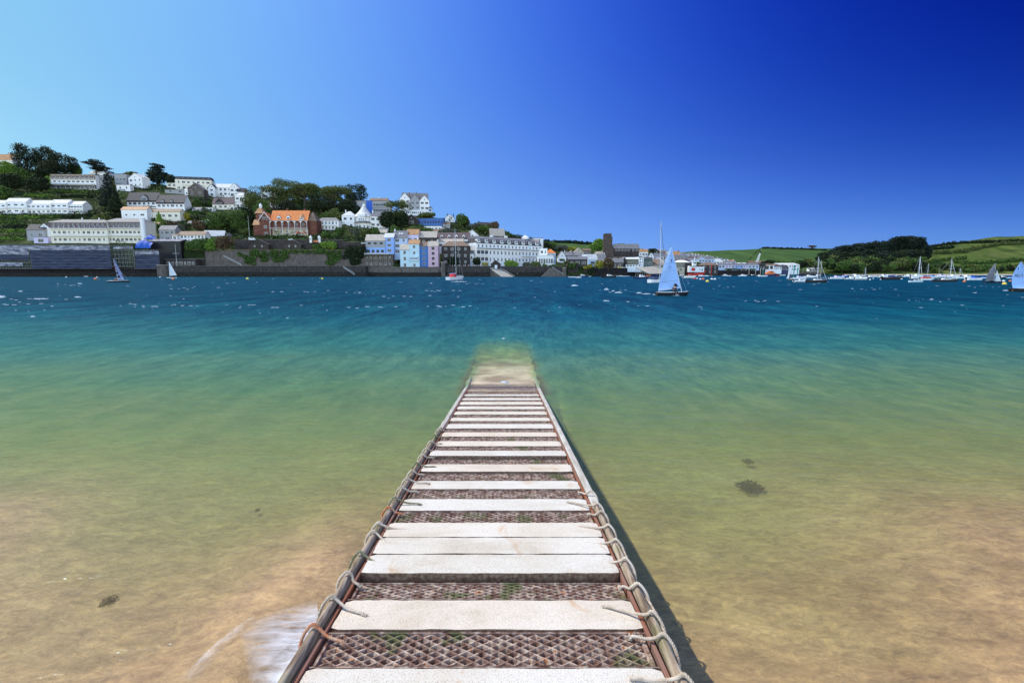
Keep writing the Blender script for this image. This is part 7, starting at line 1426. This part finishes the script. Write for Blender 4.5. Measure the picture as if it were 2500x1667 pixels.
for px, row, L_, yw, hu, dk, cb, kd, lab in ml: motor(lab, px, row, L_, yw, hu, dk, cb, kd, cat='inflatable boat' if kd == 'rib' else 'motorboat' if kd in ('cuddy', 'launch', 'cover') else 'rowing boat', eng=kd != 'open')
# red and white ship
D = 555; q = at(1698, 673, D); s = D / F; L = 40 * s
t = thing('ship', 'red and white ship with tall white upperworks lying at the quay', 'ship', (q.x, D, 0)); hull_mesh(L * .98, L * .34, 6.5 * s, 1.2, .8, ('red_paint', 'white_paint'), dr=.6).build('hull', ['red_paint', 'white_paint'], t)
MB().prism([(-L * .48, 9 * s), (L * .42, 9 * s), (L * .42, 11 * s), (-L * .30, 22 * s), (-L * .45, 24 * s)], -L * .15, L * .15).build('forecastle', 'white_paint', t); MB().box(-L * .32, -L * .1, -L * .16, L * .16, 12 * s, 19 * s).build('red_panel', 'red_paint', t)
MB().box(-L * .1, L * .45, -L * .13, L * .13, 9 * s, 21 * s).box(-L * .14, L * .47, -L * .15, L * .15, 21.003 * s, 22 * s).build('wheelhouse', 'white_paint', t)
for i in range(3): link('window', win_mesh(2.0, 2.2), t, (L * (.03 + .15 * i), -L * .13, 12 * s))
MB().box(-L * .22, -L * .02, -2, 2, 24 * s, 34 * s).box(-L * .26, L * .02, -2.6, 2.6, 34.01 * s, 36 * s).build('bridge_tower', 'white_paint', t); MB().tube([(-L * .1, 0, 34 * s), (-L * .1, 0, 47 * s)], [.4, .2], 6).box(-L * .2, 0, -.2, .2, 40 * s, 41 * s).build('mast', 'white_paint', t)
link('window', win_mesh(3.2, 1.6), t, (-L * .12, -2.01, 29 * s))
# orange lifeboat
D = 480; q = at(1880, 674, D); s = D / F; L = 26 * s; t = thing('lifeboat', 'orange lifeboat with a rounded deckhouse and navy hull', 'lifeboat', (q.x, D, 0)); hull_mesh(L, L * .3, 5 * s, .5, .8, ('navy_paint', 'orange_paint'), dr=.5).build('hull', ['navy_paint', 'orange_paint'], t)
MB().prism([(-L * .42, 5 * s), (L * .34, 5.5 * s), (L * .36, 8 * s), (L * .2, 12.5 * s), (-L * .08, 13 * s), (-L * .4, 8 * s)], -L * .12, L * .12).build('deckhouse', 'orange_paint', t); MB().prism([(-L * .05, 8.5 * s), (L * .2, 8.5 * s), (L * .14, 11 * s), (-L * .02, 11 * s)], -L * .122, L * .122).build('cabin_window', 'dark_glass', t)
MB().tube([(0, 0, 12 * s), (-L * .03, 0, 19 * s)], .15, 6).build('mast', 'white_paint', t)
# pontoons, posts and link bridge
def pontoon(label, px0, px1, row, w=3):
    D = water_y(row); a, b = at(px0, row, D), at(px1, row, D); t = thing('pontoon', label, 'pontoon', (a.x, D, 0)); L = b.x - a.x; MB().box(0, L, 0, w, .25, .6).build('deck', 'grey_wood', t)
    for i in range(int(L / 6) + 1): MB().box(6 * i, min(L, 6 * i + 3.5), .2, w - .2, -.4, .25 - .003).build('float', 'concrete', t)
pontoon('floating pontoon at the foot of the red and white ship', 1648, 1740, 674.4); pontoon('narrow dark pontoon along the ribbed harbour wall', 1372, 1396, 675.6); pontoon('long pontoon before the pastel cottages', 1762, 1868, 672.9)
for px, top, row, m_, lab in [(1736, 649, 673.5, 'red_paint', 'tall red mooring post before the stone harbour house'), (1862, 658, 675, 'green_paint', 'tall green post left of the lifeboat'), (1937, 647, 680, 'green_paint', 'green mooring post behind the narrow white sail'), (1946, 653, 680, 'green_paint', 'green mooring post with a pale lamp right of the narrow sail'), (1700, 657, 673.5, 'black_paint', 'black pile left of the pontoon ramp'), (1712, 656, 673.5, 'black_paint', 'second black pile on the pontoon'), (1722, 656, 673.5, 'black_paint', 'third black pile on the pontoon'),
  (1810, 660, 673.0, 'concrete', 'pale post before the middle cottage'), (1828, 657, 673.0, 'concrete', 'white topped post before the mauve cottage'), (1844, 660, 673, 'concrete', 'pale post before the long blue cottage'), (1856, 658, 673, 'concrete', 'pale post at the end of the cottages'), (1960, 645, 668.5, 'concrete', 'thin white pole left of the little beach'), (2003, 640, 678, 'grey_wood', 'thin dark pile right of the yacht mast')]:
    D = min(water_y(row), 640) if row > 669 else 800; q = at(px, row, D); t = thing('mooring_post', lab, 'post', (q.x, D, 0)); h_ = zrow(top, D); r_ = max(.22, .7 * D / F); MB().tube([(0, 0, -2), (0, 0, h_)], r_, 8).build('shaft', m_, t); MB().lathe([(r_ * 1.25, h_ + .003), (r_ * 1.1, h_ + .35), (.1, h_ + .8)], n=8).build('cap', 'white_paint' if m_ in ('concrete', 'green_paint') else m_, t)
a, b = at(1553, 653, 470), at(1606, 668, 455); t = thing('link_bridge', 'broad pale boarded ramp sloping from the quay to the moored boats', 'ramp', a); d = b - a
MB().add([(0, 0, 0), (18, 2, 1.2), (d.x + 10, d.y, d.z + .6), (d.x - 9, d.y - 4, d.z), (0, 0, -.5), (18, 2, .7), (d.x + 10, d.y, d.z), (d.x - 9, d.y - 4, d.z - .5)], [(3, 2, 1, 0), (4, 5, 6, 7), (0, 1, 5, 4), (1, 2, 6, 5), (2, 3, 7, 6), (3, 0, 4, 7)]).build('deck', 'grey_wood', t); MB().tube([(0, -.1, 1), (d.x - 9, d.y - 4.1, d.z + 1)], .1, 5).tube([(18, 2, 2.2), (d.x + 10, d.y, d.z + 1.6)], .1, 5).build('handrail', 'white_paint', t)
for i in range(7): u = i / 6; x = (d.x - 9) * u; MB().tube([(x, (d.y - 4) * u, -a.z - 1), (x, (d.y - 4) * u, d.z * u - .3)], .22, 6).build('pile', 'grey_wood', t)

# buoys
def buoy(px, row, wpx, mat, label):
    D = water_y(row); q = at(px, row, D); r_ = wpx * D / F / 2; t = thing('buoy', label, 'buoy', (q.x, D, 0)); MB().lathe([(r_ * .3, -r_ * .5), (r_ * .9, -r_ * .1), (r_, r_ * .35), (r_ * .8, r_ * .85), (r_ * .3, r_ * 1.15)], n=14).build('float', mat, t, smooth=True); MB().tube([(0, 0, r_ * 1.1), (0, 0, r_ * 1.5)], r_ * .12, 6).build('ring', 'grey_metal', t)
for px, row, w, m_, lab in [(233, 682.5, 7, 'orange_paint', 'orange buoy left of the lilac sail'), (162, 677.5, 4, 'white_paint', 'small white buoy left of the tiny skiff'), (237, 678, 4, 'white_paint', 'small white buoy above the left orange buoy'), (423, 682.5, 7, 'orange_paint', 'orange buoy just under the white sailed dinghy'), (391, 677.6, 4, 'white_paint', 'white buoy by the turret foot'),
  (604.5, 682, 7, 'yellow_paint', 'yellow orange buoy below the red villa lawn'), (787, 681.5, 6, 'yellow_paint', 'small yellow buoy below the domed huts'), (1697, 682, 6, 'red_paint', 'red and white buoy left of the buoy line'), (1702, 680.6, 4, 'white_paint', 'white buoy right of the red one'), (1710, 682.5, 5, 'white_paint', 'third buoy of the line, white'), (1717, 682.5, 6, 'orange_paint', 'salmon buoy in the line'), (1738, 682.6, 6, 'white_paint', 'left of the two paired white buoys'), (1745.5, 682.8, 6, 'white_paint', 'right of the two paired white buoys'), (1727, 688.3, 8, 'yellow_paint', 'large yellow buoy below the buoy line'),
  (2124, 683.5, 4, 'white_paint', 'white buoy below the trimmed cruiser'), (2132, 680.5, 3, 'white_paint', 'tiny white buoy right of the inflatable'), (2201, 682, 4, 'white_paint', 'white buoy right of the speedboat'), (2150, 683, 3, 'white_paint', 'white buoy left of the speedboat'), (2354, 688.5, 6, 'orange_paint', 'orange buoy right of the ketch'), (2450, 687.4, 6, 'white_paint', 'white buoy right of the white jib'), (2452, 694.5, 9, 'yellow_paint', 'yellow buoy left of the numbered sail'), (2466, 687.0, 5, 'orange_paint', 'pinkish buoy near the numbered sail')]: buoy(px, row, w, m_, lab)
# people ashore
for px, row, D, top, lab in [(1263, 671, 413, 'white_paint', 'person in white standing at the foot of the steps by the dark boat'), (1214, 655, 413.2, 'blue_paint', 'person in blue at the white doors of the boat shed'), (1446, 672, 418, 'red_paint', 'person in red on the pontoon by the ribbed wall')]:
    q = at(px, row, D); person(lab, (q.x, q.y, q.z - .2), .3, 'stand', top)
cols = ['white_paint', 'red_paint', 'white_paint', 'blue_paint', 'tan_wall', 'white_paint', 'dark_cloth', 'lilac_paint']
for i in range(20):
    px = 1099 + i * 4.6 + (i * 37 % 5) * .4; q = at(px, 650.5, 413.5); person('person standing on the sea wall behind the moored yacht, %s from the left' % ORD[i], (q.x, q.y, q.z - .2), (i * 1.3) % 2 - 1, 'stand', cols[i % 8], 'white_paint' if i % 3 else 'dark_cloth')['group'] = 'people along the sea wall'
for i, px in enumerate((600, 640, 662, 690, 712, 735, 751)):
    q = at(px, 585.5, 448.5); person('person standing on the terrace below the red villa, %s from the left' % ORD[i], (q.x, q.y, q.z - .2), .5 * i, 'stand', cols[i], 'dark_cloth')['group'] = 'people on the villa terrace'
for i in range(9): q = at(1674 + i * 2.6, 678.6, water_y(679.5)); person('person in dark clothes aboard the white inflatable, %s from its stern' % ORD[i], (q.x, q.y, .5), i * .4, 'sit', ['dark_cloth', 'maroon_cloth', 'navy_paint'][i % 3])['group'] = 'people in the white inflatable'

# ================================================================== on the water: whitecaps, glints, foam, weed
two_tone('whitecap', (0.34, 0.44, 0.50), (0.70, 0.75, 0.80), 3, 0.8)
rr = random.Random(77); wc_ = MB(); nwc = 0
def cap(px, row, wpx, hpx):
    D = water_y(row); s = D / F; q = at(px, row, D); w = wpx * s; h = hpx * s; N_ = 10; V = []
    for i in range(N_ + 1):
        u = i / N_ * 2 - 1; k = max(0, 1 - u * u) * rr.uniform(.35, 1); x = q.x + u * w / 2; dy = rr.uniform(-.3, .3) * w * .25
        V += [(x, D + dy - w * .12 * k, .01), (x, D + dy, .03 + h * k), (x, D + dy + w * .15 * k, .01)]
    wc_.add(V, [(3 * i + j, 3 * i + 3 + j, 3 * i + 4 + j, 3 * i + 1 + j) for i in range(N_) for j in range(2)])
for i in range(170):
    row = 679 + 100 * rr.random() ** 1.5; px = rr.uniform(-10, 2510)
    cap(px, row, 1.2 + 9 * rr.random() ** 3, .12 + .6 * rr.random() ** 3)
for cx_, cr, n_ in [(90, 731, 9), (420, 704, 6), (700, 712, 7), (860, 716, 6), (1160, 692, 8), (1060, 709, 9), (1480, 711, 6), (2100, 706, 8), (2240, 732, 6), (1850, 735, 7), (2400, 700, 6), (560, 690, 6), (150, 698, 7), (980, 725, 5), (1750, 700, 5)]:
    for i in range(n_): cap(cx_ + rr.gauss(0, 34), cr + rr.gauss(0, 1.6), rr.uniform(1.5, 9), .1 + .5 * rr.random() ** 2)
for i in range(44): px = (40, 330, 470, 640, 900, 1090)[i % 6] + rr.gauss(0, 45); cap(px, 744 + rr.gauss(0, 2.5) + px * .006, rr.uniform(2, 12), rr.uniform(.06, .25))
for px, row, w, h in [(1403, 698, 18, 4), (1481, 708, 14, 5), (1510, 715, 20, 2.5), (1497, 711, 8, 2), (1560, 716, 14, 2.5), (1578, 718, 22, 1.5), (1600, 720, 16, 2.5), (195, 693, 12, 2), (1650, 722, 18, 4), (1620, 722, 14, 3), (1480, 735, 16, 2), (50, 712, 12, 3), (100, 730, 34, 2), (190, 726, 18, 2), (2480, 711, 30, 3.5), (2455, 710, 14, 2), (270, 686, 22, 1.2), (80, 774, 12, 3), (1230, 828, 10, 3), (1120, 688, 40, 1.2), (8, 726, 16, 5), (1230, 934, 18, 1.4), (1238, 937, 10, 1), (1160, 964, 26, 1), (1174, 962, 14, 1)]: cap(px, row, w, h)
for i in range(0):
    row = rr.uniform(880, 1500); px = rr.choice((rr.uniform(0, 640), rr.uniform(1650, 2500))); cap(px, row, rr.uniform(3, 8), rr.uniform(.08, .25))
tag(wc_.build('whitecaps', 'whitecap', smooth=True), kind='stuff')

leaf_mat('weed_brown', (0.22, 0.14, 0.065), (0.28, 0.18, 0.08), (0.33, 0.22, 0.10))
def wpt(px, row): q = at(px, row, water_y(row)); return Vector((q.x, q.y, 0))
def foam_patch(A, B, NU, NV, fn, name, su, sv, curl=0):
    V, cov, fl = [], [], []
    for i in range(NU + 1):
        u = i / NU; k = u * (len(A) - 1); i0 = min(int(k), len(A) - 2); a = A[i0].lerp(A[i0 + 1], k - i0); b = B[i0].lerp(B[i0 + 1], k - i0)
        for j in range(NV + 1): v = j / NV; p = a.lerp(b, v); c_, z = fn(u, v, p); cov.append(c_); V.append((p.x, p.y, z)); fl += [u * su + curl * v * v, v * sv, su]
    me = np_mesh(name, V, grid_quads(NU + 1, NV + 1), 'foam', True); at2 = me.attributes.new('cover', 'FLOAT', 'POINT'); at2.data.foreach_set('value', np.array(cov, dtype=np.float32))
    a3 = me.attributes.new('flow', 'FLOAT_VECTOR', 'POINT'); a3.data.foreach_set('vector', np.array(fl, dtype=np.float32)); tag(link(name, me), kind='stuff')
foam_patch([wpt(775, 1485), wpt(780, 1540), wpt(770, 1610), wpt(740, 1740)], [wpt(650, 1530), wpt(585, 1590), wpt(600, 1650), wpt(620, 1740)], 70, 70,
           lambda u, v, p: ((.9 + .9 * u) * math.sin(PI * min(.62, .02 + u)) ** .8 * (1 - v ** 1.3) ** .8 * (1 - .25 * v), max(0, -depth_at(p.x, p.y)) + .02 + .035 * (1 - v) * (1 + .5 * fbm(u * 9, v * 2, 1, 2))), 'foam', 13, 1.6)
foam_patch([wpt(640, 1545), wpt(590, 1590), wpt(540, 1630), wpt(480, 1700)], [wpt(600, 1545), wpt(550, 1580), wpt(495, 1622), wpt(430, 1680)], 60, 14,
           lambda u, v, p: (.30 * math.sin(PI * v) * math.sin(PI * u) ** .5, max(0, -depth_at(p.x, p.y)) + .012 + .03 * math.sin(PI * v)), 'wavelet_foam', 9, 2.5)
for px, row, w, h, lf, lab in [(627, 1213, 12, 9, 'leaf_dark', 'small dark weed tuft left of the jetty'), (1832, 1154, 70, 22, 'leaf_dark', 'largest dark green weed patch right of the jetty'), (1829, 1090, 30, 12, 'leaf_dark', 'smaller dark weed patch beyond the largest one'), (264, 1452, 36, 18, 'weed_brown', 'faint brown weed tuft at lower left'), 
   ]:
    q = wpt(px, row); s = q.y / F; d_ = depth_at(q.x, q.y); wq = w * s * .5; lob = [(x * wq, y * wq * 1.6, 0, wq * .5, wq * .9 * h / w * 2, .02) for x, y in ((0, 0), (-.5, .1), (.5, -.1), (.3, .3), (-.3, -.3))]
    V, Q = leaf_cloud(lob, 700, wq * .07, int(px)); t = link('seaweed', np_mesh('seaweed', V, Q, lf), None, (q.x, q.y, -max(.02, d_ * .75))); tag(t, lab, 'seaweed')
